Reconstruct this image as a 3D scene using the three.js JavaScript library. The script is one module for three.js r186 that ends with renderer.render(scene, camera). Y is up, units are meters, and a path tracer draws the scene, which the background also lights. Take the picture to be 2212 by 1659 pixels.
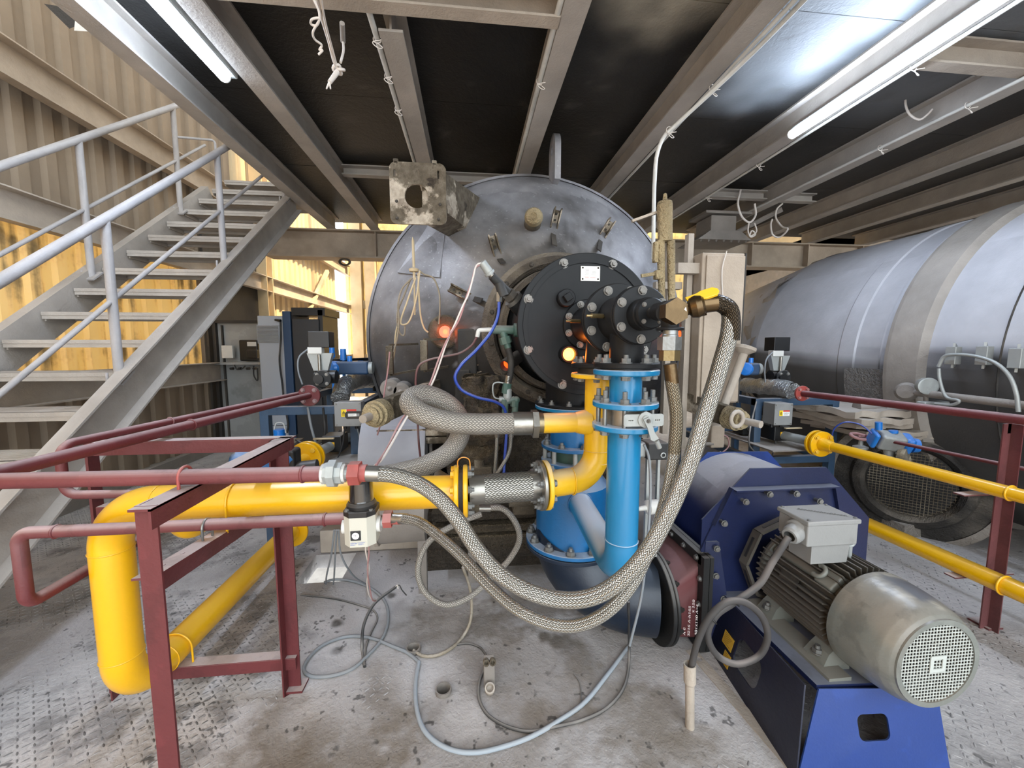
import * as THREE from 'three';
import { mergeGeometries } from 'three/addons/utils/BufferGeometryUtils.js';
import { RoundedBoxGeometry } from 'three/addons/geometries/RoundedBoxGeometry.js';
import { ImprovedNoise } from 'three/addons/math/ImprovedNoise.js';
import { RectAreaLightUniformsLib } from 'three/addons/lights/RectAreaLightUniformsLib.js';

// ---------------------------------------------------------------- camera, sky, sun, exposure
const V = (x, y, z) => new THREE.Vector3(x, y, z);
const W = 2212, H = 1659, FOCAL = 850;
const scene = new THREE.Scene();
const camera = new THREE.PerspectiveCamera(2 * Math.atan(H / 2 / FOCAL) * 180 / Math.PI, W / H, 0.05, 200);
camera.rotation.order = 'YXZ';
camera.position.set(0, 1.5, 0);
camera.rotation.set(-5.41011 * Math.PI / 180, -6.08373 * Math.PI / 180, 0);
camera.updateMatrixWorld(true);
scene.background = new THREE.Color(0.86, 0.94, 1.0);
scene.environment = null;
scene.backgroundIntensity = 5.5;
const sun = new THREE.DirectionalLight(0xffe0b0, 13);
sun.position.set(14, 17, -6.5); sun.target.position.set(0, 0, -8);
sun.castShadow = true; sun.shadow.mapSize.set(2048, 2048);
Object.assign(sun.shadow.camera, { left: -16, right: 16, top: 16, bottom: -16, near: 0.5, far: 60 });
sun.shadow.radius = 6;
scene.add(sun, sun.target);
const renderer = new THREE.WebGLRenderer({ antialias: true });
renderer.toneMapping = THREE.LinearToneMapping;
renderer.toneMappingExposure = 1.0;
renderer.shadowMap.enabled = true;
RectAreaLightUniformsLib.init();

// ---------------------------------------------------------------- helpers
// a point of the place, from a direction of view and its distance into the hall (or its height, or its place across)
const EYE = camera.position.clone(), LOOK = camera.quaternion.clone();
const ray = (u, v) => V((u - W / 2) / FOCAL, -(v - H / 2) / FOCAL, -1).applyQuaternion(LOOK);
function at(u, v, d) { const r = ray(u, v); return r.multiplyScalar(-d / r.z).add(EYE); }
function atY(u, v, y) { const r = ray(u, v); return r.multiplyScalar((y - 1.5) / r.y).add(EYE); }
function atX(u, v, x) { const r = ray(u, v); return r.multiplyScalar(x / r.x).add(EYE); }
let seed = 7;
const rnd = () => { seed = (seed + 0x6d2b79f5) | 0; let t = Math.imul(seed ^ (seed >>> 15), 1 | seed); t = (t + Math.imul(t ^ (t >>> 7), 61 | t)) ^ t; return ((t ^ (t >>> 14)) >>> 0) / 4294967296; };
const rr = (a, b) => a + (b - a) * rnd();
const PN = new ImprovedNoise();
const n3 = (x, y, z) => PN.noise(x, y, z);
const fbm = (x, y, z) => n3(x, y, z) * .55 + n3(x * 2.1, y * 2.1, z * 2.1) * .28 + n3(x * 4.3, y * 4.3, z * 4.3) * .17;
const clamp = (x, a = 0, b = 1) => Math.min(b, Math.max(a, x));
const smooth = (a, b, x) => { const t = clamp((x - a) / (b - a)); return t * t * (3 - 2 * t); };
const lerp = (a, b, t) => a + (b - a) * t;
const X = V(1, 0, 0), Y = V(0, 1, 0), Z = V(0, 0, 1);
const used = new Map();
function numbered(n) { const k = used.get(n) || 0; used.set(n, k + 1); return k ? n + '_' + String(k).padStart(3, '0') : n; }
const bases = new Map();
function thing(name, label, category, base = V(0, 0, 0), group) {
  const o = new THREE.Group(); o.name = numbered(name); o.position.copy(base); scene.add(o);
  o.userData = { label, category }; if (group) o.userData.group = group;
  bases.set(o, base.clone()); return o;
}
function structure(name, base = V(0, 0, 0)) {
  const o = new THREE.Group(); o.name = numbered(name); o.position.copy(base); scene.add(o);
  o.userData = { kind: 'structure' }; bases.set(o, base.clone()); return o;
}
const baseOf = (o) => bases.get(o) || V(0, 0, 0);
const flat = (l) => Array.isArray(l) ? l.flat(9) : [l];
// merge, give metre uv by the faces' main direction (unless a shape brings its own), paint base and dust
function join(list, m, own = false) {
  const gs = flat(list).map((g) => {
    let q = g.index ? g.toNonIndexed() : g;
    for (const k of Object.keys(q.attributes)) if (!['position', 'normal', 'uv'].includes(k)) q.deleteAttribute(k);
    if (!q.attributes.normal) q.computeVertexNormals();
    if (!q.attributes.uv) q.setAttribute('uv', new THREE.BufferAttribute(new Float32Array(q.attributes.position.count * 2), 2));
    return q;
  });
  const g = gs.length > 1 ? mergeGeometries(gs) : gs[0].clone();
  const p = g.attributes.position, n = g.attributes.normal, uv = g.attributes.uv;
  if (!own) for (let i = 0; i < p.count; i += 3) {
    let ax = 0, ay = 0, az = 0;
    for (let k = 0; k < 3; k++) { ax += Math.abs(n.getX(i + k)); ay += Math.abs(n.getY(i + k)); az += Math.abs(n.getZ(i + k)); }
    for (let k = 0; k < 3; k++) {
      const x = p.getX(i + k), y = p.getY(i + k), z = p.getZ(i + k);
      if (ay >= ax && ay >= az) uv.setXY(i + k, x, z); else if (ax >= az) uv.setXY(i + k, z, y); else uv.setXY(i + k, x, y);
    }
  }
  const pt = m.userData.paint;
  if (pt) {
    const c = new Float32Array(p.count * 3);
    for (let i = 0; i < p.count; i++) {
      const col = pt(p.getX(i), p.getY(i), p.getZ(i), n.getX(i), n.getY(i), n.getZ(i));
      c.set(col, i * 3);
    }
    g.setAttribute('color', new THREE.BufferAttribute(c, 3));
  }
  return g;
}
function shadowed(o) { o.castShadow = true; o.receiveShadow = true; return o; }
function part(name, list, m, parent, label) {
  const g = join(list, m, !!m.userData.own), b = baseOf(parent);
  g.translate(-b.x, -b.y, -b.z);
  const o = shadowed(new THREE.Mesh(g, m)); o.name = name; parent.add(o); bases.set(o, b);
  if (label) o.userData.label = label;
  return o;
}
function solo(name, list, m, label, category, group) {
  const g = join(list, m, !!m.userData.own); g.computeBoundingBox();
  const bb = g.boundingBox, b = V((bb.min.x + bb.max.x) / 2, bb.min.y, (bb.min.z + bb.max.z) / 2);
  g.translate(-b.x, -b.y, -b.z);
  const o = shadowed(new THREE.Mesh(g, m)); o.name = numbered(name); o.position.copy(b); scene.add(o); bases.set(o, b);
  o.userData = { label, category }; if (group) o.userData.group = group;
  return o;
}
// shapes, in the hall's own metres
const orient = (g, c, dir, up = Y) => {   // local +y goes along dir
  const q = new THREE.Quaternion().setFromUnitVectors(Y, dir.clone().normalize());
  return g.applyQuaternion(q).translate(c.x, c.y, c.z);
};
function box(cx, cy, cz, sx, sy, sz, r = 0, rot) {
  const g = r ? new RoundedBoxGeometry(sx, sy, sz, 2, Math.min(r, sx * .49, sy * .49, sz * .49)) : new THREE.BoxGeometry(sx, sy, sz);
  if (rot) g.applyQuaternion(new THREE.Quaternion().setFromEuler(new THREE.Euler(...rot)));
  return g.translate(cx, cy, cz);
}
const box2 = (a, b, r = 0) => box((a.x + b.x) / 2, (a.y + b.y) / 2, (a.z + b.z) / 2, Math.abs(a.x - b.x), Math.abs(a.y - b.y), Math.abs(a.z - b.z), r);
function frame(p, q, up = Y) {            // matrix whose z runs p→q
  const z = q.clone().sub(p).normalize(); let x = up.clone().cross(z); if (x.length() < 1e-4) x = X.clone(); x.normalize();
  const y = z.clone().cross(x); return new THREE.Matrix4().makeBasis(x, y, z).setPosition(p);
}
function section(p, q, outline, up = Y) { // a profile drawn from p to q
  const s = new THREE.Shape(outline.map(([a, b]) => new THREE.Vector2(a, b)));
  return new THREE.ExtrudeGeometry(s, { depth: p.distanceTo(q), bevelEnabled: false }).applyMatrix4(frame(p, q, up));
}
const bar = (p, q, w, h, up = Y) => section(p, q, [[-w / 2, -h / 2], [w / 2, -h / 2], [w / 2, h / 2], [-w / 2, h / 2]], up);
const Ibeam = (w, h, t, tf) => [[-w / 2, 0], [w / 2, 0], [w / 2, tf], [t / 2, tf], [t / 2, h - tf], [w / 2, h - tf], [w / 2, h], [-w / 2, h], [-w / 2, h - tf], [-t / 2, h - tf], [-t / 2, tf], [-w / 2, tf]];
const Lsec = (a, b, t) => [[0, 0], [a, 0], [a, t], [t, t], [t, b], [0, b]];
const Csec = (d, h, t, s = 1) => (s > 0 ? [[0, 0], [d, 0], [d, t], [t, t], [t, h - t], [d, h - t], [d, h], [0, h]] : [[0, 0], [0, h], [-d, h], [-d, h - t], [-t, h - t], [-t, t], [-d, t], [-d, 0]]);
function prism(a, b, h, n) { const g = new THREE.CylinderGeometry(a, b, h, n).toNonIndexed(); g.computeVertexNormals(); return g; }
function cyl(p, q, r, r2 = r, seg = 28, open = false) {
  const g = seg <= 8 ? prism(r2, r, p.distanceTo(q), seg) : new THREE.CylinderGeometry(r2, r, p.distanceTo(q), seg, 1, open);
  return orient(g, p.clone().add(q).multiplyScalar(.5), q.clone().sub(p));
}
// a turned profile [[radius, along], ...] round dir from c; sharp corners are kept
function lathe(c, dir, prof, seg = 40, creased = true) {
  const pts = [];
  prof.forEach(([r, y], i) => { pts.push(new THREE.Vector2(r, y)); if (creased && i && i < prof.length - 1) pts.push(new THREE.Vector2(r, y)); });
  if (!creased) return orient(new THREE.LatheGeometry(pts, seg), c, dir);
  const gs = [];
  for (let i = 0; i + 1 < prof.length; i++) {
    if (Math.hypot(prof[i][0] - prof[i + 1][0], prof[i][1] - prof[i + 1][1]) < 1e-6) continue;
    gs.push(new THREE.LatheGeometry([new THREE.Vector2(...prof[i]), new THREE.Vector2(...prof[i + 1])], seg));
  }
  return orient(mergeGeometries(gs.map((g) => g.toNonIndexed())), c, dir);
}
// ring plate with bevelled rims, from c along dir
const disc = (c, dir, R, t, r = 0, seg = 44, b = Math.min(.003, t * .2)) =>
  lathe(c, dir, r ? [[r, 0], [R - b, 0], [R, b], [R, t - b], [R - b, t], [r, t], [r, 0]] : [[0, 0], [R - b, 0], [R, b], [R, t - b], [R - b, t], [0, t]], seg);
function fillet(points, R, n = 8) {
  const P = points.map((p) => p.clone()), out = [P[0]];
  for (let i = 1; i + 1 < P.length; i++) {
    const a = P[i - 1].clone().sub(P[i]), b = P[i + 1].clone().sub(P[i]), la = a.length(), lb = b.length(); a.normalize(); b.normalize();
    const ang = Math.acos(clamp(a.dot(b), -1, 1)); if (Math.PI - ang < .03) { out.push(P[i]); continue; }
    const d = Math.min((R[i] ?? R) / Math.tan(ang / 2), la * .49, lb * .49), rad = d * Math.tan(ang / 2);
    const c = P[i].clone().add(a.clone().add(b).normalize().multiplyScalar(rad / Math.sin(ang / 2)));
    const s = P[i].clone().addScaledVector(a, d).sub(c), e = P[i].clone().addScaledVector(b, d).sub(c), tot = Math.acos(clamp(s.dot(e) / s.length() / e.length(), -1, 1));
    const ax = s.clone().cross(e).normalize();
    for (let k = 0; k <= n; k++) out.push(s.clone().applyAxisAngle(ax, tot * k / n).add(c));
  }
  out.push(P[P.length - 1]); return out;
}
// a round tube along a list of points; uv.x goes `around` times round, uv.y is length / pitch
function tube(pts, r, seg = 12, { around = 1, pitch = 1, caps = true, radius } = {}) {
  const n = pts.length, pos = [], nor = [], uv = [], idx = [], t = pts.map((p, i) => pts[Math.min(n - 1, i + 1)].clone().sub(pts[Math.max(0, i - 1)]).normalize());
  let u = Math.abs(t[0].y) < .9 ? Y.clone() : X.clone(); u.sub(t[0].clone().multiplyScalar(u.dot(t[0]))).normalize();
  let len = 0;
  for (let i = 0; i < n; i++) {
    if (i) { len += pts[i].distanceTo(pts[i - 1]); u.sub(t[i].clone().multiplyScalar(u.dot(t[i]))).normalize(); }
    const w = t[i].clone().cross(u), ri = radius ? radius(i / (n - 1), len) : r;
    for (let k = 0; k <= seg; k++) {
      const a = k / seg * Math.PI * 2, d = u.clone().multiplyScalar(Math.cos(a)).addScaledVector(w, Math.sin(a));
      pos.push(pts[i].x + d.x * ri, pts[i].y + d.y * ri, pts[i].z + d.z * ri); nor.push(d.x, d.y, d.z); uv.push(k / seg * around, len / pitch);
    }
  }
  for (let i = 0; i + 1 < n; i++) for (let k = 0; k < seg; k++) { const a = i * (seg + 1) + k, b = a + seg + 1; idx.push(a, a + 1, b, b, a + 1, b + 1); }
  if (caps) for (const [i, s] of [[0, -1], [n - 1, 1]]) {
    const c = pos.length / 3; pos.push(pts[i].x, pts[i].y, pts[i].z); nor.push(t[i].x * s, t[i].y * s, t[i].z * s); uv.push(0, 0);
    for (let k = 0; k <= seg; k++) { const o = (i * (seg + 1) + k) * 3; pos.push(pos[o], pos[o + 1], pos[o + 2]); nor.push(t[i].x * s, t[i].y * s, t[i].z * s); uv.push(0, 0); }
    for (let k = 0; k < seg; k++) s > 0 ? idx.push(c, c + 1 + k, c + 2 + k) : idx.push(c, c + 2 + k, c + 1 + k);
  }
  const g = new THREE.BufferGeometry();
  g.setAttribute('position', new THREE.Float32BufferAttribute(pos, 3)); g.setAttribute('normal', new THREE.Float32BufferAttribute(nor, 3)); g.setAttribute('uv', new THREE.Float32BufferAttribute(uv, 2)); g.setIndex(idx);
  return g;
}
const curve = (pts, n = 60, tension = .5) => new THREE.CatmullRomCurve3(pts, false, 'centripetal', tension).getSpacedPoints(n);
const pipe = (pts, r, R = r * 3, seg = 20) => tube(fillet(pts, R), r, seg);
const wire = (pts, r = .004, n = pts.length * 8, seg = 7) => tube(curve(pts, n), r, seg);
// flat plate with holes; outline in (a, b), laid with origin o, a along ax, b along ay, thickness along ax × ay
function plate(o, ax, ay, outline, t, holes = [], bevel = 0) {
  const sh = outline instanceof THREE.Shape ? outline : new THREE.Shape(outline.map((p) => new THREE.Vector2(...p)));
  for (const h of holes) { const p = new THREE.Path(); if (h.r) p.absarc(h.x, h.y, h.r, 0, Math.PI * 2, true); else p.setFromPoints(h.map((q) => new THREE.Vector2(...q))); sh.holes.push(p); }
  const g = new THREE.ExtrudeGeometry(sh, { depth: t, bevelEnabled: !!bevel, bevelSize: bevel, bevelThickness: bevel, bevelSegments: 2, curveSegments: 20 });
  const a = ax.clone().normalize(), b = ay.clone().normalize(), c = a.clone().cross(b);
  return g.applyMatrix4(new THREE.Matrix4().makeBasis(a, b, c).setPosition(o));
}
const rrect = (w, h, r) => { const s = new THREE.Shape(), a = -w / 2, b = -h / 2; s.moveTo(a + r, b); s.lineTo(a + w - r, b); s.absarc(a + w - r, b + r, r, -Math.PI / 2, 0); s.lineTo(a + w, b + h - r); s.absarc(a + w - r, b + h - r, r, 0, Math.PI / 2); s.lineTo(a + r, b + h); s.absarc(a + r, b + h - r, r, Math.PI / 2, Math.PI); s.lineTo(a, b + r); s.absarc(a + r, b + r, r, Math.PI, Math.PI * 1.5); return s; };
// bolts: one shape of each kind, placed many times. Unit: the size across the head; +y leaves the surface
const hex = (r, h, y) => prism(r, r, h, 6).translate(0, y + h / 2, 0);
const boltShapes = {
  head: [new THREE.CylinderGeometry(.72, .72, .12, 18).translate(0, .06, 0), hex(.58, .42, .12), new THREE.CylinderGeometry(.36, .5, .05, 14).translate(0, .565, 0)],
  nut: [new THREE.CylinderGeometry(.74, .74, .1, 18).translate(0, .05, 0), hex(.58, .5, .1), new THREE.CylinderGeometry(.3, .31, .42, 14).translate(0, .81, 0)],
  stud: [new THREE.CylinderGeometry(.74, .74, .1, 18).translate(0, .05, 0), hex(.58, .5, .1), new THREE.CylinderGeometry(.3, .31, .95, 14).translate(0, 1.07, 0)],
};
const boltCache = new Map();
function bolt(parent, p, dir, size, kind, m, name = 'bolt') {
  const key = kind + m.uuid; if (!boltCache.has(key)) { const g = join(boltShapes[kind].map((q) => q.clone()), m); boltCache.set(key, g); }
  const o = shadowed(new THREE.Mesh(boltCache.get(key), m)); o.name = name; o.scale.setScalar(size);
  o.quaternion.setFromUnitVectors(Y, dir.clone().normalize()); o.rotateY(rr(0, 1)); o.position.copy(p).sub(baseOf(parent)); parent.add(o); return o;
}
function boltRing(parent, c, dir, R, n, size, kind, m, phase = 0, name) {
  const d = dir.clone().normalize(), a = Math.abs(d.y) > .9 ? X.clone() : Y.clone().cross(d).normalize(), b = d.clone().cross(a);
  for (let i = 0; i < n; i++) { const t = (i + phase) / n * Math.PI * 2; bolt(parent, c.clone().addScaledVector(a, Math.cos(t) * R).addScaledVector(b, Math.sin(t) * R), d, size, kind, m, name); }
}
// ---------------------------------------------------------------- textures: what surfaces are made of
function tileNoise(size, cells, sd) {            // tileable value noise
  const g = new Float32Array(cells * cells); let s = sd; for (let i = 0; i < g.length; i++) { s = (Math.imul(s, 1664525) + 1013904223) | 0; g[i] = (s >>> 0) / 4294967296; }
  const out = new Float32Array(size * size);
  for (let y = 0; y < size; y++) for (let x = 0; x < size; x++) {
    const fx = x / size * cells, fy = y / size * cells, ix = Math.floor(fx), iy = Math.floor(fy), a = fx - ix, b = fy - iy, u = a * a * (3 - 2 * a), v = b * b * (3 - 2 * b);
    const q = (i, j) => g[((iy + j) % cells) * cells + (ix + i) % cells];
    out[y * size + x] = lerp(lerp(q(0, 0), q(1, 0), u), lerp(q(0, 1), q(1, 1), u), v);
  }
  return out;
}
function tileFbm(size, c0, oct, sd, gain = .55) { const out = new Float32Array(size * size); let a = 1, tot = 0; for (let o = 0; o < oct; o++) { const n = tileNoise(size, c0 << o, sd + o * 77); for (let i = 0; i < out.length; i++) out[i] += n[i] * a; tot += a; a *= gain; } for (let i = 0; i < out.length; i++) out[i] /= tot; return out; }
function tex(size, fn, srgb = false, h = size) {
  const d = new Uint8Array(size * h * 4);
  for (let y = 0; y < h; y++) for (let x = 0; x < size; x++) { const c = fn(x, y), i = (y * size + x) * 4; d[i] = clamp(c[0]) * 255; d[i + 1] = clamp(c[1]) * 255; d[i + 2] = clamp(c[2]) * 255; d[i + 3] = 255; }
  const t = new THREE.DataTexture(d, size, h); t.wrapS = t.wrapT = THREE.RepeatWrapping; t.magFilter = THREE.LinearFilter; t.minFilter = THREE.LinearMipmapLinearFilter; t.generateMipmaps = true;
  if (srgb) t.colorSpace = THREE.SRGBColorSpace; t.needsUpdate = true; return t;
}
const S = 512, NA = tileFbm(S, 4, 6, 11), NB = tileFbm(S, 16, 5, 23), NC = tileFbm(S, 3, 7, 5, .65), ND = tileFbm(S, 48, 3, 91);
const g3 = (v) => [v, v, v];
const T = {};
T.grime = tex(S, (x, y) => { const i = y * S + x, v = .58 + .5 * NA[i] + .16 * (NB[i] - .5); return g3(v + .04); });
T.scuff = tex(S, (x, y) => { const i = y * S + x, v = NC[i], k = smooth(.62, .7, v) * .18 + smooth(.4, .28, v) * -.18; return g3(.86 + k + .1 * (NB[i] - .5)); });
T.crust = tex(S, (x, y) => { const i = y * S + x; return g3(clamp(.5 + 1.5 * (NB[i] - .5) + 1.1 * (ND[i] - .5) + .8 * (NC[i] - .5))); });
T.fine = tex(S, (x, y) => { const i = y * S + x; return g3(.5 + .9 * (NB[i] - .5) + .6 * (ND[i] - .5)); });
T.streak = tex(S, (x, y) => { const i = y * S + x, c = NB[(y >> 6) * S + x] * .35 + NB[200 * S + x] * .35 + NA[(y >> 5) * S + x] * .5, dirt = smooth(.45, .8, c + (NC[i] - .5) * .6) * .7, v = 1.05 - dirt + (ND[i] - .5) * .1; return [v, v * (.97 - dirt * .05), v * (.92 - dirt * .12)]; });
T.rust = tex(S, (x, y) => { const i = y * S + x, a = smooth(.5, .62, NC[i]), b = smooth(.55, .66, NA[i] * .6 + NB[i] * .4), f = (NB[i] - .5) * .25; return [lerp(.36, .66, a) - b * .2 + f, lerp(.32, .61, a) - b * .2 + f, lerp(.26, .54, a) - b * .19 + f]; }, true);
T.rough = tex(S, (x, y) => { const i = y * S + x; return g3(.7 + .5 * (NA[i] - .5) + .3 * (NB[i] - .5)); });
T.furn = tex(S, (x, y) => { const i = y * S + x, sp = smooth(.74, .82, ND[i]) * .25, v = .62 + .55 * (NC[i] - .5) + .5 * (NA[i] - .5) + sp; return [v, v * .985, v * .97]; });
{ // woven wire: strands crossing in V's that run along the hose
  const N = 64; const h = (x, y) => { const a = x / N, b = y / N, col = Math.floor(a * 2) % 2, ax = (a * 2) % 1, s = ((b + (col ? ax : 1 - ax) * .5) * 2 + (col ? .0 : .5)) % 1; const strand = Math.sin(s * Math.PI), round = Math.pow(Math.sin(ax * Math.PI), .5); return strand * (.35 + .65 * round); };
  T.braid = tex(N, (x, y) => { const v = h(x, y); return g3(.2 + .82 * v * v); });
  T.braidBump = tex(N, (x, y) => g3(h(x, y)));
}
function canvas(w, h, draw) { const c = document.createElement('canvas'); c.width = w; c.height = h; draw(c.getContext('2d'), w, h); const t = new THREE.CanvasTexture(c); t.colorSpace = THREE.SRGBColorSpace; t.magFilter = THREE.LinearFilter; return t; }
const scaled = (t, k) => { const c = t.clone(); c.repeat.set(k, k); c.needsUpdate = true; return c; };
const cached = new Map();
const rep = (n, k) => { const key = n + k; if (!cached.has(key)) cached.set(key, scaled(T[n], k)); return cached.get(key); };

// ---------------------------------------------------------------- materials
const lin = (h) => { const c = new THREE.Color(h); return [c.r, c.g, c.b]; };
const DUST = lin('#b9b1a8');
// paint(base, dust amount on upward faces, spots of dust anywhere)
function painter(hex_, dust = .6, spots = .15, dustHex, scale = 3) {
  const b = lin(hex_), d = dustHex ? lin(dustHex) : DUST;
  return (x, y, z, nx, ny) => {
    const n = fbm(x * scale + 3.1, y * scale, z * scale + 7.7);
    const f = clamp(dust * smooth(.25, .95, ny + n * .5) + spots * smooth(-.1, .5, n + n3(x * 11, y * 11, z * 11) * .5));
    return [lerp(b[0], d[0], f), lerp(b[1], d[1], f), lerp(b[2], d[2], f)];
  };
}
function mat(hex_, { rough = .6, metal = 0, dust = .5, spots = .12, map = 'grime', mapScale = .8, bump = 'fine', bumpScale = .0006, bumpRep = 3, dustHex, plain = false, coat = 0, ...rest } = {}) {
  const m = new THREE.MeshPhysicalMaterial({ color: plain ? hex_ : 0xffffff, roughness: rough, metalness: metal, clearcoat: coat, clearcoatRoughness: .25, ...rest });
  if (map) m.map = rep(map, mapScale);
  if (bump) { m.bumpMap = rep(bump, bumpRep); m.bumpScale = bumpScale; }
  if (!plain) { m.vertexColors = true; m.userData.paint = painter(hex_, dust, spots, dustHex); }
  return m;
}
const M = {
  dusty: mat('#8d857d', { rough: .9, dust: .5, spots: .25, map: 'grime', bumpScale: .002 }),
  dustyLight: mat('#b9ac9d', { rough: .92, dust: .5, spots: .25, bumpScale: .002 }),
  beige: mat('#b5a491', { rough: .92, dust: .4, spots: .3, dustHex: '#c9bba8', bumpScale: .002 }),
  wallTan: mat('#8f7e6a', { rough: .85, dust: .2, spots: .35, dustHex: '#a89a8c', mapScale: .35, bumpScale: .001 }),
  wallPale: mat('#cdb791', { rough: .8, dust: .2, spots: .3, mapScale: .4 }),
  railing: mat('#aaa6a5', { rough: .75, dust: .5, spots: .5, dustHex: '#aaa096', bumpScale: .0015 }),
  stair: mat('#aca49b', { rough: .88, dust: .35, spots: .5, dustHex: '#a99d90', bumpScale: .002 }),
  beam: mat('#b9b1a8', { rough: .8, dust: .2, spots: .45, dustHex: '#8f867c', bumpScale: .0015, mapScale: .6 }),
  soot: mat('#1d1c1b', { rough: .62, dust: 0, spots: .1, bumpScale: .0025, map: 'scuff', dustHex: '#4a443c' }),
  furnace: mat('#77767a', { rough: .5, metal: .25, dust: .0, spots: .0, map: 'furn', mapScale: 1.1, bumpScale: .0012 }),
  sootMetal: mat('#35322f', { rough: .7, metal: .2, dust: .35, spots: .4, dustHex: '#7b7164', bumpScale: .002, map: 'scuff' }),
  rusty: mat('#54493a', { rough: .85, dust: .35, spots: .75, dustHex: '#b0a48e', bump: 'crust', bumpScale: .004, bumpRep: 4, map: 'scuff' }),
  rustPlate: new THREE.MeshPhysicalMaterial({ color: 0xffffff, map: rep('rust', 2.2), roughness: .85, bumpMap: rep('crust', 4), bumpScale: .003 }),
  crust: mat('#b7a47e', { rough: .95, dust: .3, spots: .5, dustHex: '#6f5f47', bump: 'crust', bumpScale: .008, bumpRep: 4, map: 'scuff', mapScale: 2 }),
  black: mat('#141517', { rough: .5, dust: .12, spots: .05, dustHex: '#6a6662', map: 'scuff', coat: .0, specularIntensity: .5, bumpScale: .0003 }),
  blackMatte: mat('#171819', { rough: .6, dust: .35, spots: .06, map: 'scuff' }),
  pipeBlue: mat('#0476a6', { rough: .3, dust: .9, spots: .02, dustHex: '#c0c6ce', map: null, coat: .5, bumpScale: .0003 }),
  deepBlue: mat('#0a639c', { rough: .4, dust: .9, spots: .06, dustHex: '#a3abb2', map: 'scuff', coat: .3 }),
  darkBlue: mat('#0a1c30', { rough: .45, dust: .3, spots: .08, dustHex: '#5e666e', map: 'scuff', coat: .2 }),
  navy: mat('#162149', { rough: .42, dust: .75, spots: .05, dustHex: '#8f929d', map: 'scuff', coat: .3 }),
  navyLit: mat('#1b3d86', { rough: .4, dust: .3, spots: .04, dustHex: '#7f8db0', map: 'scuff', coat: .3 }),  // lit copy of navy: the light is put into the colour
  rackBlue: mat('#2c4a66', { rough: .55, dust: .4, spots: .1, map: 'scuff' }),
  yellow: mat('#ebb000', { rough: .32, dust: .5, spots: .0, dustHex: '#dcb24a', map: null, coat: .5, bumpScale: .0003 }),
  yellowDusty: mat('#e6b210', { rough: .42, dust: .9, spots: .04, dustHex: '#cbb38a', map: null, coat: .3, bumpScale: .0004 }),
  maroon: mat('#6a2a2c', { rough: .6, dust: .7, spots: .2, dustHex: '#b89f9d', map: 'scuff', mapScale: 2, bumpScale: .0012 }),
  maroonSteel: mat('#64282a', { rough: .6, dust: 1, spots: .08, dustHex: '#c6b6b1', map: 'scuff', mapScale: 2, bumpScale: .001 }),
  redFit: mat('#a8473f', { rough: .55, dust: .4, spots: .2, dustHex: '#c2a09a', map: 'scuff' }),
  zinc: mat('#8f908e', { rough: .38, metal: .75, dust: .3, spots: .15, map: 'scuff', mapScale: 3, bumpScale: .0005 }),
  steel: mat('#9b978f', { rough: .34, metal: .85, dust: .25, spots: .1, map: 'scuff', mapScale: 2, bumpScale: .0004 }),
  brass: mat('#8c7a55', { rough: .35, metal: .8, dust: .2, spots: .15, map: 'scuff' }),
  bronzeOil: mat('#5f4c33', { rough: .28, metal: .8, dust: .1, spots: .2, dustHex: '#1a140e', map: 'scuff', mapScale: 2 }),
  galv: mat('#abaeab', { rough: .5, metal: .3, dust: .2, spots: .1, map: 'scuff' }),
  white: mat('#d8d6cf', { rough: .55, dust: .35, spots: .08, map: 'scuff', bump: null }),
  motor: mat('#74766f', { rough: .45, dust: .55, spots: .2, dustHex: '#978f84', map: 'scuff', bumpScale: .0005 }),
  motorDark: mat('#55514a', { rough: .6, dust: .5, spots: .2, dustHex: '#7d746a', map: 'scuff' }),
  boxGrey: mat('#939391', { rough: .5, dust: .4, spots: .05, map: 'scuff' }),
  cable: mat('#2a2a2b', { rough: .7, dust: .45, spots: .15, map: null, bump: null }),
  cableGrey: mat('#7d8286', { rough: .7, dust: .3, spots: .3, dustHex: '#a09a94', map: null, bump: null }),
  cableTan: mat('#8c806c', { rough: .85, dust: .3, spots: .4, map: null, bump: 'crust', bumpScale: .003 }),
  wireWhite: mat('#d6cdc4', { rough: .7, dust: .1, spots: .2, map: null, bump: null }),
  wirePink: mat('#a47a78', { rough: .7, dust: .1, spots: .2, map: null, bump: null }),
  hoseBlue: mat('#1c3f9c', { rough: .4, dust: .35, spots: .05, map: null, bump: null, coat: .3 }),
  greenPipe: mat('#3b5b50', { rough: .5, dust: .4, spots: .2, map: 'scuff' }),
  actBlue: mat('#1273c9', { rough: .35, dust: .15, spots: .03, map: null, coat: .3 }),
  foil: mat('#b9bcbd', { rough: .3, metal: .8, dust: .3, spots: .1, bump: 'crust', bumpScale: .01, bumpRep: 3, map: 'scuff' }),
  drum: mat('#a9a9ae', { rough: .62, metal: .1, dust: .2, spots: .1, dustHex: '#b4b4bc', mapScale: .5, bumpScale: .001 }),
  cabinet: mat('#a9aeb6', { rough: .5, dust: .1, spots: .04, map: null, bump: null }),
  cabBlue: mat('#27415f', { rough: .5, dust: .2, spots: .04, map: null, bump: null }),
  plastic: mat('#151516', { rough: .4, dust: .15, spots: .04, map: null, bump: null }),
};
const own = (m) => { m.userData.own = true; return m; };
const braidMat = (hex_, o = {}) => { const m = new THREE.MeshPhysicalMaterial({ color: hex_, roughness: .33, metalness: .7, map: T.braid, bumpMap: T.braidBump, bumpScale: .0016, ...o }); return own(m); };
M.braid = braidMat('#cdc8bd', { roughness: .3, metalness: .85 }); M.braidDusty = braidMat('#c6beb2', { roughness: .5, metalness: .5 }); M.braidOil = braidMat('#9d907a', { roughness: .3 });
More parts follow.
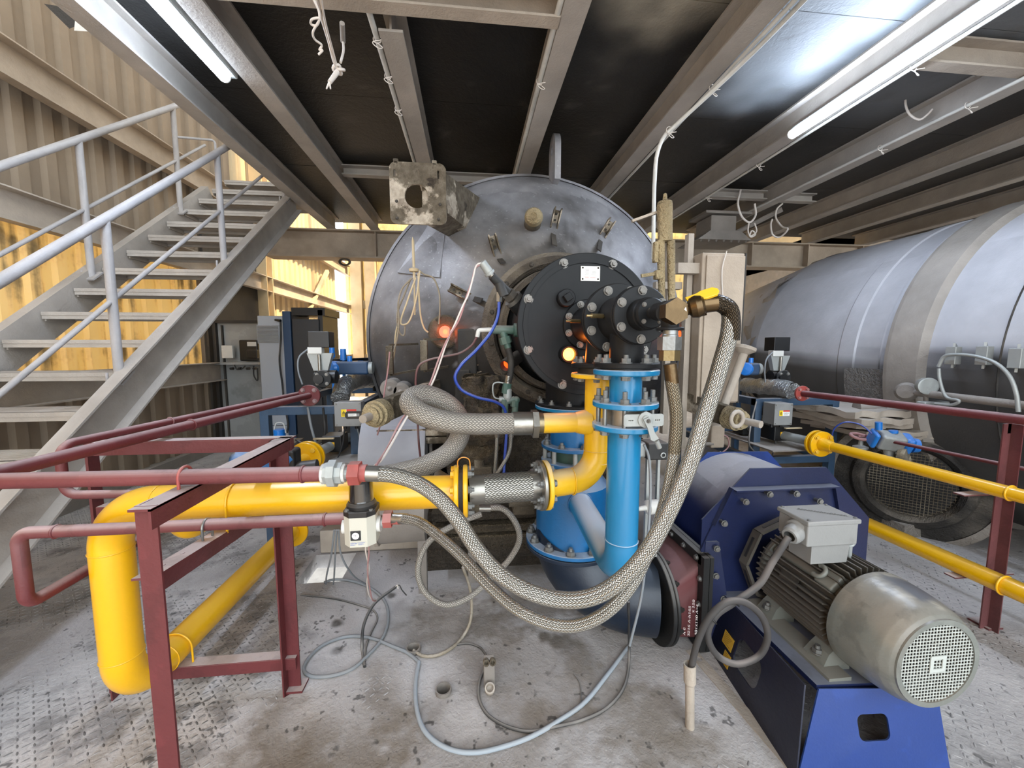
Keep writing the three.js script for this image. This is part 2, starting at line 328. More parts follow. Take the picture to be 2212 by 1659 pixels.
M.fire = new THREE.MeshStandardMaterial({ color: 0x120400, emissive: 0xff4a12, emissiveIntensity: 3.2 });
M.fireHot = new THREE.MeshStandardMaterial({ color: 0x120400, emissive: 0xffb648, emissiveIntensity: 7 });
M.tubeGlow = new THREE.MeshStandardMaterial({ color: 0xffffff, emissive: 0xd6e8ff, emissiveIntensity: 60 });
M.glass = new THREE.MeshPhysicalMaterial({ color: 0xffffff, roughness: .05, transmission: 1, thickness: 0 });
M.clearAmber = new THREE.MeshPhysicalMaterial({ color: 0x5a4a2a, roughness: .25, metalness: 0, clearcoat: .5 });
// ---------------------------------------------------------------- floor
const PIT = [[-1.12, -2.5], [-.84, -2.5], [-.84, -2.85], [-1.12, -2.85]];
const sleeves = [[at(958, 1495, 1.605), .034], [at(893, 1405, 1.861), .034]].map(([p, r]) => [V(p.x, 0, p.z), r]);
{
  const N = 2048, SPAN = 6;                                            // the sheet of colour covers six metres and is mirrored beyond
  const stains = [];
  const st = (u, v, r, k, col) => { const p = atY(u, v, 0); stains.push([p.x, -p.z, r, k, col]); };
  const brown = [.2, .165, .13], dark = [.1, .09, .08], pale = [.66, .63, .62];
  [[600, 1530, .1, .8], [560, 1600, .13, .7], [660, 1640, .16, .7], [760, 1650, .15, .6], [850, 1560, .09, .7], [880, 1590, .12, .75], [820, 1500, .1, .5], [800, 1450, .08, .45], [930, 1540, .08, .5], [700, 1560, .07, .3]].forEach((a) => st(...a, brown));
  [[1210, 1385, .09, .8], [1175, 1375, .05, .8], [1250, 1420, .12, .4], [1050, 1340, .16, .5], [900, 1380, .16, .45], [1150, 1320, .2, .5], [860, 1330, .14, .3], [727, 1347, .035, .9], [730, 1405, .035, .8], [845, 1287, .03, .8]].forEach((a) => st(...a, dark));
  [[1150, 1540, .06, .45], [1180, 1560, .1, .45], [1300, 1480, .12, .25], [1390, 1560, .2, .4], [1440, 1600, .25, .45], [1150, 1270, .4, .5], [1130, 1440, .45, .3], [1000, 1370, .35, .3], [1330, 1520, .3, .3], [1080, 1620, .4, .3], [760, 1580, .3, .25]].forEach((a) => st(...a, brown));
  [[930, 1450, .18, .4], [1000, 1560, .14, .5], [700, 1480, .25, .3], [450, 1480, .3, .35], [430, 1300, .2, .3]].forEach((a) => st(...a, pale));
  const lugMask = (x, d) => { const n = fbm(x * 1.1, d * 1.1, 31.7), s = fbm(x * 3.7, d * 3.7, 12.1); if (x > -.35 || d < .7 || d > 5) return 0; return smooth(-.02, .25, n + s * .6 - .02 + .16 * smooth(-.75, -1.4, x) - .45 * smooth(-1.0, -.5, x)); };
  const nz = (x, y, s) => n3(x * s + 40.3, y * s + 11.7, 3.3);
  const hexs = [.475, .445, .43];
  T.floor = tex(N, (px, py) => {
    const x = px / N * SPAN - 3, d = py / N * SPAN + .5;
    const i = (py & 511) * 512 + (px & 511);
    const big = fbm(x * .9, d * .9, 2.2), mid = fbm(x * 3.1, d * 3.1, 5.1), fine = NB[i] - .5;
    let v = .93 + .28 * big + .2 * mid + .16 * fine;
    let c = [hexs[0] * v, hexs[1] * v, hexs[2] * v];
    for (const [sx, sd, r, k, col] of stains) {
      const dx = x - sx, dd = d - sd; if (Math.abs(dx) > r * 2 || Math.abs(dd) > r * 2) continue;
      const q = Math.hypot(dx, dd) / r + nz(x, d, 9) * .55 + nz(x, d, 28) * .3; const f = k * smooth(1.25, .35, q) * (.85 + .55 * NA[i] + fine);
      c = c.map((a, j) => lerp(a, col[j], clamp(f)));
    }
    const speck = smooth(.7, .78, ND[i]) * smooth(.0, .25, mid + .1) * .65;          // blown soot flecks
    const tread = smooth(-.1, .25, fbm(x * .7 + 9, d * .7, 8.8)) * smooth(.45, .58, NC[i]) * .28;
    const mk = x < 0 ? lugMask(x, d) : 0, worn = mk * smooth(.38, .6, NC[(i * 7) % (S * S)] * .5 + NB[i] * .5) * .48;
    c = c.map((a) => a * (1 - speck) * (1 - tread) * (1 - worn));
    return c.map((a) => Math.pow(clamp(a), 1 / 2.2));
  }, true);
  T.floor.wrapS = T.floor.wrapT = THREE.MirroredRepeatWrapping;
  T.floor.repeat.set(1 / SPAN, -1 / SPAN); T.floor.offset.set(.5, -.5 / SPAN);
  const floorMat = new THREE.MeshPhysicalMaterial({ color: 0xffffff, map: T.floor, roughness: .82, bumpMap: rep('crust', 2.5), bumpScale: .0018, specularIntensity: .4 });
  const g = plate(V(0, 0, 0), X, V(0, 0, -1), [[-3.8, -5], [9, -5], [9, 13], [-3.8, 13]], .1, [PIT.map(([x, z]) => [x, -z]), ...sleeves.map(([p, r]) => ({ x: p.x, y: -p.z, r }))]);
  g.translate(0, -.1, 0);
  const floor = structure('floor');
  part('floor_plate', g, floorMat, floor);
  // raised diamond lugs of the tread plate where dust does not bury them
  const lug = new THREE.SphereGeometry(1, 8, 4, 0, Math.PI * 2, 0, Math.PI / 2).scale(.0125, .0024, .0036), mats = [], cols = [], pitch = .029;
  const mask = (x, d) => {
    const n = fbm(x * 1.1, d * 1.1, 31.7), s = fbm(x * 3.7, d * 3.7, 12.1);
    if (x < -.35 && d > .7 && d < 5) { const band = n + s * .6 - .02 + .16 * smooth(-.75, -1.4, x) - .45 * smooth(-1.0, -.5, x); return band > -.02 ? .3 + .7 * smooth(-.02, .25, band) : 0; }
    if (x > 1.25 && d < 2.6) return n + .3 + s * .5 > 0 ? .35 : 0;
    if (x > -.3 && x < 1.2 && d < 1.2) return s + n > .2 ? .5 : 0;
    return 0;
  };
  const q = new THREE.Quaternion(), m4 = new THREE.Matrix4();
  for (let i = -130; i < 126; i++) for (let j = 24; j < 172; j++) {
    const x = i * pitch, d = j * pitch; if (x > 3.6 || (d > 2.7 && x > 0)) continue; const k = mask(x, d); if (!k || rnd() > .55 + k * .45) continue;
    if (x > -1.22 && x < -.84 && d > 2.48 && d < 3.32) continue;
    q.setFromAxisAngle(Y, ((i + j) & 1 ? .78 : -.78) + rr(-.05, .05)); const sc = rr(.85, 1.1);
    m4.compose(V(x, -.0002, -d), q, V(sc, rr(.7, 1.2), sc)); mats.push(m4.clone()); cols.push(x < 0 ? lerp(.62, .14, k * rr(.5, 1)) : rr(.3, .62));
  }
  const lugs = new THREE.InstancedMesh(lug, new THREE.MeshStandardMaterial({ color: 0xffffff, roughness: .6, metalness: .2 }), mats.length);
  mats.forEach((m, i) => { lugs.setMatrixAt(i, m); lugs.setColorAt(i, new THREE.Color().setRGB(cols[i] * .74, cols[i] * .7, cols[i] * .68)); });
  lugs.name = 'tread_plate_lugs'; lugs.userData = { kind: 'stuff' }; shadowed(lugs); floor.add(lugs);
  // storey below, seen through the pit
  const low = structure('floor_lower', V(0, -2.7, 0));
  part('slab', box(-1, -2.75, -3, 14, .1, 14), M.dusty, low);
}
// ---------------------------------------------------------------- platform overhead: soot-black plates on beams
{
  const sootAndLampLight = (x, y, z) => {
    const d = -z, n = fbm(x * 1.3, d * 1.3, 4.4), s = fbm(x * 6, d * 6, 1.4);
    const tan = smooth(.15, .75, 1.15 - Math.hypot((x - 1.05) / .55, (d - 1.95) / .9) + n * .5);         // tan speckled dust patch
    const grey = smooth(.2, .8, 1.1 - Math.hypot((x - 2.05) / .6, (d - 2.2) / 1.3) + n * .5) + .5 * smooth(0, .6, 1 - Math.hypot((x - 3.2) / .8, (d - 2.3) / 1.2));  // bluish light of the right tube lamp, painted onto the plates around it
    const far = smooth(2.6, 4.2, x) * .35;
    let v = .0155 + .012 * n + .01 * Math.max(0, s), c = [v * 1.05, v, v * .95];
    const mix = (t, k) => { k = clamp(k); c = c.map((a, i) => lerp(a, t[i], k)); };
    mix([.36, .32, .25], tan * (.75 + s * .7)); mix([.3, .32, .34], grey * .95); mix([.16, .155, .15], far); mix([.1, .09, .08], smooth(.25, .5, s + n * .4) * .35);
    return c;
  };
  const sm = new THREE.MeshPhysicalMaterial({ color: 0xffffff, vertexColors: true, roughness: .5, bumpMap: rep('crust', 2), bumpScale: .0014, specularIntensity: .5 }); sm.userData.paint = sootAndLampLight;
  const ceiling = structure('ceiling');
  const xs = [-2.06, -.41, .55, 1.52, 2.62, 3.6, 4.6, 5.6, 6.6, 8.9], ds = [-.95, .85, 2.24, 3.3, 4.55, 6.5];
  for (let i = 0; i + 1 < xs.length; i++) for (let j = 0; j + 1 < ds.length; j++) {
    const w = xs[i + 1] - xs[i] - .006, d = ds[j + 1] - ds[j] - .006, near = ds[j] > -.5 && xs[i] < 4;
    const g = new THREE.BoxGeometry(w, .05, d, near ? 24 : 4, 1, near ? 28 : 4).translate((xs[i] + xs[i + 1]) / 2, 3.425 + rr(0, .004), -(ds[j] + ds[j + 1]) / 2);
    part('ceiling_plate', g, sm, ceiling);
  }
  part('deck', box(3.42, 3.52, -2.78, 10.96, .12, 7.4), M.dusty, ceiling);
  const names = {
    '-1.98': 'wide steel edge beam of the platform, sloping past the stairs', '-1.36': 'dusty steel ceiling beam right of the left tube lamp', '-0.41': 'soot-stained ceiling beam with a pale conduit, left of the hanging wires',
    '0.55': 'ceiling beam above the furnace lifting lug with a conduit along its edge', '1.52': 'ceiling beam from which the white bent conduit leaves', '2.62': 'ceiling beam carrying the right tube lamp',
    '3.6': 'first ceiling beam right of the right tube lamp, a loop of cord on it', '4.6': 'second ceiling beam right of the right tube lamp', '5.6': 'third ceiling beam right of the right tube lamp, above the big drum', '6.6': 'farthest right ceiling beam, low over the big drum',
  };
  for (const x of [-1.98, -1.36, -.41, .55, 1.52, 2.62, 3.6, 4.6, 5.6, 6.6]) {
    const w = x < -1.9 ? .12 : .13, from = x === -.41 ? -2.36 : .9, big = x > 2;
    solo('ceiling_beam', section(V(x, 3.2, from), V(x, 3.2, -6.3), Ibeam(w, .2, .012, .014)), M.beam, names[String(x)], 'beam');
  }
  for (const [x, label] of [[1.52, 0], [2.62, 0]]) { }
  const cross = (x0, x1, d, y, h, label, m = M.beam) => solo('cross_channel', section(V(x0, y, -d), V(x1, y, -d), Csec(.08, h, .012, -1)), m, label, 'beam');
  cross(-1.3, .49, 2.25, 3.2, .2, 'deep dusty cross channel at the top of the picture, left of centre', M.dustyLight);
  cross(-1.3, .49, 1.92, 3.2, .16, 'pale cross channel at the top edge, before the deep one', M.dustyLight);
  cross(2.68, 4.54, 2.35, 3.22, .16, 'pale cross channel at right behind the right tube lamp', M.dustyLight);
  cross(-1.3, -.47, 4.5, 3.28, .1, 'short cross channel left of the furnace bracket box');
  cross(-.35, .49, 4.56, 3.28, .1, 'short cross channel behind the furnace bracket box');
  cross(2.68, 3.54, 4.6, 3.25, .1, 'short cross channel above the bolted column cap, beside the loop of wire');
  cross(3.66, 4.2, 4.62, 3.25, .1, 'short cross channel right of the loop of wire');
  // hangers under the right-hand channels: bolted clips
  // the girder across the back that carries the beams, with stiffeners
  const gd = thing('back_girder', 'deep dust-caked steel girder across the hall behind the furnace', 'girder', V(1, 2.8, -6.25));
  part('web', section(V(-2.9, 2.8, -6.25), V(8.9, 2.8, -6.25), Ibeam(.26, .4, .03, .02)), M.beige, gd);
  for (const x of [-1.36, -.41, 1.52, 2.62, 3.6, 4.6, 5.6, 6.6]) part('stiffener', plate(V(x, 2.82, -6.13), Y, V(0, 0, -1), [[0, 0], [.36, 0], [.36, .115], [.05, .115], [0, .05]], .014), M.beige, gd);
  const sh = thing('shackle', 'small dark lifting shackle hanging under the girder at left', 'shackle', V(-1.83, 2.72, -6.2));
  part('ring', orient(new THREE.TorusGeometry(.045, .012, 8, 20).rotateX(Math.PI / 2).scale(1.6, 1, 1), V(-1.83, 2.75, -6.2), Z), M.sootMetal, sh);
}
// ---------------------------------------------------------------- walls
const XW = -3.7;
{
  const rib = (w, n, dep) => { const pts = []; for (let i = 0; i < n; i++) { const a = i / n * w, p = w / n; pts.push([a, 0], [a + p * .42, 0], [a + p * .52, dep], [a + p * .9, dep]); } pts.push([w, 0]); return [...pts, ...pts.slice().reverse().map(([a, b]) => [a, b - .004])]; };
  const sheetGeo = (w, h, n = 4) => section(V(0, 0, 0), V(0, h, 0), rib(w, n, .035), X);
  const glow = (c, o = {}) => new THREE.MeshPhysicalMaterial({ color: c, roughness: 1, transmission: .55, thickness: 0, map: rep('scuff', .9), ...o });
  const frpGold = glow('#e6cd98', { map: rep('streak', 1.1), transmission: .4 }), frpPale = glow('#f0d9a6');
  const put = (parent, name, g, m, x, y, z, ry) => { const o = shadowed(new THREE.Mesh(g, m)); o.name = name; o.position.set(x, y, z); o.rotation.y = ry; parent.add(o); bases.set(o, V(0, 0, 0)); return o; };
  const cache = new Map();
  const sheet = (h, m, w = .96, n = 4) => { const k = h + m.uuid + w; if (!cache.has(k)) { const g = sheetGeo(w, h, n).rotateY(0); const q = join(g, m); cache.set(k, q); } return cache.get(k); };
  const rows = [[0, 1.15], [1.15, 2.6], [2.6, 3.7], [3.7, 9]];
  const left = structure('wall_left');
  // the profile runs along +z of the frame turned to lie along the wall
  for (let d = -4.6; d < 12.4; d += .96) rows.forEach(([a, b], r) => {
    const gold = r === 1 && d < 6 && d > -2, m = gold ? frpGold : d > 7.4 ? M.wallPale : M.wallTan;  // sheets past the column are paler: the light there is put into their colour
    const g = sheet(b - a, m);
    const o = put(left, 'sheet', g, m, 0, 0, 0, 0); o.geometry = g;
    o.position.set(XW - .04, a, -d); o.rotation.set(0, 0, 0); o.rotation.y = 0;
  });
  for (const y of [1.15, 2.6, 3.7]) part('girt', section(V(XW + .1, y - .13, 4.6), V(XW + .1, y - .13, -12.4), Csec(.1, y > 3 ? .3 : .26, .012, -1)), y > 3 ? M.beige : M.dustyLight, left);
  for (const d of [1.2, 7.6]) part('column', section(V(XW + .11, 0, -d), V(XW + .11, 9, -d), Ibeam(.2, .22, .012, .016), Z), d > 7 ? M.wallPale : M.beige, left);
  part('flat_panel', box(XW + .03, 1.9, -6.75, .03, 3.8, 1.5), M.sootMetal, left);
  part('kerb', box(XW + .02, .06, -3.9, .12, .12, 17), M.dusty, left);
  part('brace', bar(V(XW + .14, 1.2, -8), V(XW + .14, 3.4, -10.6), .08, .08), M.wallPale, left);
  const back = structure('wall_back');
  for (let x = XW; x < 8.8; x += .96) rows.forEach(([a, b], r) => { const m = r > 0 ? frpPale : M.wallPale; const o = put(back, 'sheet', sheet(b - a, m), m, x, a, -12.5, Math.PI / 2); o.position.set(x + .96, a, -12.5); o.rotation.y = -Math.PI / 2; });
  for (const x of [-3.3, -2.9, -.2, 3, 6.2]) part('column', box(x, 4.5, -12.3, .3, 9, .3), M.wallPale, back);
  for (const y of [1.15, 2.75, 4.2]) part('girt', box(2.6, y, -12.36, 12.6, .24, .1), M.wallPale, back);
  // right side and the side behind the camera are open between posts
  const right = structure('wall_right');
  part('upper', box(9.05, 6.4, -3.75, .1, 5.2, 17.5), M.wallPale, right); part('sill', box(9.05, .25, -3.75, .1, .5, 17.5), M.wallPale, right);
  part('panel', box(9.05, 2.2, -7.3, .1, 4.4, 10.4), M.dusty, right);
  for (const d of [-4.5, 0, 2.2, 12.4]) part('post', box(9.05, 2.2, -d, .14, 3.6, .3), M.dusty, right);
  const front = structure('wall_front');
  part('lintel', box(2.6, 8.8, 5.05, 12.9, .4, .2), M.wallPale, front);
  for (const x of [-3.75, 0, 4.5, 8.95]) part('post', box(x, 4.3, 5.05, .3, 8.6, .16), M.dusty, front);
  const roof = structure('ceiling_roof');
  part('slab', box(2.6, 9.06, -3.8, 12.9, .12, 6), M.dusty, roof); part('slab', box(7.4, 9.06, -9.7, 3.3, .12, 5.8), M.dusty, roof);
  part('rafter', box(2.6, 8.9, -9.6, 12.9, .2, .2), M.dusty, roof);
}
// ---------------------------------------------------------------- stairs at left
{
  const s = thing('staircase', 'dust-grey steel staircase with open treads and tube handrails at left', 'staircase', V(-2.55, 0, -1.3));
  const line = (d) => .998 + .79 * (d - 2.209), D0 = 1.02, D1 = 5.25;
  for (const x of [-2.1, -3.0]) part('stringer', section(V(x, line(D0) - .24, -D0), V(x, line(D1) - .24, -D1), Csec(.075, .24, .012, x > -2.5 ? -1 : 1)), M.stair, s);
  for (let k = -10; k <= 6; k++) {
    const d = 3.0 - k * .2532, y = 1.545 - k * .2;
    const t = part('tread', [box(-2.555, y - .012, -d - .0, .87, .024, .25), box(-2.555, y - .025, -d + .115, .87, .05, .012), box(-2.555, y - .025, -d - .115, .87, .05, .012)], M.stair, s);
    if (k < -2 || k > 2) for (let i = 0; i < 9; i++) part('rib', box(-2.555, y + (k > 2 ? .002 : -.0265), -d - .095 + i * .024, .86, .006, .008), M.stair, t);
    for (const x of [-2.112, -2.988]) part('cleat', box(x, y - .04, -d, .012, .05, .2), M.stair, t);
  }
  const rail = (x, h, posts) => {
    const up = (d, k) => V(x, line(d) + k, -d);
    const r = part('railing', tube([up(D0 - .1, h), up(5.2, h)], .026, 16), M.railing, s);
    part('midrail', tube([up(D0, h * .5), up(5.1, h * .5)], .014, 12), M.railing, r);
    for (const d of posts) { part('post', cyl(up(d, -.02), V(x, line(d) + h, -d), .024), M.railing, r); part('foot', [box(x, line(d) + .006, -d, .1, .012, .12, 0, [Math.atan(.79), 0, 0]), cyl(V(x - .035, line(d) - .02, -d + .04), V(x - .035, line(d) + .04, -d + .04), .008)], M.railing, r); }
  };
  rail(-2.1, .93, [1.45, 2.6, 3.72, 4.95]); rail(-3.0, 1.04, [2.35, 3.55, 4.62]);
  part('end_loop', pipe([V(-3.0, line(4.62) + .75, -4.62), V(-2.72, line(4.62) + .82, -4.8), V(-2.72, line(4.62) + .62, -4.8)], .012, .03, 10), M.railing, s);
  part('landing', [box(-2.555, line(D1) - .06, -D1 - .3, .9, .05, .6), box(-2.555, line(D1) - .16, -D1 - .02, .9, .2, .014)], M.stair, s);
}
// ---------------------------------------------------------------- lamps
function tubeLamp(x, y, d0, d1, label, side) {
  const t = thing('tube_lamp', label, 'lamp', V(x, y, -d1)), z0 = -d0, z1 = -d1;
  part('housing', box(x + side * .03, y + .03, (z0 + z1) / 2, .05, .06, d1 - d0 + .06, .008), M.galv, t);
  const glow = part('glowing_tube', tube([V(x - side * .01, y - .005, z0), V(x - side * .01, y - .005, z1)], .033, 16), M.tubeGlow, t);
  for (const z of [z0, z1]) part('end_cap', cyl(V(x - side * .01, y - .005, z - .012), V(x - side * .01, y - .005, z + .012), .031), M.white, t);
  glow.castShadow = false;
  const L = new THREE.RectAreaLight(0xd6e6ff, 90, .06, d1 - d0); L.position.set(x - side * .01, y - .045, (z0 + z1) / 2); L.lookAt(L.position.x, -5, L.position.z); scene.add(L);
}
tubeLamp(-1.51, 3.2, 1.55, 2.83, 'lit white tube lamp beside the left ceiling beams, upper left', 1);
tubeLamp(2.55, 3.17, 1.65, 3.02, 'lit white tube lamp under the ceiling beam, upper right', 1);
// ---------------------------------------------------------------- furnace: a drum whose domed head faces the camera
const AX = V(.54, 1.56, 0), FWD = V(0, 0, 1);
const ax = (d) => V(.54, 1.60, -d), axF = (d) => V(.54, 1.56, -d);
// eight corners: four of the near face (counter-clockwise from its lower left), four of the far face
function hexa(a, b, c, d, e, f, g, h) {
  const P = [a, b, c, d, e, f, g, h], F = [[0, 1, 2, 3], [5, 4, 7, 6], [4, 0, 3, 7], [1, 5, 6, 2], [3, 2, 6, 7], [4, 5, 1, 0]], pos = [];
  for (const [i, j, k, l] of F) for (const n of [i, j, k, i, k, l]) pos.push(P[n].x, P[n].y, P[n].z);
  const q = new THREE.BufferGeometry(); q.setAttribute('position', new THREE.Float32BufferAttribute(pos, 3)); q.computeVertexNormals(); return q;
}
const furnaceBase = V(.54, 0, -3.6);
const fur = thing('furnace', 'huge grey drum furnace with a domed, soot-streaked head in the middle of the hall', 'furnace', furnaceBase);
{
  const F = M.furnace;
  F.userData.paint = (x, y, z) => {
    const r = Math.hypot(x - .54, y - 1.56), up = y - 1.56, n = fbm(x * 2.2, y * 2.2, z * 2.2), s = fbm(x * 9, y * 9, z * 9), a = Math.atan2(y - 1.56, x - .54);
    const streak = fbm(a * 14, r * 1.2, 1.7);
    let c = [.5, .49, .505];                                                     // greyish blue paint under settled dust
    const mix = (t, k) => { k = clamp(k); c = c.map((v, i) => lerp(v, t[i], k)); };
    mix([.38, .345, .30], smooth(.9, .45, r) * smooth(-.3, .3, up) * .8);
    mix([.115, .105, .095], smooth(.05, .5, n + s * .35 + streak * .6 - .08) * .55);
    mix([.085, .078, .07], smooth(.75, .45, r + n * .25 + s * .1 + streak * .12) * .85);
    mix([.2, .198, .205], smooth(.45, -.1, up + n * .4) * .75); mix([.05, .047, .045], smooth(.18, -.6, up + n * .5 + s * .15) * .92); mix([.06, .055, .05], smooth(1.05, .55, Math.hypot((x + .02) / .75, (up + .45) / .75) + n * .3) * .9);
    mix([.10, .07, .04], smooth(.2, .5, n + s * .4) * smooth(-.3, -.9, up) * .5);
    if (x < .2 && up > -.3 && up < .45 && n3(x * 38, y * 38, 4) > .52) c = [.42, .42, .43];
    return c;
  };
  const prof = [[1.397, 3.0], [1.397, 0.06]]; // length behind the rim, then the head
  const head = []; for (let i = 0; i <= 26; i++) { const t = i / 26, r = lerp(1.395, .44, t), d = .98 * Math.pow(t, .88) * (1 - .05 * Math.sin(t * Math.PI)); head.push([r, d]); }
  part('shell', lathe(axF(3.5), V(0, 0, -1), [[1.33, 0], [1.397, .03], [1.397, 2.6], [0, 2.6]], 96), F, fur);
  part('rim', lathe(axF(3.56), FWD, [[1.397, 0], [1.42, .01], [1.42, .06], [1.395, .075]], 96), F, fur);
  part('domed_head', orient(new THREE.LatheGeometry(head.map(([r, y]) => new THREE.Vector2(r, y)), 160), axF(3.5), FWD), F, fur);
  const S2 = M.sootMetal;
  const collar = part('collar', [lathe(ax(2.56), FWD, [[.46, 0], [.47, .16], [.44, .2], [.40, .2], [.38, .16], [.37, 0]], 72), lathe(ax(2.4), FWD, [[.375, 0], [.36, .12], [.33, .12], [.33, -.1]], 64)], mat('#4d443a', { rough: .85, dust: .5, spots: .4, dustHex: '#8f8371', bump: 'crust', bumpScale: .005, map: 'scuff' }), fur);
  for (let i = 0; i < 14; i++) { const a = i / 14 * 6.283 + .2; bolt(fur, ax(2.36).add(V(Math.cos(a) * .42, Math.sin(a) * .42, 0)), FWD, .02, 'head', S2); }
  // lifting lug on the crown
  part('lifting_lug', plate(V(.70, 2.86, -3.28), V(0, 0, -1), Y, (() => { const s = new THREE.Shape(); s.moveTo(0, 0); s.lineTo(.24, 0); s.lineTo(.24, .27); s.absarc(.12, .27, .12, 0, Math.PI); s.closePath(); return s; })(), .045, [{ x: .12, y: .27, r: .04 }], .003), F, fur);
  // U-shaped cable clips welded on the head, a strap running from each to the collar
  const surf = (u, v) => { // nearest point of the head seen in that direction
    let best = null; for (let d = 3.5; d > 2.4; d -= .01) { const p = at(u, v, d), r = Math.hypot(p.x - .54, p.y - 1.56), t = clamp((1.395 - r) / .955), hd = 3.5 - .98 * Math.pow(t, .88) * (1 - .05 * Math.sin(t * Math.PI)); if (d >= hd) best = p; else if (best) break; } return best || at(u, v, 3.0);
  };
  fur.userData.surf = undefined;
  globalThis.headPoint = surf;
  const clip = (u, v, u2, v2, label, strap = true) => {
    const p = surf(u, v).add(V(0, 0, .02)), q = surf(u2, v2); q.z = p.z; const dir = q.clone().sub(p).normalize(), sid = dir.clone().cross(FWD).normalize(), L = .15;
    const c = p, b = (o, w, h, l, z) => section(c.clone().addScaledVector(dir, -l / 2).addScaledVector(sid, o).add(V(0, 0, z)), c.clone().addScaledVector(dir, l / 2).addScaledVector(sid, o).add(V(0, 0, z)), [[-w / 2, -h / 2], [w / 2, -h / 2], [w / 2, h / 2], [-w / 2, h / 2]], FWD);
    const k = part('cable_clip', [b(-.024, .008, .06, L, .03), b(.024, .008, .06, L, .03), b(0, .05, .008, L, .0)], M.rustPlate, fur, label);
    for (const o of [-.045, 0, .045]) part('rivet', lathe(c.clone().addScaledVector(dir, o).add(V(0, 0, .004)), FWD, [[.008, 0], [.008, .006], [0, .008]], 10), S2, k);
    if (strap) { const e = surf(u2, v2).add(V(0, 0, .06)), s0 = c.clone().addScaledVector(dir, L / 2).add(V(0, 0, .02)); part('strap', bar(s0, e, .035, .008, FWD), S2, k); }
  };
  clip(1068, 535, 1085, 572, 'rusty channel clip pointing at the collar'); clip(1197, 478, 1194, 535); clip(1306, 498, 1288, 545); clip(993, 634, 1040, 652); clip(1015, 800, 1050, 792, undefined, false);
  // capped nozzle
  { const p = surf(1152, 480), tip = at(1153, 468, -p.z - .26); part('nozzle', cyl(p.clone().add(V(0, -.02, -.06)), tip, .062, .055), M.rusty, fur); part('dust_cap', lathe(tip, tip.clone().sub(p), [[.058, -.05], [.062, -.02], [.05, .03], [.02, .05], [.016, .045], [.0, .04]], 24), M.crust, fur); }
  // sight ports with the fire behind them
  const port = (u, v, ringR, r, m, label) => {
    const p = surf(u, v), o = part('sight_port', [lathe(V(p.x, p.y, p.z - .1), FWD, [[ringR, 0], [ringR, .16], [ringR - .012, .17], [r + .012, .17], [r, .165], [r, .05]], 44)], M.rusty, fur, label);
    part('glowing_fire', lathe(V(p.x, p.y, p.z + .03), FWD, [[r * .99, 0], [0, .002]], 26), m, o);
    part('glass', lathe(V(p.x, p.y, p.z + .052), FWD, [[r * .99, 0], [0, .0005]], 26), M.glass, o);
    for (let i = 0; i < 4; i++) { const a = i * 1.57 + .6; bolt(fur, V(p.x + Math.cos(a) * ringR * .8, p.y + Math.sin(a) * ringR * .8, p.z + .068), FWD, .014, 'head', S2); }
    const L = new THREE.PointLight(0xff6a20, .05, 0, 2); L.position.set(p.x, p.y, p.z + .09); scene.add(L);
  };
  port(962, 717, .115, .041, M.fire, 'sight port left of the burner with an orange glow'); port(1459, 722, .125, .04, M.fire, 'sight port at the right edge with an orange glow');
  // bracket box: a holed plate on a stout box arm
  const pr = (u, v, d) => at(u, v, d);
  const bx = part('bracket_arm', hexa(pr(912, 480, 2.58), pr(964, 458, 2.58), pr(958, 371, 2.58), pr(912, 371, 2.58), pr(985, 520, 3.3), pr(1022, 505, 3.3), pr(1046, 434, 3.4), pr(985, 430, 3.4)), M.rustPlate, fur, 'dust-caked box arm of the bracket');
  const c0 = pr(904, 420, 2.56), pl = rrect(.335, .36, .04);
  part('bracket_plate', plate(V(c0.x, c0.y, c0.z), X, Y, pl, .012, [{ x: -.01, y: -.015, r: .073 }, [[-.145, .09], [-.145, .14], [-.13, .14], [-.13, .09]], [[.115, .09], [.115, .14], [.13, .14], [.13, .09]]], .002), M.rustPlate, bx, 'holed square end plate');
  for (const [x, y] of [[-.13, -.05], [-.13, -.15], [.13, -.06], [.12, -.15]]) bolt(fur, V(c0.x + x, c0.y + y, c0.z + .015), FWD, .013, 'head', S2);
  for (const x of [-.13, .1]) part('tab', box(c0.x + x, c0.y + .185, c0.z + .004, .03, .03, .02, .005), M.rusty, bx);
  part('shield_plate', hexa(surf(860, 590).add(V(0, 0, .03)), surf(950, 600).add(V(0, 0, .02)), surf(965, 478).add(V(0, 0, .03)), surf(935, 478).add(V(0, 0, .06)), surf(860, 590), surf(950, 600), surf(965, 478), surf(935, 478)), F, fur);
  // door latches: flat arms with a bushed end
  const latch = (u0, v0, u1, v1, d0, d1, label, flip) => {
    const a = at(u0, v0, d0), b = at(u1, v1, d1), arm = part('latch_arm', bar(a, b, .05, .13), M.rustPlate, fur, label);
    const dir = V(flip ? .35 : -.3, -.05, 1).normalize();
    part('bushing', lathe(b.clone().addScaledVector(dir, -.06), dir, [[.075, 0], [.075, .07], [.062, .075], [.062, .1], [.05, .105], [.05, .12], [.022, .125]], 30), M.crust, arm);
    part('pin', cyl(b, b.clone().addScaledVector(dir, flip ? .16 : .13), .022), M.dustyLight, arm);
    part('ear', plate(b.clone().add(V(flip ? .02 : -.1, .0, .02)), X, Y, rrect(.11, .042, .016), .008, [[[-.042, -.008], [-.042, .008], [.02, .008], [.02, -.008]]]), M.sootMetal, arm);
  };
  latch(945, 838, 812, 894, 2.92, 2.2, 'rusty latch arm with a bushed pin at lower left', false); latch(1440, 850, 1590, 905, 2.95, 2.3, 'rusty latch arm with a ring at lower right', true);
  part('ring', orient(new THREE.TorusGeometry(.045, .012, 10, 26).rotateX(Math.PI / 2), at(1592, 905, 2.15), V(.2, 0, 1)), M.dustyLight, fur);
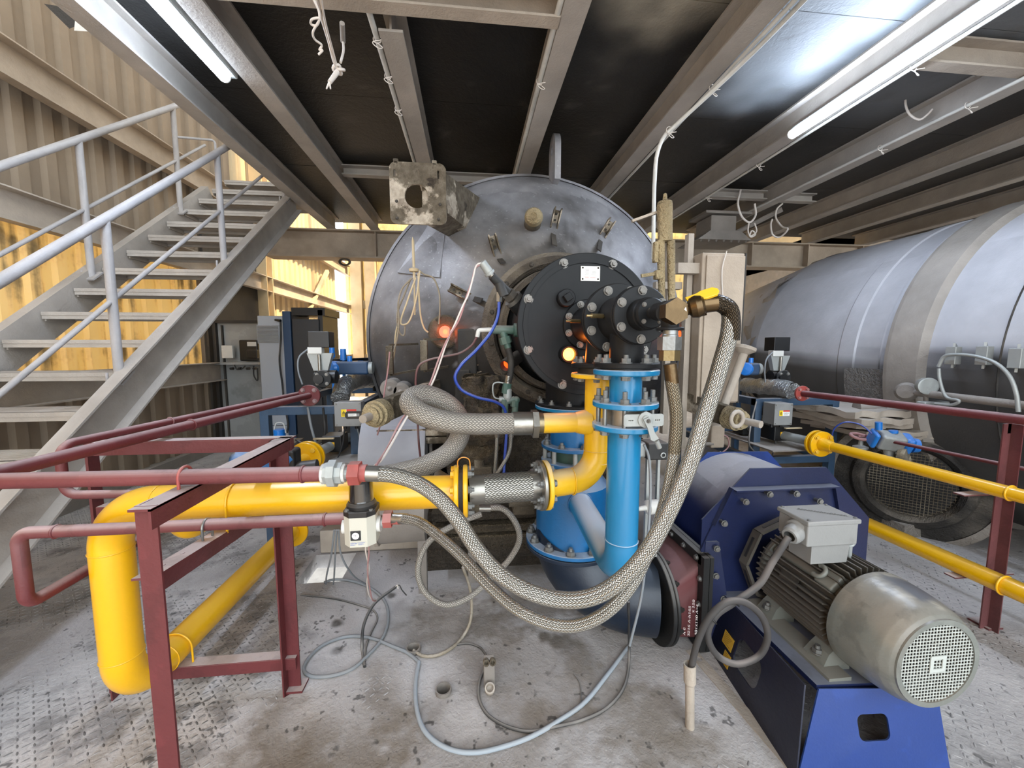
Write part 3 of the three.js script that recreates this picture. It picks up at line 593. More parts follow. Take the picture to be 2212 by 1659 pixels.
  // junction rails at left edge and the clamp bars
  for (const [u, v, d] of [[842, 778, 2.7], [916, 768, 2.55]]) { const p = at(u, v, d); const k = part('clamp_bar', box(p.x, p.y, p.z, .045, .19, .04, .004), M.rusty, fur); part('arm', [bar(V(p.x, p.y + .1, p.z), V(p.x + .16, p.y + .11, p.z - .2), .012, .014), bar(V(p.x, p.y - .1, p.z), V(p.x + .14, p.y - .08, p.z - .2), .012, .014)], M.rusty, k); }
  for (const [u, v] of [[845, 838], [868, 845]]) { const p = at(u, v, 3.0); part('boss', lathe(V(p.x, p.y, p.z), FWD, [[.07, -.1], [.07, .05], [.05, .06], [.02, .06], [0, .08]], 28), M.dusty, fur); }
  part('inspection_cover', box(at(1000, 770, 2.62).x + .03, at(1000, 770, 2.62).y - .02, -2.64, .13, .4, .09, .015), M.sootMetal, fur, 'narrow sooty upright cover beside the burner');
}
// ---------------------------------------------------------------- crusted foundation under the head
{
  const f = thing('foundation', 'dust-caked stacked steel base beams and jacks on the floor under the furnace head', 'base', V(.4, 0, -2.9));
  const lump = (cx, cy, cz, sx, sy, sz, k, sd) => { const g = new THREE.BoxGeometry(sx, sy, sz, 18, 18, 6), p = g.attributes.position; for (let i = 0; i < p.count; i++) { const x = p.getX(i) + cx, y = p.getY(i) + cy, z = p.getZ(i) + cz, n = fbm(x * 5 + sd, y * 5, z * 5) * k, m = n3(x * 16, y * 16, z * 16 + sd) * k * .35; p.setXYZ(i, x + n * .5, y + n * .4, z + (n + m)); } g.computeVertexNormals(); return g; };
  const C2 = mat('#3d342a', { rough: .95, dust: .55, spots: .5, dustHex: '#75664f', bump: 'crust', bumpScale: .015, bumpRep: 3, map: 'scuff', mapScale: 2 });
  part('refractory_block', lump(.3, .82, -2.85, .78, .95, .45, .1, 2), C2, fur, 'soot-caked crumbling refractory block'); part('refractory_block', lump(.8, .8, -2.95, .7, .9, .4, .08, 9), C2, fur);
  part('side_cheek', box(-.05, .9, -2.72, .1, .9, .3, .01), M.sootMetal, fur);
  part('kerb_beam', box(-.62, .09, -2.92, .95, .17, .12, .01), M.dustyLight, f);
  for (const [y, h] of [[.42, .06], [.33, .05], [.25, .07]]) part('base_beam', box(.42, y, -2.5, 1.35, h, .12, .01), C2, f);
  part('base_web', box(.42, .2, -2.62, 1.5, .4, .12), C2, f);
  part('roller_pipe', cyl(V(.1, .17, -2.52), V(1.05, .17, -2.52), .07), C2, f);
  part('burnt_insulation', [lump(.06, 1.12, -2.4, .2, .42, .16, .16, 5), lump(.02, .78, -2.5, .3, .4, .2, .14, 8)], C2, fur, 'torn burnt insulation hanging beside the burner');
  part('leg', box(.0, .1, -2.42, .05, .2, .05), M.dusty, f);
  part('jack', [box(.05, .62, -2.45, .16, .28, .16, .01), cyl(V(.05, .47, -2.4), V(.05, .8, -2.4), .03)], M.rusty, f);
  part('pump_block', [box(.33, .55, -2.42, .14, .2, .14, .01), cyl(V(.23, .55, -2.34), V(.45, .55, -2.34), .035)], M.rusty, f);
}
// left casing below the latch: an upright rounded sheet-metal housing, a squat cylinder before it
{
  const c = thing('roller_housing', 'grey rounded sheet-metal housing left of the furnace foot, behind the regulator', 'housing', V(-.5, 0, -2.9));
  part('drum_cover', [cyl(V(-.72, .72, -2.9), V(-.30, .72, -2.9), .36, .36, 40)], M.drum, c);
  part('bearing_plate', [plate(V(-.29, .72, -2.9), V(0, 0, -1), Y, rrect(.3, .3, .1), .02)], M.dusty, c);
  bolt(c, V(-.265, .74, -2.8), X, .04, 'head', M.zinc);
  part('stand', hexa(V(-.72, 0, -2.99), V(-.3, 0, -2.99), V(-.32, .6, -2.8), V(-.68, .6, -2.8), V(-.72, 0, -3.2), V(-.3, 0, -3.2), V(-.32, .6, -3.1), V(-.68, .6, -3.1)), M.dusty, c);
  part('cross_beam', [box(-.32, .93, -2.72, .6, .05, .2, .01), box(-.32, .87, -2.72, .56, .05, .14, .01)], M.rustPlate, c);
  const d = thing('air_cylinder', 'short dusty grey cylinder lying under the yellow pipe beside the furnace foot', 'cylinder', V(-.35, .25, -2.1));
  part('barrel', lathe(V(-.5, .6, -2.12), V(1, 0, -.05), [[0, 0], [.15, 0], [.155, .01], [.155, .25], [.0, .26]], 40), M.dusty, d);
  part('end_ring', lathe(V(-.51, .6, -2.12), V(1, 0, -.05), [[.14, 0], [.165, 0], [.165, .02], [.14, .02]], 40), M.dustyLight, d);
  part('saddle', [box(-.3, .26, -2.34, .05, .52, .05), box(-.36, .53, -2.27, .2, .04, .2)], M.dusty, d);
}
// tall dusty panel right of the furnace with its frame
{
  const p = thing('control_cabinet', 'tall dusty beige upright cabinet right of the furnace, behind the braided hose', 'cabinet', V(1.65, .7, -2.75));
  const a = at(1518, 545, 2.6), b = at(1610, 545, 2.6), e = at(1600, 870, 2.6);
  part('case', box((a.x + b.x) / 2, (a.y + e.y) / 2, -2.72, b.x - a.x, a.y - e.y, .24, .008), M.beige, p);
  part('door', box((a.x + b.x) / 2 + .01, (a.y + e.y) / 2 - .005, -2.593, b.x - a.x - .03, a.y - e.y - .03, .012, .004), M.beige, p);
  part('edge', box(b.x + .004, (a.y + e.y) / 2, -2.62, .01, a.y - e.y, .05), M.sootMetal, p);
  part('frame', [box(a.x - .03, (a.y + e.y) / 2 - .1, -2.72, .04, a.y - e.y + .5, .05), box(a.x - .14, (a.y + e.y) / 2 - .1, -2.78, .04, a.y - e.y + .3, .05), box(a.x - .06, a.y - .1, -2.66, .19, .07, .06), box(a.x - .15, a.y - .2, -2.78, .2, .05, .05)], M.dustyLight, p);
  part('wire', wire([at(1570, 542, 2.57), at(1560, 580, 2.575), at(1562, 660, 2.58)], .004), M.wireWhite, p);
  const q = thing('chute', 'beige pipe stub with a flared mouth beside the tall dusty panel', 'pipe', at(1580, 840, 2.5));
  part('stub', cyl(at(1606, 765, 2.5), at(1562, 880, 2.48), .028), M.dustyLight, q); part('flare', lathe(at(1608, 755, 2.5), V(.3, 1, 0), [[.03, -.03], [.07, 0], [.07, .02], [.03, .03]], 24), M.dustyLight, q);
}
// ---------------------------------------------------------------- burner
{
  const b = thing('burner', 'black flanged burner head bolted to the furnace, glowing sight port in its big round plate', 'burner', V(.54, 1.1, -1.9));
  const K = M.black, z = M.zinc;
  part('housing', lathe(ax(2.5), FWD, [[.33, 0], [.33, .16], [.30, .2], [.30, .72], [.28, .72]], 64), K, b);
  const pl = part('front_plate', disc(ax(1.81), FWD, .326, .022, 0, 96, .003), K, b, 'big round black plate');
  for (let i = 0; i < 8; i++) { const a = (i + .5) / 8 * 6.2832; bolt(b, ax(1.788).add(V(Math.cos(a) * .297, Math.sin(a) * .297, 0)), FWD, .03, 'nut', z, 'stud_bolt'); }
  // name plate: fine print and a red line, held by four screws
  const np = T.name = canvas(256, 180, (c, w, h) => {
    c.fillStyle = '#e9e6de'; c.fillRect(0, 0, w, h); c.fillStyle = '#4c4844'; c.save(); c.translate(w, h); c.rotate(Math.PI); c.font = '13px sans-serif';
    c.fillStyle = '#b2453a'; for (let i = 0; i < 9; i++) c.fillRect(58 + i * 8, 30 + (i * 5) % 4, 6, 9 - (i * 3) % 4); c.fillStyle = '#c06a62'; c.fillRect(150, 30, 52, 6); c.fillRect(150, 44, 58, 4);
    c.fillStyle = '#5a5652'; for (let i = 0; i < 5; i++) { c.fillRect(50 + (i % 2) * 8, 58 + i * 19, 66 - i * 5, 3); c.fillRect(150, 70 + i * 18, 56 - (i * 11) % 20, 3); c.strokeStyle = '#8a8680'; c.strokeRect(40, 52 + i * 19, 178, .5); }
    c.restore();
  });
  const pm = new THREE.MeshPhysicalMaterial({ map: np, roughness: .4 });
  const n0 = at(1275, 591, 1.785), pg = new THREE.PlaneGeometry(.088, .064); own(pm);
  const nm = part('name_plate', [pg.translate(n0.x, n0.y, n0.z + .0035)], pm, pl, 'white name plate with fine red and grey print');
  part('backing', box(n0.x, n0.y, n0.z + .0015, .09, .066, .003), M.white, nm);
  for (const [x, y] of [[-.036, -.025], [.036, -.025], [-.036, .025], [.036, .025]]) bolt(b, V(n0.x + x, n0.y + y, n0.z + .003), FWD, .006, 'head', M.sootMetal, 'screw');
  // square-headed plug and the sight port
  const q0 = at(1221, 645, 1.78); const plug = part('plug', [lathe(V(q0.x, q0.y, q0.z - .01), FWD, [[.04, 0], [.04, .04], [.036, .045], [0, .045]], 30)], K, b); part('square_head', box(q0.x, q0.y, q0.z + .05, .034, .034, .03, .003, [0, 0, .6]), K, plug);
  const s0 = at(1225, 765, 1.78); const sp = part('sight_port', lathe(V(s0.x, s0.y, s0.z - .01), FWD, [[.04, 0], [.04, .05], [.037, .056], [.03, .056], [.029, .05], [.029, .02]], 32), K, b);
  part('glowing_fire', lathe(V(s0.x, s0.y, s0.z + .02), FWD, [[.029, 0], [0, .001]], 26), M.fireHot, sp); part('glass', lathe(V(s0.x, s0.y, s0.z + .04), FWD, [[.029, 0], [0, .0005]], 26), M.glass, sp);
  const L = new THREE.PointLight(0xff7a28, .1, 0, 2); L.position.set(s0.x, s0.y, s0.z + .06); scene.add(L);
  // gas chamber, oil chamber, flanges, lance
  part('inner_flange', disc(ax(1.786), FWD, .116, .016, 0, 52), K, b); boltRing(b, ax(1.77), FWD, .098, 8, .022, 'nut', z, .5, 'stud_bolt');
  part('gas_chamber', [cyl(ax(1.78), ax(1.42), .084, .084, 40), cyl(V(.535, 1.6, -1.57), V(.525, 1.432, -1.57), .056, .056, 32)], K, b);
  part('gas_port_flange', disc(V(.525, 1.416, -1.57), Y, .112, .018, 0, 44), K, b, 'small black flange above the yellow pipe');
  part('air_chamber', [cyl(ax(1.41), ax(1.21), .08, .08, 40), cyl(V(.54, 1.6, -1.32), V(.54, 1.445, -1.32), .0575, .0575, 32)], K, b);
  part('middle_flange', [disc(ax(1.434), FWD, .131, .016, 0, 60), disc(ax(1.416), FWD, .129, .014, 0, 60)], K, b); boltRing(b, ax(1.402), FWD, .109, 8, .024, 'head', z, .5);
  part('front_flange', [disc(ax(1.236), FWD, .094, .013, 0, 52), disc(ax(1.22), FWD, .092, .013, 0, 52)], K, b); boltRing(b, ax(1.207), FWD, .076, 6, .021, 'head', z, .5);
  part('port_flange', disc(V(.54, 1.428, -1.32), Y, .112, .018, 0, 48), K, b, 'black flange above the blue pipe');
  part('boss', lathe(ax(1.21), FWD, [[.05, 0], [.05, .05], [.047, .055], [.047, .07], [.043, .075], [.0, .075]], 40), K, b); boltRing(b, ax(1.135), FWD, .035, 4, .01, 'head', z, .5, 'screw');
  part('lance', [cyl(ax(1.14), ax(1.045), .0175, .0175, 24)], M.blackMatte, b); part('coupling', cyl(ax(1.1), ax(1.05), .0255, .0255, 24), K, b);
  for (const [d, r] of [[1.6, .087], [1.33, .083]]) { const p = V(.54 - r, 1.605, -d), c = part('drain_cock', cyl(p, p.clone().add(V(-.045, 0, .012)), .008), M.brass, b); part('lever', box(p.x - .05, p.y, p.z + .012, .026, .008, .012, .002), M.brass, c); }
}
const Kz = M.zinc;
// ---------------------------------------------------------------- blue primary-air pipe with butterfly valve
{
  const t = thing('primary_air_pipe', 'bright blue upright pipe with stacked flanges and a lever damper below the burner', 'pipe', V(.54, .6, -1.32));
  const P = M.pipeBlue, c = (y) => V(.54, y, -1.32);
  const f = (y, lab) => part('flange', disc(c(y), Y, .112, .019, .05, 48), P, t, lab);
  f(1.404); f(1.292); f(1.214);
  part('gasket', cyl(c(1.422), c(1.4285), .09, .09, 30), M.plastic, t);
  part('upper_pipe', cyl(c(1.31), c(1.406), .0555, .0555, 36), P, t);
  boltRing(t, c(1.446), Y, .091, 8, .027, 'nut', Kz, .5, 'stud_bolt'); boltRing(t, c(1.404), V(0, -1, 0), .091, 8, .027, 'head', Kz, .5);
  boltRing(t, c(1.311), Y, .091, 8, .027, 'stud', Kz, .5, 'stud_bolt'); boltRing(t, c(1.214), V(0, -1, 0), .091, 8, .027, 'head', Kz, .5);
  for (let i = 0; i < 8; i++) { const a = (i + .5) / 8 * 6.2832, p = V(.54 + Math.cos(a) * .091, 0, -1.32 + Math.sin(a) * .091); part('threaded_rod', cyl(p.clone().setY(1.23), p.clone().setY(1.294), .008, .008, 10), Kz, t); }
  const path = fillet([c(1.222), c(.665), V(.535, .73, -1.86)], .1, 14);
  part('pipe', tube(path, .0575, 36), P, t);
  for (const y of [.803]) part('weld_bead', orient(new THREE.TorusGeometry(.0575, .003, 6, 40).rotateX(Math.PI / 2), c(y), Y), P, t);
  const v = thing('butterfly_valve', 'grey damper with a perforated index plate and hand lever, clamped between blue flanges', 'valve', V(.54, 1.233, -1.32));
  part('body', lathe(c(1.2335), Y, [[.05, 0], [.07, 0], [.07, .058], [.05, .058]], 40), M.steel, v);
  const vz = -1.32 + .105;
  part('index_plate', plate(V(.56, 1.262, vz), X, Y, rrect(.135, .04, .008), .006, [-.05, -.044, -.038, .04, .046, .052].map((x) => ({ x, y: 0, r: .0022 }))), M.galv, v);
  part('stem', cyl(V(.565, 1.262, vz - .06), V(.565, 1.262, vz + .016), .009), M.steel, v);
  part('hub', lathe(V(.565, 1.264, vz + .006), FWD, [[.026, 0], [.026, .004], [.015, .006], [.015, .01], [0, .01]], 28), M.galv, v);
  part('lever', plate(V(.565, 1.262, vz + .016), V(.45, -.9, 0), V(.9, .45, 0), [[-.01, -.01], [.02, -.009], [.045, -.013], [.062, -.016], [.07, -.008], [.07, .01], [.045, .006], [.02, .009], [-.01, .01]], .006), M.galv, v);
  bolt(v, V(.568, 1.262, vz + .022), FWD, .01, 'nut', Kz);
  part('grip', cyl(V(.597, 1.198, vz + .02), V(.612, 1.172, vz + .014), .008), M.galv, v);
}
// ---------------------------------------------------------------- large combustion-air pipe
{
  const t = thing('combustion_air_pipe', 'large blue flanged air pipe behind the yellow elbow, dark blue elbow at its foot', 'pipe', V(.54, 0, -2.0));
  const c = (y) => V(.54, y, -2.02), P = M.deepBlue, D = M.darkBlue, B = M.pipeBlue;
  part('inlet_neck', cyl(c(1.5), c(1.2), .145, .145, 44), M.black, t);
  part('top_flange', [disc(c(1.198), Y, .2, .014, .1, 56)], M.black, t); part('flange', disc(c(1.178), Y, .2, .018, .1, 56), B, t);
  boltRing(t, c(1.212), Y, .178, 12, .022, 'nut', Kz, .3, 'stud_bolt');
  part('pipe', cyl(c(1.19), c(.985), .118, .118, 44), P, t); part('flange', disc(c(.97), Y, .165, .02, .1, 52), P, t); part('flange', disc(c(.885), Y, .165, .02, .1, 52), P, t);
  boltRing(t, c(.99), Y, .145, 8, .028, 'nut', Kz, .2, 'stud_bolt'); boltRing(t, c(.885), V(0, -1, 0), .145, 8, .028, 'head', Kz, .2);
  for (let i = 0; i < 8; i++) { const a = (i + .2) / 8 * 6.2832; part('spacer', cyl(V(.54 + Math.cos(a) * .145, .9, -2.02 + Math.sin(a) * .145), V(.54 + Math.cos(a) * .145, .975, -2.02 + Math.sin(a) * .145), .012, .012, 14), M.galv, t); }
  part('damper_body', cyl(c(.9), c(.975), .115, .115, 40), M.greenPipe, t);
  part('mixing_chamber', lathe(c(.47), Y, [[.19, 0], [.19, .31], [.15, .36], [.118, .42]], 52), P, t);
  part('chamber_flange', disc(c(.455), Y, .245, .022, .12, 60), P, t, 'wide bolted flange at the foot of the chamber'); part('base_flange', disc(c(.43), Y, .245, .02, .12, 60), D, t);
  boltRing(t, c(.477), Y, .218, 12, .036, 'nut', Kz, .5, 'stud_bolt');
  part('branch_saddle', orient(new THREE.TorusGeometry(.06, .004, 6, 36).rotateX(Math.PI / 2), V(.535, .725, -1.835), V(0, -.1, 1)), P, t);
  const el = []; const cen = V(.80, .42, -2.0), R = .26;
  part('elbow', tube([c(.44), ...Array.from({ length: 13 }, (_, i) => { const a = Math.PI + i / 12 * Math.PI / 2; return V(.80 + Math.cos(a) * R, .48 + Math.sin(a) * R, -2.02 + .15 * (i / 12) ** 2); }), V(.93, .215, -1.835)], .18, 48, { radius: (k) => lerp(.2, .185, k) }), D, t);
  part('outlet_flange', disc(V(.92, .225, -1.835), X, .228, .02, .12, 60), M.blackMatte, t, 'upright black ring flange facing the blower'); part('outlet_flange', disc(V(.942, .225, -1.835), X, .228, .016, .12, 60), M.blackMatte, t);
  boltRing(t, V(.958, .225, -1.835), X, .208, 12, .024, 'nut', M.sootMetal, .5, 'stud_bolt');
}
{ // square-to-round transition, chalked
  const t = thing('transition_duct', 'dusty red tapering duct chalked with writing, between black ring flange and blower', 'duct', V(1.02, 0, -1.9));
  const n = 48, A = [], B = [], y0 = .225, z0 = -1.835;
  for (let i = 0; i < n; i++) { const a = i / n * 6.2832; A.push(V(.96, y0 + Math.sin(a) * .185, z0 + Math.cos(a) * .185)); const c = Math.cos(a), s = Math.sin(a), k = .19 / Math.max(Math.abs(c), Math.abs(s)); B.push(V(1.115, y0 + .02 + s * k, z0 - .085 + c * k)); }
  const g = new THREE.BufferGeometry().setFromPoints([...A, ...B]), ix = []; for (let i = 0; i < n; i++) { const k = (i + 1) % n; ix.push(i, n + i, n + k, i, n + k, k); } g.setIndex(ix); g.computeVertexNormals(); { const q = g.attributes.normal, p = g.attributes.position; for (let i = 0; i < q.count; i++) if (q.getY(i) * (p.getY(i) - y0) + q.getZ(i) * (p.getZ(i) - z0) < 0) q.setXYZ(i, -q.getX(i), -q.getY(i), -q.getZ(i)); }
  const red = mat('#6e3a3b', { rough: .7, dust: .25, spots: .55, dustHex: '#93837f', map: 'scuff' }); red.side = THREE.DoubleSide;
  const sh = part('shell', g, red, t);
  const wt = T.chalk = canvas(256, 256, (c) => { c.clearRect(0, 0, 256, 256); c.strokeStyle = 'rgba(235,225,220,.95)'; c.lineWidth = 3; c.fillStyle = '#efe6e2'; c.font = 'italic 34px serif'; c.save(); c.translate(128, 128); c.rotate(-Math.PI / 2); c.fillText('A 6', -100, -70); c.fillText('3216 A-h165', -110, -20); c.fillText('x 150', 40, 20); c.fillText('301x150 A=4', -112, 62); c.restore(); });
  const wm = own(new THREE.MeshPhysicalMaterial({ map: wt, transparent: true, roughness: .9 }));
  const wg = new THREE.PlaneGeometry(.12, .2).rotateY(-.06).rotateY(.12).translate(1.045, .2, -1.668); part('chalk_writing', [wg], wm, sh);
  part('square_flange', [box(1.115, .255, -1.92 + .215, .03, .48, .05), box(1.115, .255, -1.92 - .215, .03, .48, .05), box(1.115, .255 + .215, -1.92, .03, .05, .43), box(1.115, .255 - .215, -1.92, .03, .05, .43)], M.blackMatte, t);
  for (const z of [-1.74, -1.86, -1.98, -2.1]) bolt(t, V(1.1, .47, z), V(-1, 0, 0), .02, 'head', Kz); for (const y of [.1, .25, .38]) bolt(t, V(1.1, y, -1.705), V(-1, 0, 0), .02, 'head', Kz);
}
// ---------------------------------------------------------------- yellow gas pipes
const gx = (u, d, v = 1070) => at(u, v, d).x;
const MAIN_Y = .952, MAIN_D = 1.47;
{
  const t = thing('gas_pipe', 'thick glossy yellow gas pipe rising at left and running across to the flange pair', 'pipe', V(-1.24, .15, -1.9));
  const xv = at(252, 1290, MAIN_D).x, xf = gx(984, MAIN_D);
  const path = fillet([V(xv + .02, .225, -2.75), V(xv, .225, -MAIN_D), V(xv, MAIN_Y, -MAIN_D), V(xf, MAIN_Y, -MAIN_D)], .155, 14);
  part('pipe', tube(path, .0605, 40), M.yellow, t);
  const bead = (p, d, r = .0605) => part('weld_bead', orient(new THREE.TorusGeometry(r, .0028, 6, 40).rotateX(Math.PI / 2), p, d), M.yellow, t);
  bead(V(xv, .79, -MAIN_D), Y); bead(V(xv, .39, -MAIN_D), Y); bead(V(xv + .17, MAIN_Y, -MAIN_D), X); bead(V(xv + .003, .225, -MAIN_D - .17), Z);
  const fl = (x, n) => { part('flange', disc(V(x, MAIN_Y, -MAIN_D), X, .098, .017, .03, 48), M.yellow, t); };
  fl(xf - .004); fl(gx(1001, MAIN_D)); part('gasket', cyl(V(xf + .012, MAIN_Y, -MAIN_D), V(gx(1001, MAIN_D) + .002, MAIN_Y, -MAIN_D), .08, .08, 30), M.sootMetal, t);
  boltRing(t, V(gx(1001, MAIN_D) + .018, MAIN_Y, -MAIN_D), X, .08, 8, .023, 'nut', M.zinc, .5, 'stud_bolt'); boltRing(t, V(xf - .004, MAIN_Y, -MAIN_D), V(-1, 0, 0), .08, 8, .023, 'head', M.yellow, .5);
  part('far_flange', disc(V(xv + .02, .225, -2.78), Z, .11, .02, .03, 40), M.yellow, t);
  const w = V(gx(990, MAIN_D), MAIN_Y + .09, -MAIN_D);
  solo('bonding_wire', wire([w.clone().add(V(0, 0, .01)), w.clone().add(V(.002, .035, .015)), w.clone().add(V(.02, .045, .015)), w.clone().add(V(.042, .035, .012)), w.clone().add(V(.046, -.005, .01))], .0022), mat('#d08a2c', { map: null, bump: null }), 'thin orange bonding wire arched over the yellow flange pair', 'wire');
  // braided compensator
  const c = thing('compensator', 'stainless braided pipe compensator with steel ends between the yellow flanges', 'compensator', V(gx(1080, MAIN_D), MAIN_Y - .06, -MAIN_D));
  const P = (u) => V(gx(u, lerp(MAIN_D, 1.5, (u - 1001) / 170)), MAIN_Y, -lerp(MAIN_D, 1.5, (u - 1001) / 170));
  part('sleeve', cyl(P(1012), P(1046), .056, .056, 40), M.steel, c); part('sleeve', cyl(P(1143), P(1166), .057, .057, 40), M.steel, c);
  part('braid', tube([P(1044), P(1080), P(1110), P(1145)], .0575, 40, { around: 20, pitch: .03 }), M.braid, c);
  const a = P(1163), b = P(1172), dir = b.clone().sub(a).normalize();
  part('steel_flange', disc(a, dir, .098, .016, .03, 48), M.steel, c); boltRing(c, a, dir.clone().negate(), .08, 8, .024, 'nut', M.zinc, .5, 'stud_bolt');
  // elbow up to the burner with its branch
  const e = thing('gas_elbow_pipe', 'dusty yellow flanged elbow pipe rising to the burner, with a side branch at left', 'pipe', V(.4, .9, -1.52));
  const D2 = M.yellowDusty, f0 = P(1176), top = V(.525, 1.384, -1.57);
  part('pipe', tube(fillet([f0, V(.525, MAIN_Y, -1.57), top], .17, 14), .0535, 36), D2, e);
  part('flange', disc(f0.clone().addScaledVector(dir, -.004), dir, .098, .018, .03, 48), D2, e); boltRing(e, f0.clone().addScaledVector(dir, .014), dir, .08, 8, .023, 'head', M.zinc, .5);
  part('top_flange', disc(V(.525, 1.374, -1.57), Y, .112, .018, .03, 44), D2, e); boltRing(e, V(.525, 1.436, -1.57), Y, .09, 8, .024, 'nut', M.zinc, .5, 'stud_bolt'); boltRing(e, V(.525, 1.374, -1.57), V(0, -1, 0), .09, 8, .024, 'head', M.zinc, .5);
  part('gasket', cyl(V(.525, 1.391, -1.57), V(.525, 1.417, -1.57), .085, .085, 28), M.plastic, e);
  const br = V(.525, 1.188, -1.57), bn = at(1172, 914, 1.57);
  part('branch', [cyl(br, bn, .0415, .0415, 32), lathe(br.clone().add(V(-.035, 0, 0)), V(-1, 0, 0), [[.056, 0], [.05, .03], [.0425, .06]], 32)], D2, e);
  const be = (p, d, r) => part('weld_bead', orient(new THREE.TorusGeometry(r, .0028, 6, 36).rotateX(Math.PI / 2), p, d), D2, e);
  be(V(.525, 1.07, -1.57), Y, .0535); be(V(.525, 1.02, -1.57), Y, .0535); be(at(1236, 1050, 1.53).setY(MAIN_Y), dir, .0535); be(at(1256, 912, 1.57), X, .0415);
  // second, thinner line behind the main one
  const s = thing('pilot_gas_pipe', 'second yellow pipe from the round yellow flange, hooked behind the thick yellow pipe', 'pipe', V(-1.1, .7, -1.9));
  part('pipe', tube(fillet([V(-1.06, .782, -2.62), V(-1.17, .735, -1.66), V(-1.19, .905, -1.66), at(700, 1040, 1.66).setY(.905)], .075, 12), .036, 28), M.yellow, s);
  part('flange', disc(V(-1.062, .782, -2.62), V(.11, 0, -1).negate(), .105, .02, .02, 44), M.yellow, s); part('flange', disc(V(-1.06, .782, -2.66), FWD, .105, .02, .02, 44), M.yellow, s);
  boltRing(s, V(-1.065, .782, -2.6), FWD, .08, 4, .03, 'head', M.yellow, .5);
}
// ---------------------------------------------------------------- braided hoses
const hoseGeo = (pts, r, n, around, pitch) => tube(curve(pts, n), r, 22, { around, pitch });
{
  const h = thing('braided_hose', 'thick dusty braided hose making one loop left of the yellow branch pipe', 'hose', V(.0, 1.0, -1.6));
  const p = [at(1136, 915, 1.57), at(1090, 915, 1.57), at(1020, 916, 1.565), at(950, 908, 1.56), at(900, 888, 1.58), at(886, 866, 1.62), at(910, 853, 1.66), at(955, 866, 1.7), at(986, 893, 1.72), at(996, 930, 1.73), at(975, 972, 1.72), at(925, 1003, 1.7), at(860, 1022, 1.68), at(790, 1032, 1.67), at(722, 1038, 1.66)];
  part('braid', hoseGeo(p, .0435, 170, 18, .03), M.braidDusty, h);
  const n = at(1155, 915, 1.57);
  part('ferrule', cyl(at(1108, 915, 1.57), at(1148, 914.5, 1.57), .0475, .0475, 32), M.steel, h); part('collar', cyl(at(1148, 914.5, 1.57), at(1172, 914, 1.57), .044, .044, 32), M.brass, h);
  part('hex_nut', orient(prism(.061, .061, .024, 6), n.clone(), X), M.steel, h); part('ferrule', cyl(at(745, 1036, 1.664), at(697, 1040, 1.66), .046, .046, 28), M.rusty, h);
}
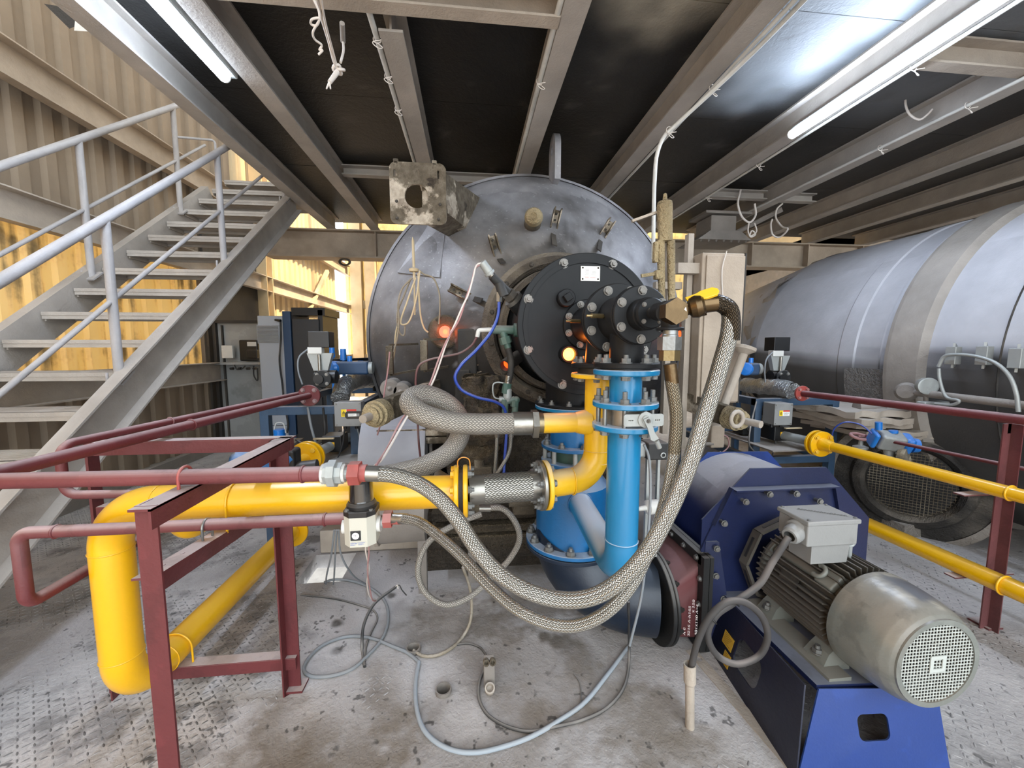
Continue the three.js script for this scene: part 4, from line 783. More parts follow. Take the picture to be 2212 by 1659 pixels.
{
  const h = thing('braided_hose', 'braided steel hose sagging from the upper red pipe union up to the yellow-handled valve', 'hose', V(.3, .4, -1.05));
  const p = [at(812, 1023, 1.12), at(850, 1027, 1.12), at(900, 1043, 1.115), at(950, 1078, 1.1), at(990, 1125, 1.08), at(1026, 1180, 1.05), at(1070, 1232, 1.02), at(1130, 1272, .99), at(1200, 1294, .97), at(1270, 1292, .95), at(1335, 1258, .94), at(1395, 1195, .94), at(1445, 1105, .95), at(1490, 1000, .96), at(1525, 890, .97), at(1556, 790, .98), at(1576, 712, .985), at(1574, 668, .99), at(1548, 654, .995), at(1520, 657, 1.0)];
  part('braid', hoseGeo(p, .0215, 220, 12, .02), M.braid, h);
  const f = part('fittings', [cyl(at(777, 1022, 1.12), at(820, 1023.5, 1.12), .0225, .0225, 26)], M.steel, h, 'bare steel ferrule');
  part('hex_nut', orient(prism(.034, .034, .03, 6), at(767, 1022, 1.12), X), M.redFit, h, 'red-painted hexagon nut'); part('nipple', cyl(at(775, 1022, 1.12), at(792, 1022, 1.12), .024, .024, 24), M.redFit, h);
  part('oily_sheath', tube(curve([at(1578, 735, .983), at(1580, 700, .985), at(1574, 668, .99), at(1548, 654, .995), at(1520, 657, 1.0)], 40), .0222, 22, { around: 12, pitch: .02 }), braidMat('#4a3d2c', { roughness: .25 }), h);
  part('elbow_sleeve', tube(curve([at(1545, 654, .995), at(1530, 656, .998), at(1512, 658, 1.0)], 8), .0235, 20, {}), braidMat('#5f4c33', { map: null, bumpMap: null, roughness: .25, metalness: .8 }), h);
  const g = thing('braided_hose', 'thinner braided steel hose sagging lowest, from the regulator up to the burner lance', 'hose', V(.3, .3, -1.05));
  const q = [at(872, 1120, 1.31), at(905, 1128, 1.28), at(950, 1160, 1.22), at(1000, 1205, 1.15), at(1060, 1268, 1.08), at(1120, 1318, 1.02), at(1190, 1348, .98), at(1250, 1350, .96), at(1310, 1322, .95), at(1365, 1262, .955), at(1405, 1180, .97), at(1438, 1080, .99), at(1456, 980, 1.0), at(1461, 900, 1.01), at(1455, 850, 1.015), at(1450, 822, 1.02)];
  part('braid', hoseGeo(q, .0165, 200, 10, .017), M.braid, g);
  part('oily_braid', tube(curve([at(1456, 980, 1.0), at(1461, 900, 1.01), at(1455, 850, 1.015), at(1450, 822, 1.02)], 40), .0172, 22, { around: 10, pitch: .017 }), M.braidOil, g);
  part('ferrule', cyl(at(1452, 828, 1.02), at(1447, 786, 1.02), .0185, .0185, 26), M.bronzeOil, g);
  part('hex_nut', orient(prism(.027, .027, .028, 6), at(1446, 768, 1.02), Y), M.brass, g);
  part('ferrule', cyl(at(845, 1120, 1.33), at(880, 1121, 1.31), .0175, .0175, 24), M.steel, g); part('hex_nut', orient(prism(.029, .029, .028, 6), at(838, 1121, 1.335), X), M.redFit, g); part('nipple', cyl(at(845, 1121, 1.335), at(864, 1121, 1.32), .0185, .0185, 22), M.redFit, g);
  const k = thing('braided_hose', 'slim braided hose looping in a wide ring under the braided compensator', 'hose', V(-.1, .3, -1.85));
  part('braid', hoseGeo([at(1046, 1098, 1.8), at(1084, 1098, 1.8), at(1114, 1130, 1.82), at(1122, 1165, 1.84), at(1104, 1203, 1.86), at(1062, 1248, 1.86), at(1010, 1292, 1.82), at(960, 1306, 1.8), at(916, 1276, 1.82), at(903, 1228, 1.84), at(925, 1172, 1.87), at(985, 1132, 1.9), at(1040, 1110, 1.92)], .0145, 160, 6, .022), M.braidDusty, k);
  part('fitting', cyl(at(1035, 1098, 1.8), at(1060, 1098, 1.8), .017, .017, 20), M.steel, k);
  // two short hoses below the green fittings
  const s1 = thing('braided_hose', 'short braided hose hanging under the left green fitting, behind the thick looped hose', 'hose', at(1075, 990, 1.95));
  part('braid', hoseGeo([at(1074, 935, 1.95), at(1072, 980, 1.95), at(1068, 1030, 1.96)], .009, 30, 5, .016), M.braid, s1); part('nut', cyl(at(1074, 925, 1.95), at(1074, 944, 1.95), .014, .014, 6), M.steel, s1);
  const s2 = thing('braided_hose', 'curved braided hose under the right green fitting, above the compensator', 'hose', at(1095, 990, 1.95));
  part('braid', hoseGeo([at(1104, 930, 1.92), at(1100, 975, 1.9), at(1082, 1010, 1.9), at(1066, 1032, 1.92)], .0095, 40, 5, .016), M.braid, s2); part('nut', cyl(at(1105, 920, 1.92), at(1104, 944, 1.92), .014, .014, 6), M.steel, s2);
}
// ---------------------------------------------------------------- oil valve and tee at the lance tip
{
  const t = thing('oil_valve', 'oily bronze ball valve with a yellow lever and hexagon tee at the burner tip', 'valve', at(1470, 680, 1.02));
  const a = ax(1.05), te = at(1447, 676, 1.03);
  part('tee_body', [cyl(a, at(1440, 676, 1.02), .027, .027, 28), cyl(te, at(1447, 716, 1.03), .024, .024, 26)], M.black, t);
  part('tee_flange', disc(at(1447, 714, 1.03), Y, .036, .008, 0, 32), M.black, t);
  const out = at(1500, 662, 1.0), dir = out.clone().sub(te).normalize();
  part('hex_body', orient(prism(.035, .035, .034, 6), at(1455, 673, 1.0), FWD), M.bronzeOil, t);
  part('tape', cyl(at(1466, 671, 1.0), at(1475, 669, 1.0), .016, .018, 20), M.white, t);
  part('nipple', cyl(at(1470, 671, 1.0), at(1500, 664, 1.0), .0165, .0165, 22), M.bronzeOil, t);
  part('valve_body', [lathe(at(1487, 667, 1.0), dir, [[.017, 0], [.026, .006], [.03, .02], [.026, .034], [.019, .04]], 28), orient(prism(.029, .029, .02, 6), at(1513, 660, 1.0), dir)], M.bronzeOil, t);
  part('stem', cyl(at(1498, 662, 1.0), at(1499, 645, .995), .008), M.bronzeOil, t);
  part('lever', plate(at(1490, 649, 1.0), at(1545, 631, .98).sub(at(1490, 649, 1.0)), V(-.2, .75, -.6), [[-.006, -.008], [.02, -.009], [.035, -.013], [.062, -.012], [.07, -.004], [.07, .004], [.062, .012], [.035, .013], [.02, .009], [-.006, .008]], .006, [], .0015), mat('#e2b40c', { rough: .4, dust: .1, map: null, bump: null }), t, 'yellow lever');
  part('union_thread', lathe(at(1447, 748, 1.02), Y, [[.021, 0], [.021, .006], [.02, .008], [.021, .01], [.021, .014], [.02, .016], [.021, .018], [.021, .03], [.02, .032], [.02, .045]], 24), M.zinc, t); part('union_nut', orient(prism(.031, .031, .036, 6), at(1446, 742, 1.02), Y), M.zinc, t);
  part('adapter', cyl(at(1446, 752, 1.02), at(1446, 778, 1.02), .022, .02, 22), M.bronzeOil, t);
  // crusted lance rods standing behind
  const l = thing('crusted_rod', 'tall rusty crust-covered rod pair standing up behind the burner tip', 'rod', at(1440, 660, 1.9));
  const b = (u, v) => at(u, v, 1.9);
  part('cap', [cyl(b(1437, 522), b(1436, 442), .034, .036, 16), lathe(b(1436, 442), Y, [[.036, 0], [.034, .012], [.012, .02], [.008, .05], [0, .055]], 16)], M.crust, l); part('rod', cyl(b(1430, 660), b(1427, 520), .015, .02, 12), M.crust, l); part('rod', cyl(b(1451, 660), b(1449, 520), .017, .02, 12), M.crust, l);
  part('cross_bar', bar(at(1365, 478, 1.95), at(1430, 455, 1.93), .02, .012), M.dustyLight, l); part('bracket', [bar(b(1385, 596), b(1424, 590), .012, .016), box(b(1422, 594).x, b(1422, 594).y, b(1422, 594).z, .04, .045, .04, .008)], M.crust, l); part('spring', box(b(1416, 545).x, b(1416, 545).y, b(1416, 545).z, .022, .1, .03, .006), M.crust, l);
}
// ---------------------------------------------------------------- red oil pipes
{
  const m = M.maroon;
  const t = thing('oil_pipe', 'upper dark red pipe along the top of the red stand, ending in a galvanized union', 'pipe', V(-.9, 1.12, -1.2));
  const p1 = atY(668, 855, 1.155), ye = 1.147;
  part('pipe', tube(fillet([V(p1.x, ye + .01, p1.z), V(-1.33, ye, -1.15), at(706, 1025, 1.12).setY(ye)], .05, 10), .0212, 26), m, t);
  part('weld', orient(new THREE.TorusGeometry(.0212, .004, 6, 24).rotateX(Math.PI / 2), at(655, 1027, 1.122).setY(ye), X), m, t);
  part('flange', disc(V(p1.x, ye + .01, p1.z - .01), FWD, .075, .018, 0, 40), m, t); boltRing(t, V(p1.x, ye + .01, p1.z + .008), FWD, .055, 4, .022, 'head', m, .5);
  const u = thing('pipe_union', 'galvanized octagonal pipe union between the upper red pipe and the braided hose', 'union', at(727, 1030, 1.12));
  const ex = (a, b, r, n = 8) => orient(prism(r, r, Math.abs(gx(b, 1.12, 1025) - gx(a, 1.12, 1025)), n), V((gx(a, 1.12, 1025) + gx(b, 1.12, 1025)) / 2, ye, -1.12), X);
  part('sealant', ex(697, 704, .028, 20), M.white, u); part('body', ex(703, 716, .031), M.galv, u); part('nut', ex(712, 728, .039), M.galv, u); part('body', ex(727, 741, .031), M.galv, u); part('sealant', ex(740, 747, .026, 18), M.white, u); part('nipple', ex(745, 762, .019, 18), M.galv, u);
  const lo = thing('oil_pipe', 'lower red pipe through the stand into the regulator, bent back along the floor', 'pipe', V(-1.1, .6, -1.5));
  const y2 = at(455, 1133, 1.34).y, xl = at(38, 1143, 1.34).x, yb = at(32, 1308, 1.34).y;
  part('pipe', tube(fillet([V(xl + .02, yb, -2.6), V(xl, yb, -1.34), V(xl, y2, -1.34), at(748, 1130, 1.34).setY(y2)], .035, 10), .0192, 24), m, lo);
  for (const uu of [703, 120]) part('weld', orient(new THREE.TorusGeometry(.0192, .004, 6, 24).rotateX(Math.PI / 2), at(uu, 1130, 1.34).setY(y2), X), m, lo);
  const th = thing('oil_pipe', 'thin dark red pipe from the valve rack that drops in two elbows behind the stand', 'pipe', V(-1.45, 1.0, -1.8));
  const c = atY(128, 962, 1.155), q = atY(676, 848, 1.165);
  part('pipe', tube(fillet([V(q.x - .04, 1.17, q.z), V(c.x, 1.155, c.z), V(c.x, .975, c.z), V(-.95, .965, c.z)], .045, 10), .0155, 20), m, th);
  const ta = V(q.x - .04, 1.17, q.z), tb = V(c.x, 1.155, c.z); for (const k of [.72]) part('clamp', orient(new THREE.TorusGeometry(.018, .003, 6, 20).rotateX(Math.PI / 2), ta.clone().lerp(tb, k), tb.clone().sub(ta)), m, th); const ra = V(p1.x, ye + .01, p1.z), rb = V(-1.33, ye, -1.15); part('clamp', orient(new THREE.TorusGeometry(.0235, .0035, 6, 24).rotateX(Math.PI / 2), ra.clone().lerp(rb, .58), rb.clone().sub(ra)), m, t);
}
// ---------------------------------------------------------------- pressure regulator
{
  const r = thing('pressure_regulator', 'white filter regulator with a small dial and black bowl on the lower red pipe', 'regulator', at(782, 1165, 1.34));
  const c = at(783, 1135, 1.33), w = .098, hh = .1, ch = .022, d = .1;
  const oct = [[-w / 2 + ch, d / 2], [-w / 2, d / 2 - ch], [-w / 2, -d / 2 + ch], [-w / 2 + ch, -d / 2], [w / 2 - ch, -d / 2], [w / 2, -d / 2 + ch], [w / 2, d / 2 - ch], [w / 2 - ch, d / 2]];
  const slab = (y, h, k = 1) => plate(V(c.x, y, c.z), X, V(0, 0, -1), oct.map(([a, b]) => [a * k, b * k]), h, [], .0015);
  const shell = mat('#bdb9ab', { rough: .5, dust: .3, spots: .03, map: null, bump: null }); part('body', slab(c.y - hh / 2, hh), shell, r); part('top_plate', slab(c.y + hh / 2, .016, 1.02), M.plastic, r);
  for (const [a, b] of [[-1, 1], [1, 1]]) bolt(r, V(c.x + a * .038, c.y + hh / 2 + .016, c.z + b * .036), Y, .012, 'head', M.zinc, 'screw');
  part('ring', lathe(V(c.x, c.y + hh / 2 + .018, c.z), Y, [[.047, 0], [.048, .012], [.043, .02], [.041, .022]], 40), M.plastic, r);
  part('bowl', lathe(V(c.x, c.y + hh / 2 + .03, c.z), Y, [[.041, 0], [.039, .015], [.038, .075], [.04, .085], [.04, .1], [.034, .106], [0, .106]], 40), mat('#101011', { rough: .15, dust: .1, map: null, bump: null, coat: 1 }), r);
  part('drain_plug', lathe(V(c.x, c.y - hh / 2 - .012, c.z), Y, [[0, 0], [.03, 0], [.034, .012]], 30), shell, r);
  part('port', cyl(V(c.x + .045, c.y + .005, c.z), V(c.x + .062, c.y + .005, c.z), .027, .027, 24), M.white, r); part('nipple', cyl(V(c.x + .06, c.y + .008, c.z), V(c.x + .08, c.y + .009, c.z), .016, .016, 20), M.galv, r); part('port', cyl(V(c.x - .062, c.y + .002, c.z), V(c.x - .045, c.y + .002, c.z), .026, .026, 24), M.white, r);
  const dial = T.dial = canvas(128, 128, (k) => { k.fillStyle = '#23282b'; k.fillRect(0, 0, 128, 128); k.fillStyle = '#f3f2ec'; k.beginPath(); k.arc(64, 64, 47, 0, 7); k.fill(); k.strokeStyle = '#333'; k.lineWidth = 2; for (let i = 0; i < 11; i++) { const a = 2.4 + i * .448; k.beginPath(); k.moveTo(64 + Math.cos(a) * 36, 64 + Math.sin(a) * 36); k.lineTo(64 + Math.cos(a) * 43, 64 + Math.sin(a) * 43); k.stroke(); } k.lineWidth = 5; k.beginPath(); k.moveTo(84, 63); k.lineTo(28, 60); k.stroke(); k.beginPath(); k.arc(64, 62, 6, 0, 7); k.fillStyle = '#222'; k.fill(); k.font = '10px sans-serif'; k.fillText('MPa', 54, 88); });
  const zf = c.z + d / 2 + .0022;
  const fr = part('gauge', box(c.x - .008, c.y - .01, zf + .001, .0325, .0325, .003, .001), M.plastic, r);
  part('dial', new THREE.PlaneGeometry(.031, .031).translate(c.x - .008, c.y - .01, zf + .0032), own(new THREE.MeshPhysicalMaterial({ map: dial, roughness: .2 })), fr);
  const logo = T.logo = canvas(256, 64, (k) => { k.fillStyle = '#bdb9ab'; k.fillRect(0, 0, 256, 64); k.fillStyle = '#2c4b94'; k.font = 'italic bold 34px sans-serif'; k.fillText('AIRTAC', 4, 34); k.font = '15px sans-serif'; for (let i = 0; i < 4; i++) k.fillRect(132, 8 + i * 14, 110 - (i * 31) % 50, 5); k.fillRect(4, 46, 96, 5); k.fillRect(4, 55, 70, 4); });
  part('print', new THREE.PlaneGeometry(.05, .0125).translate(c.x - .002, c.y - .038, zf + .0008), own(new THREE.MeshPhysicalMaterial({ map: logo, roughness: .5 })), r);
}
// ---------------------------------------------------------------- red steel stands
const ubolt = (parent, c, r, m, axis = X) => part('u_bolt', [tube(Array.from({ length: 13 }, (_, i) => { const a = i / 12 * Math.PI; return axis === X ? V(c.x, c.y + Math.sin(a) * r, c.z + Math.cos(a) * r) : V(c.x + Math.cos(a) * r, c.y + Math.sin(a) * r, c.z); }), .004, 8), ...[-1, 1].map((s) => axis === X ? cyl(V(c.x, c.y - r - .03, c.z + s * r), V(c.x, c.y, c.z + s * r), .004, .004, 8) : cyl(V(c.x + s * r, c.y - r - .03, c.z), V(c.x + s * r, c.y, c.z), .004, .004, 8))], m, parent);
{
  const s = thing('pipe_stand', 'dark red angle-iron stand holding the red and yellow pipes at left', 'stand', V(-1.1, 0, -1.4));
  const m = M.maroonSteel, L = (p, q, f = 1, g = 1, up) => section(p, q, Lsec(.05 * f, .05 * g, .006), up), yt = 1.12;
  const fx = -.795, xl = at(222, 960, 1.78).x;
  part('leg', section(V(fx - .008, 0, -1.0), V(fx - .008, yt, -1.0), [[0, 0], [-.048, 0], [-.048, -.006], [-.006, -.006], [-.006, -.05], [0, -.05]], V(0, 0, 1)), m, s);
  part('leg', section(V(fx - .012, 0, -1.7), V(fx - .012, yt, -1.7), Lsec(-.05, .05, .006), V(0, 0, 1)), m, s);
  part('leg', section(V(xl, 0, -1.76), V(xl, yt, -1.76), Lsec(.05, .05, .006), V(0, 0, 1)), m, s);
  part('foot_plate', box(fx + .02, .005, -1.7, .07, .01, .07), m, s);
  part('top_bar', [box(fx + .018, yt - .004, -1.36, .05, .006, .76), box(fx + .04, yt - .027, -1.36, .006, .05, .76)], m, s);
  part('top_bar', [box((fx + xl) / 2 + .02, yt - .004, -1.735, fx - xl + .05, .006, .05), box((fx + xl) / 2 + .02, yt - .03, -1.712, fx - xl + .05, .05, .006)], m, s);
  const y2 = at(455, 1148, 1.34).y - .004, x2 = at(455, 1148, 1.34).x;
  const pa = at(332, 1246, 1.05), pb = at(570, 1098, 1.7); part('pipe_bar', [section(pa, pb, [[-.003, 0], [-.003, -.05], [.003, -.05], [.003, -.006], [.05, -.006], [.05, 0]]), ...[.12, .25].map((k) => cyl(pa.clone().lerp(pb, k).add(V(-.028, -.004, 0)), pa.clone().lerp(pb, k).add(V(-.028, .001, 0)), .006, .006, 12))], m, s, 'bolted bar under the lower red pipe');
  part('back_bar', [box((fx + xl) / 2 + .03, y2 - .03, -1.7, fx - xl - .02, .006, .045), box((fx + xl) / 2 + .03, y2 - .052, -1.68, fx - xl - .02, .045, .006)], m, s);
  part('low_bar', [box((fx + xl) / 2 + .03, .155, -1.7, fx - xl, .006, .05), box((fx + xl) / 2 + .03, .13, -1.677, fx - xl, .05, .006)], m, s);
  ubolt(s, V(at(400, 1030, 1.14).x, 1.147, -1.14), .0265, M.redFit); ubolt(s, V(x2 - .01, y2 + .022, -1.34), .0245, M.zinc);
  const ym = V(at(510, 1075, MAIN_D).x, MAIN_Y, -MAIN_D); ubolt(s, ym, .064, M.yellow);
  ubolt(s, V(at(252, 1290, MAIN_D).x + .008, .225, -1.7), .065, M.yellow, Z);
  const r = thing('pipe_stand', 'dark red upright stand holding the yellow and red pipes at far right', 'stand', V(2.8, 0, -1.7));
  const px = 2.745;
  part('leg', section(V(px, 0, -1.70), V(px, 1.11, -1.70), Lsec(.05, .05, .006), V(0, 0, 1)), m, r); part('leg', section(V(3.3, 0, -1.70), V(3.3, 1.11, -1.70), Lsec(.05, .05, .006), V(0, 0, 1)), m, r);
  part('top_bar', [box(3.03, 1.112, -1.72, .62, .006, .05), box(3.03, 1.085, -1.697, .62, .05, .006)], m, r);
  part('pipe_bar', box(2.72, .73, -1.74, .36, .006, .05), m, r); part('pipe_bar', box(2.72, .28, -1.74, .36, .006, .05), m, r);
  part('foot_plate', box(px + .02, .005, -1.72, .09, .01, .09), m, r);
}
// right-hand pipes that run towards the camera past the blower
{
  const y = M.yellow;
  const a = thing('gas_pipe', 'upper yellow pipe at right running from its round flange past the red stand', 'pipe', V(2.62, .75, -1.9));
  part('pipe', tube([V(2.57, .785, -2.66), V(2.66, .785, -1.0)], .034, 26), y, a); part('flange', disc(V(2.572, .785, -2.6), FWD, .095, .02, .02, 44), y, a); part('flange', disc(V(2.57, .785, -2.64), FWD, .095, .02, .02, 44), y, a);
  boltRing(a, V(2.573, .785, -2.578), FWD, .074, 4, .026, 'head', y, .5); part('reducer', cyl(V(2.572, .785, -2.58), V(2.576, .785, -2.5), .05, .035, 26), y, a);
  part('clamp', orient(new THREE.TorusGeometry(.036, .005, 8, 28).rotateX(Math.PI / 2), V(2.63, .785, -1.6), FWD), y, a);
  const b = thing('gas_pipe', 'lower yellow pipe at right running along the floor behind the blue blower', 'pipe', V(2.62, .28, -1.9));
  part('pipe', tube([V(2.58, .335, -2.9), V(2.63, .325, -1.0)], .046, 28), y, b); part('weld', orient(new THREE.TorusGeometry(.047, .005, 8, 32).rotateX(Math.PI / 2), V(2.61, .328, -1.57), FWD), y, b);
  const c = thing('oil_pipe', 'dark red pipe at right from the red-flanged valve rack to the right stand', 'pipe', V(2.62, 1.1, -1.9));
  part('pipe', tube([V(2.59, 1.135, -2.8), V(2.7, 1.155, -.9)], .024, 22), M.maroon, c); part('flange', disc(V(2.59, 1.135, -2.82), FWD, .06, .02, 0, 36), M.redFit, c); boltRing(c, V(2.59, 1.135, -2.8), FWD, .045, 4, .02, 'head', M.redFit, .5);
  const d = thing('oil_pipe', 'thin dark red pipe just above the upper yellow pipe at far right', 'pipe', V(2.8, .85, -1.9));
  part('pipe', tube([V(2.83, .86, -2.5), V(2.95, .86, -1.0)], .012, 14), M.maroon, d);
}
// ---------------------------------------------------------------- blower with its motor
const MX = 1.51, MY = .468;
{
  const b = thing('blower', 'navy blue centrifugal blower with an octagonal front plate, behind the grey motor', 'blower', V(1.58, 0, -1.95));
  const N = M.navy, oct = [[1.125, .655], [1.366, .905], [1.774, .897], [2.04, .62], [2.045, .24], [1.8, .012], [1.36, .012], [1.125, .25]];
  const sh = (dx, dy, k = 1) => oct.map(([x, y]) => [1.585 + (x - 1.585) * k + dx, .46 + (y - .46) * k + dy]);
  part('front_plate', plate(V(0, 0, -1.758), X, Y, oct, .008, [{ x: MX, y: MY, r: .05 }]), N, b, 'octagonal front plate');
  part('rear_plate', plate(V(0, 0, -2.21), X, Y, sh(.06, -.03, .97), .008), M.navyLit, b);
  const band = []; for (let i = 0; i <= 40; i++) { const a = -.9 + i / 40 * 4.9, r = lerp(.36, .43, i / 40); band.push(V(1.6 + Math.cos(a) * r, .46 + Math.sin(a) * r, 0)); }
  const pos = []; for (let i = 0; i < 40; i++) { const p = band[i], q = band[i + 1]; for (const v of [[p, -1.758], [p, -2.205], [q, -1.758], [q, -1.758], [p, -2.205], [q, -2.205]]) pos.push(v[0].x, v[0].y, v[1]); }
  const sg = new THREE.BufferGeometry(); sg.setAttribute('position', new THREE.Float32BufferAttribute(pos, 3));
  { const nn = []; for (let i = 0; i < 40; i++) for (const k of [i, i, i + 1, i + 1, i, i + 1]) { const a = -.9 + k / 40 * 4.9; nn.push(Math.cos(a), Math.sin(a), 0); } sg.setAttribute('normal', new THREE.Float32BufferAttribute(nn, 3)); }
  const scrollMat = mat('#1b2a5c', { rough: .45, dust: .97, spots: .05, dustHex: '#b9b6bb', map: 'scuff', side: THREE.DoubleSide }); part('scroll_band', sg, scrollMat, b, 'dust-coated scroll band');
  part('outlet_throat', [box(1.19, .06, -1.95, .14, .012, .38), box(1.19, .455, -1.95, .14, .012, .38), box(1.15, .26, -1.765, .06, .4, .012), box(1.19, .26, -2.13, .14, .4, .012)], M.darkBlue, b);
  part('outlet_flange', [box(1.142, .255, -1.92 + .215, .018, .48, .05), box(1.142, .255, -1.92 - .215, .018, .48, .05), box(1.142, .47, -1.92, .018, .05, .43), box(1.142, .04, -1.92, .018, .05, .43)], M.blackMatte, b);
  const hx = [at(1582, 1055, 1.73), at(1802, 1050, 1.73), at(1812, 1110, 1.73), at(1835, 1150, 1.73), at(1828, 1330, 1.73), at(1560, 1330, 1.73), at(1522, 1290, 1.73), at(1517, 1190, 1.73), at(1543, 1135, 1.73)].map((p) => [p.x, Math.max(p.y, .02)]);
  part('hatch_plate', plate(V(0, 0, -1.748), X, Y, hx.slice().reverse(), .008), N, b);
  const l0 = hx[0], l1 = hx[1]; part('ledge', box((l0[0] + l1[0]) / 2, (l0[1] + l1[1]) / 2, -1.722, l1[0] - l0[0], .006, .05), N, b);
  part('side_ledge', [bar(V(...hx[8], -1.735), V(...hx[0], -1.735), .006, .03, FWD), bar(V(...hx[1], -1.735), V(...hx[2], -1.735), .006, .03, FWD)], N, b);
  part('folded_rib', hexa(V(hx[7][0], .02, -1.735), V(hx[7][0] + .17, .02, -1.7), V(hx[7][0] + .08, .55, -1.72), V(hx[7][0] + .02, .55, -1.735), V(hx[7][0], .02, -1.745), V(hx[7][0] + .17, .02, -1.745), V(hx[7][0] + .08, .55, -1.745), V(hx[7][0] + .02, .55, -1.745)), N, b);
  for (const [u, v] of [[1604, 1080], [1655, 1064], [1712, 1063], [1762, 1079], [1558, 1126], [1542, 1180], [1540, 1238], [1556, 1287]]) { const p = at(u, v, 1.735); const s = part('stud', cyl(V(p.x, p.y, -1.745), V(p.x, p.y, -1.71), .009), M.zinc, b); bolt(b, V(p.x, p.y, -1.712), FWD, .022, 'head', M.zinc); }
  part('base_frame', [box(1.58, .03, -1.77, .95, .05, .05), box(1.58, .03, -2.18, .95, .05, .05)], N, b);
}
{
  const t = thing('motor_pedestal', 'navy blue sheet-steel pedestal with rounded cut-outs under the grey motor', 'pedestal', V(1.42, 0, -1.45));
  const fl = [V(1.105, 0, -1.115), V(1.67, 0, -1.085), V(1.68, .255, -1.175), V(1.235, .275, -1.185)];
  const nrm = fl[1].clone().sub(fl[0]).cross(fl[3].clone().sub(fl[0])).normalize();
  const Lx = fl[1].clone().sub(fl[0]).normalize(), Ly = nrm.clone().cross(Lx).normalize();
  const loc = (p) => { const d = p.clone().sub(fl[0]); return [d.dot(Lx), d.dot(Ly)]; };
  const hc = (() => { const r = ray(1884, 1569), k = fl[0].clone().sub(camera.position).dot(nrm) / r.dot(nrm); return loc(camera.position.clone().addScaledVector(r, k)); })();
  const round = (cx, cy, w, h, r) => { const pts = []; for (const [sx, sy, a0] of [[1, 1, 0], [-1, 1, 1], [-1, -1, 2], [1, -1, 3]]) for (let i = 0; i <= 5; i++) { const a = (a0 + i / 5) * Math.PI / 2; pts.push([cx + sx * (w / 2 - r) + Math.cos(a) * r, cy + sy * (h / 2 - r) + Math.sin(a) * r]); } return pts; };
  part('front_plate', plate(fl[0], Lx, Ly, fl.map(loc), .006, [round(hc[0], hc[1], .115, .085, .022)]), M.navyLit, t, 'front plate in light-brightened navy with a rounded cut-out');
  const sl = [V(1.175, 0, -1.74), fl[0], fl[3], V(1.245, .275, -1.74)], n2 = sl[1].clone().sub(sl[0]).cross(sl[3].clone().sub(sl[0])).normalize(), ax2 = sl[1].clone().sub(sl[0]).normalize(), ay2 = n2.clone().cross(ax2);
  const loc2 = (p) => { const d = p.clone().sub(sl[0]); return [d.dot(ax2), d.dot(ay2)]; };
  part('side_plate', plate(sl[0].clone().addScaledVector(n2, -.006), ax2, ay2, sl.map(loc2), .006, [round(.27, .14, .17, .13, .04)]), mat('#10152c', { rough: .45, dust: .3, spots: .08, dustHex: '#5d5c66', map: 'scuff', coat: .2 }), t, 'side plate in shade-darkened navy');  // near-black copy of navy: the shade on this side is put into the colour
  part('side_plate', hexa(V(1.675, 0, -1.09), V(1.685, 0, -1.09), V(1.695, .255, -1.2), V(1.685, .255, -1.2), V(1.69, 0, -1.74), V(1.70, 0, -1.74), V(1.695, .255, -1.74), V(1.685, .255, -1.74)), M.navy, t);
  part('top_plate', hexa(V(1.235, .262, -1.19), V(1.70, .242, -1.18), V(1.70, .262, -1.18), V(1.235, .282, -1.19), V(1.235, .262, -1.74), V(1.70, .242, -1.74), V(1.70, .262, -1.74), V(1.235, .282, -1.74)), M.navy, t);
  const yl = T.ylw = canvas(128, 128, (k) => { k.fillStyle = '#b8912b'; k.fillRect(0, 0, 128, 128); k.fillStyle = '#5b4a1c'; for (let i = 0; i < 7; i++) k.fillRect(10, 12 + i * 16, 60 + (i * 37) % 46, 5); });
  const ym = new THREE.MeshPhysicalMaterial({ map: yl, roughness: .6 }); own(ym);
  for (const [a, h, w] of [[.1, .13, .075], [.125, .055, .05]]) part('label_plate', new THREE.BoxGeometry(w, .06, .002).applyMatrix4(new THREE.Matrix4().makeBasis(ax2, ay2, n2).setPosition(sl[0].clone().addScaledVector(ax2, a + .03).addScaledVector(ay2, h).addScaledVector(n2, .0015))), ym, t, 'worn yellow label plate');
  solo('floor_strip', plate(V(1.1, .004, -1.72), V(.06, 0, .56), V(.56, 0, -.06).negate(), [[0, 0], [.62, 0], [.62, .05], [0, .05]], .008, [{ x: .06, y: .025, r: .016 }]), M.dustyLight, 'dusty flat steel strip with a hole, on the floor beside the pedestal', 'strip');
}
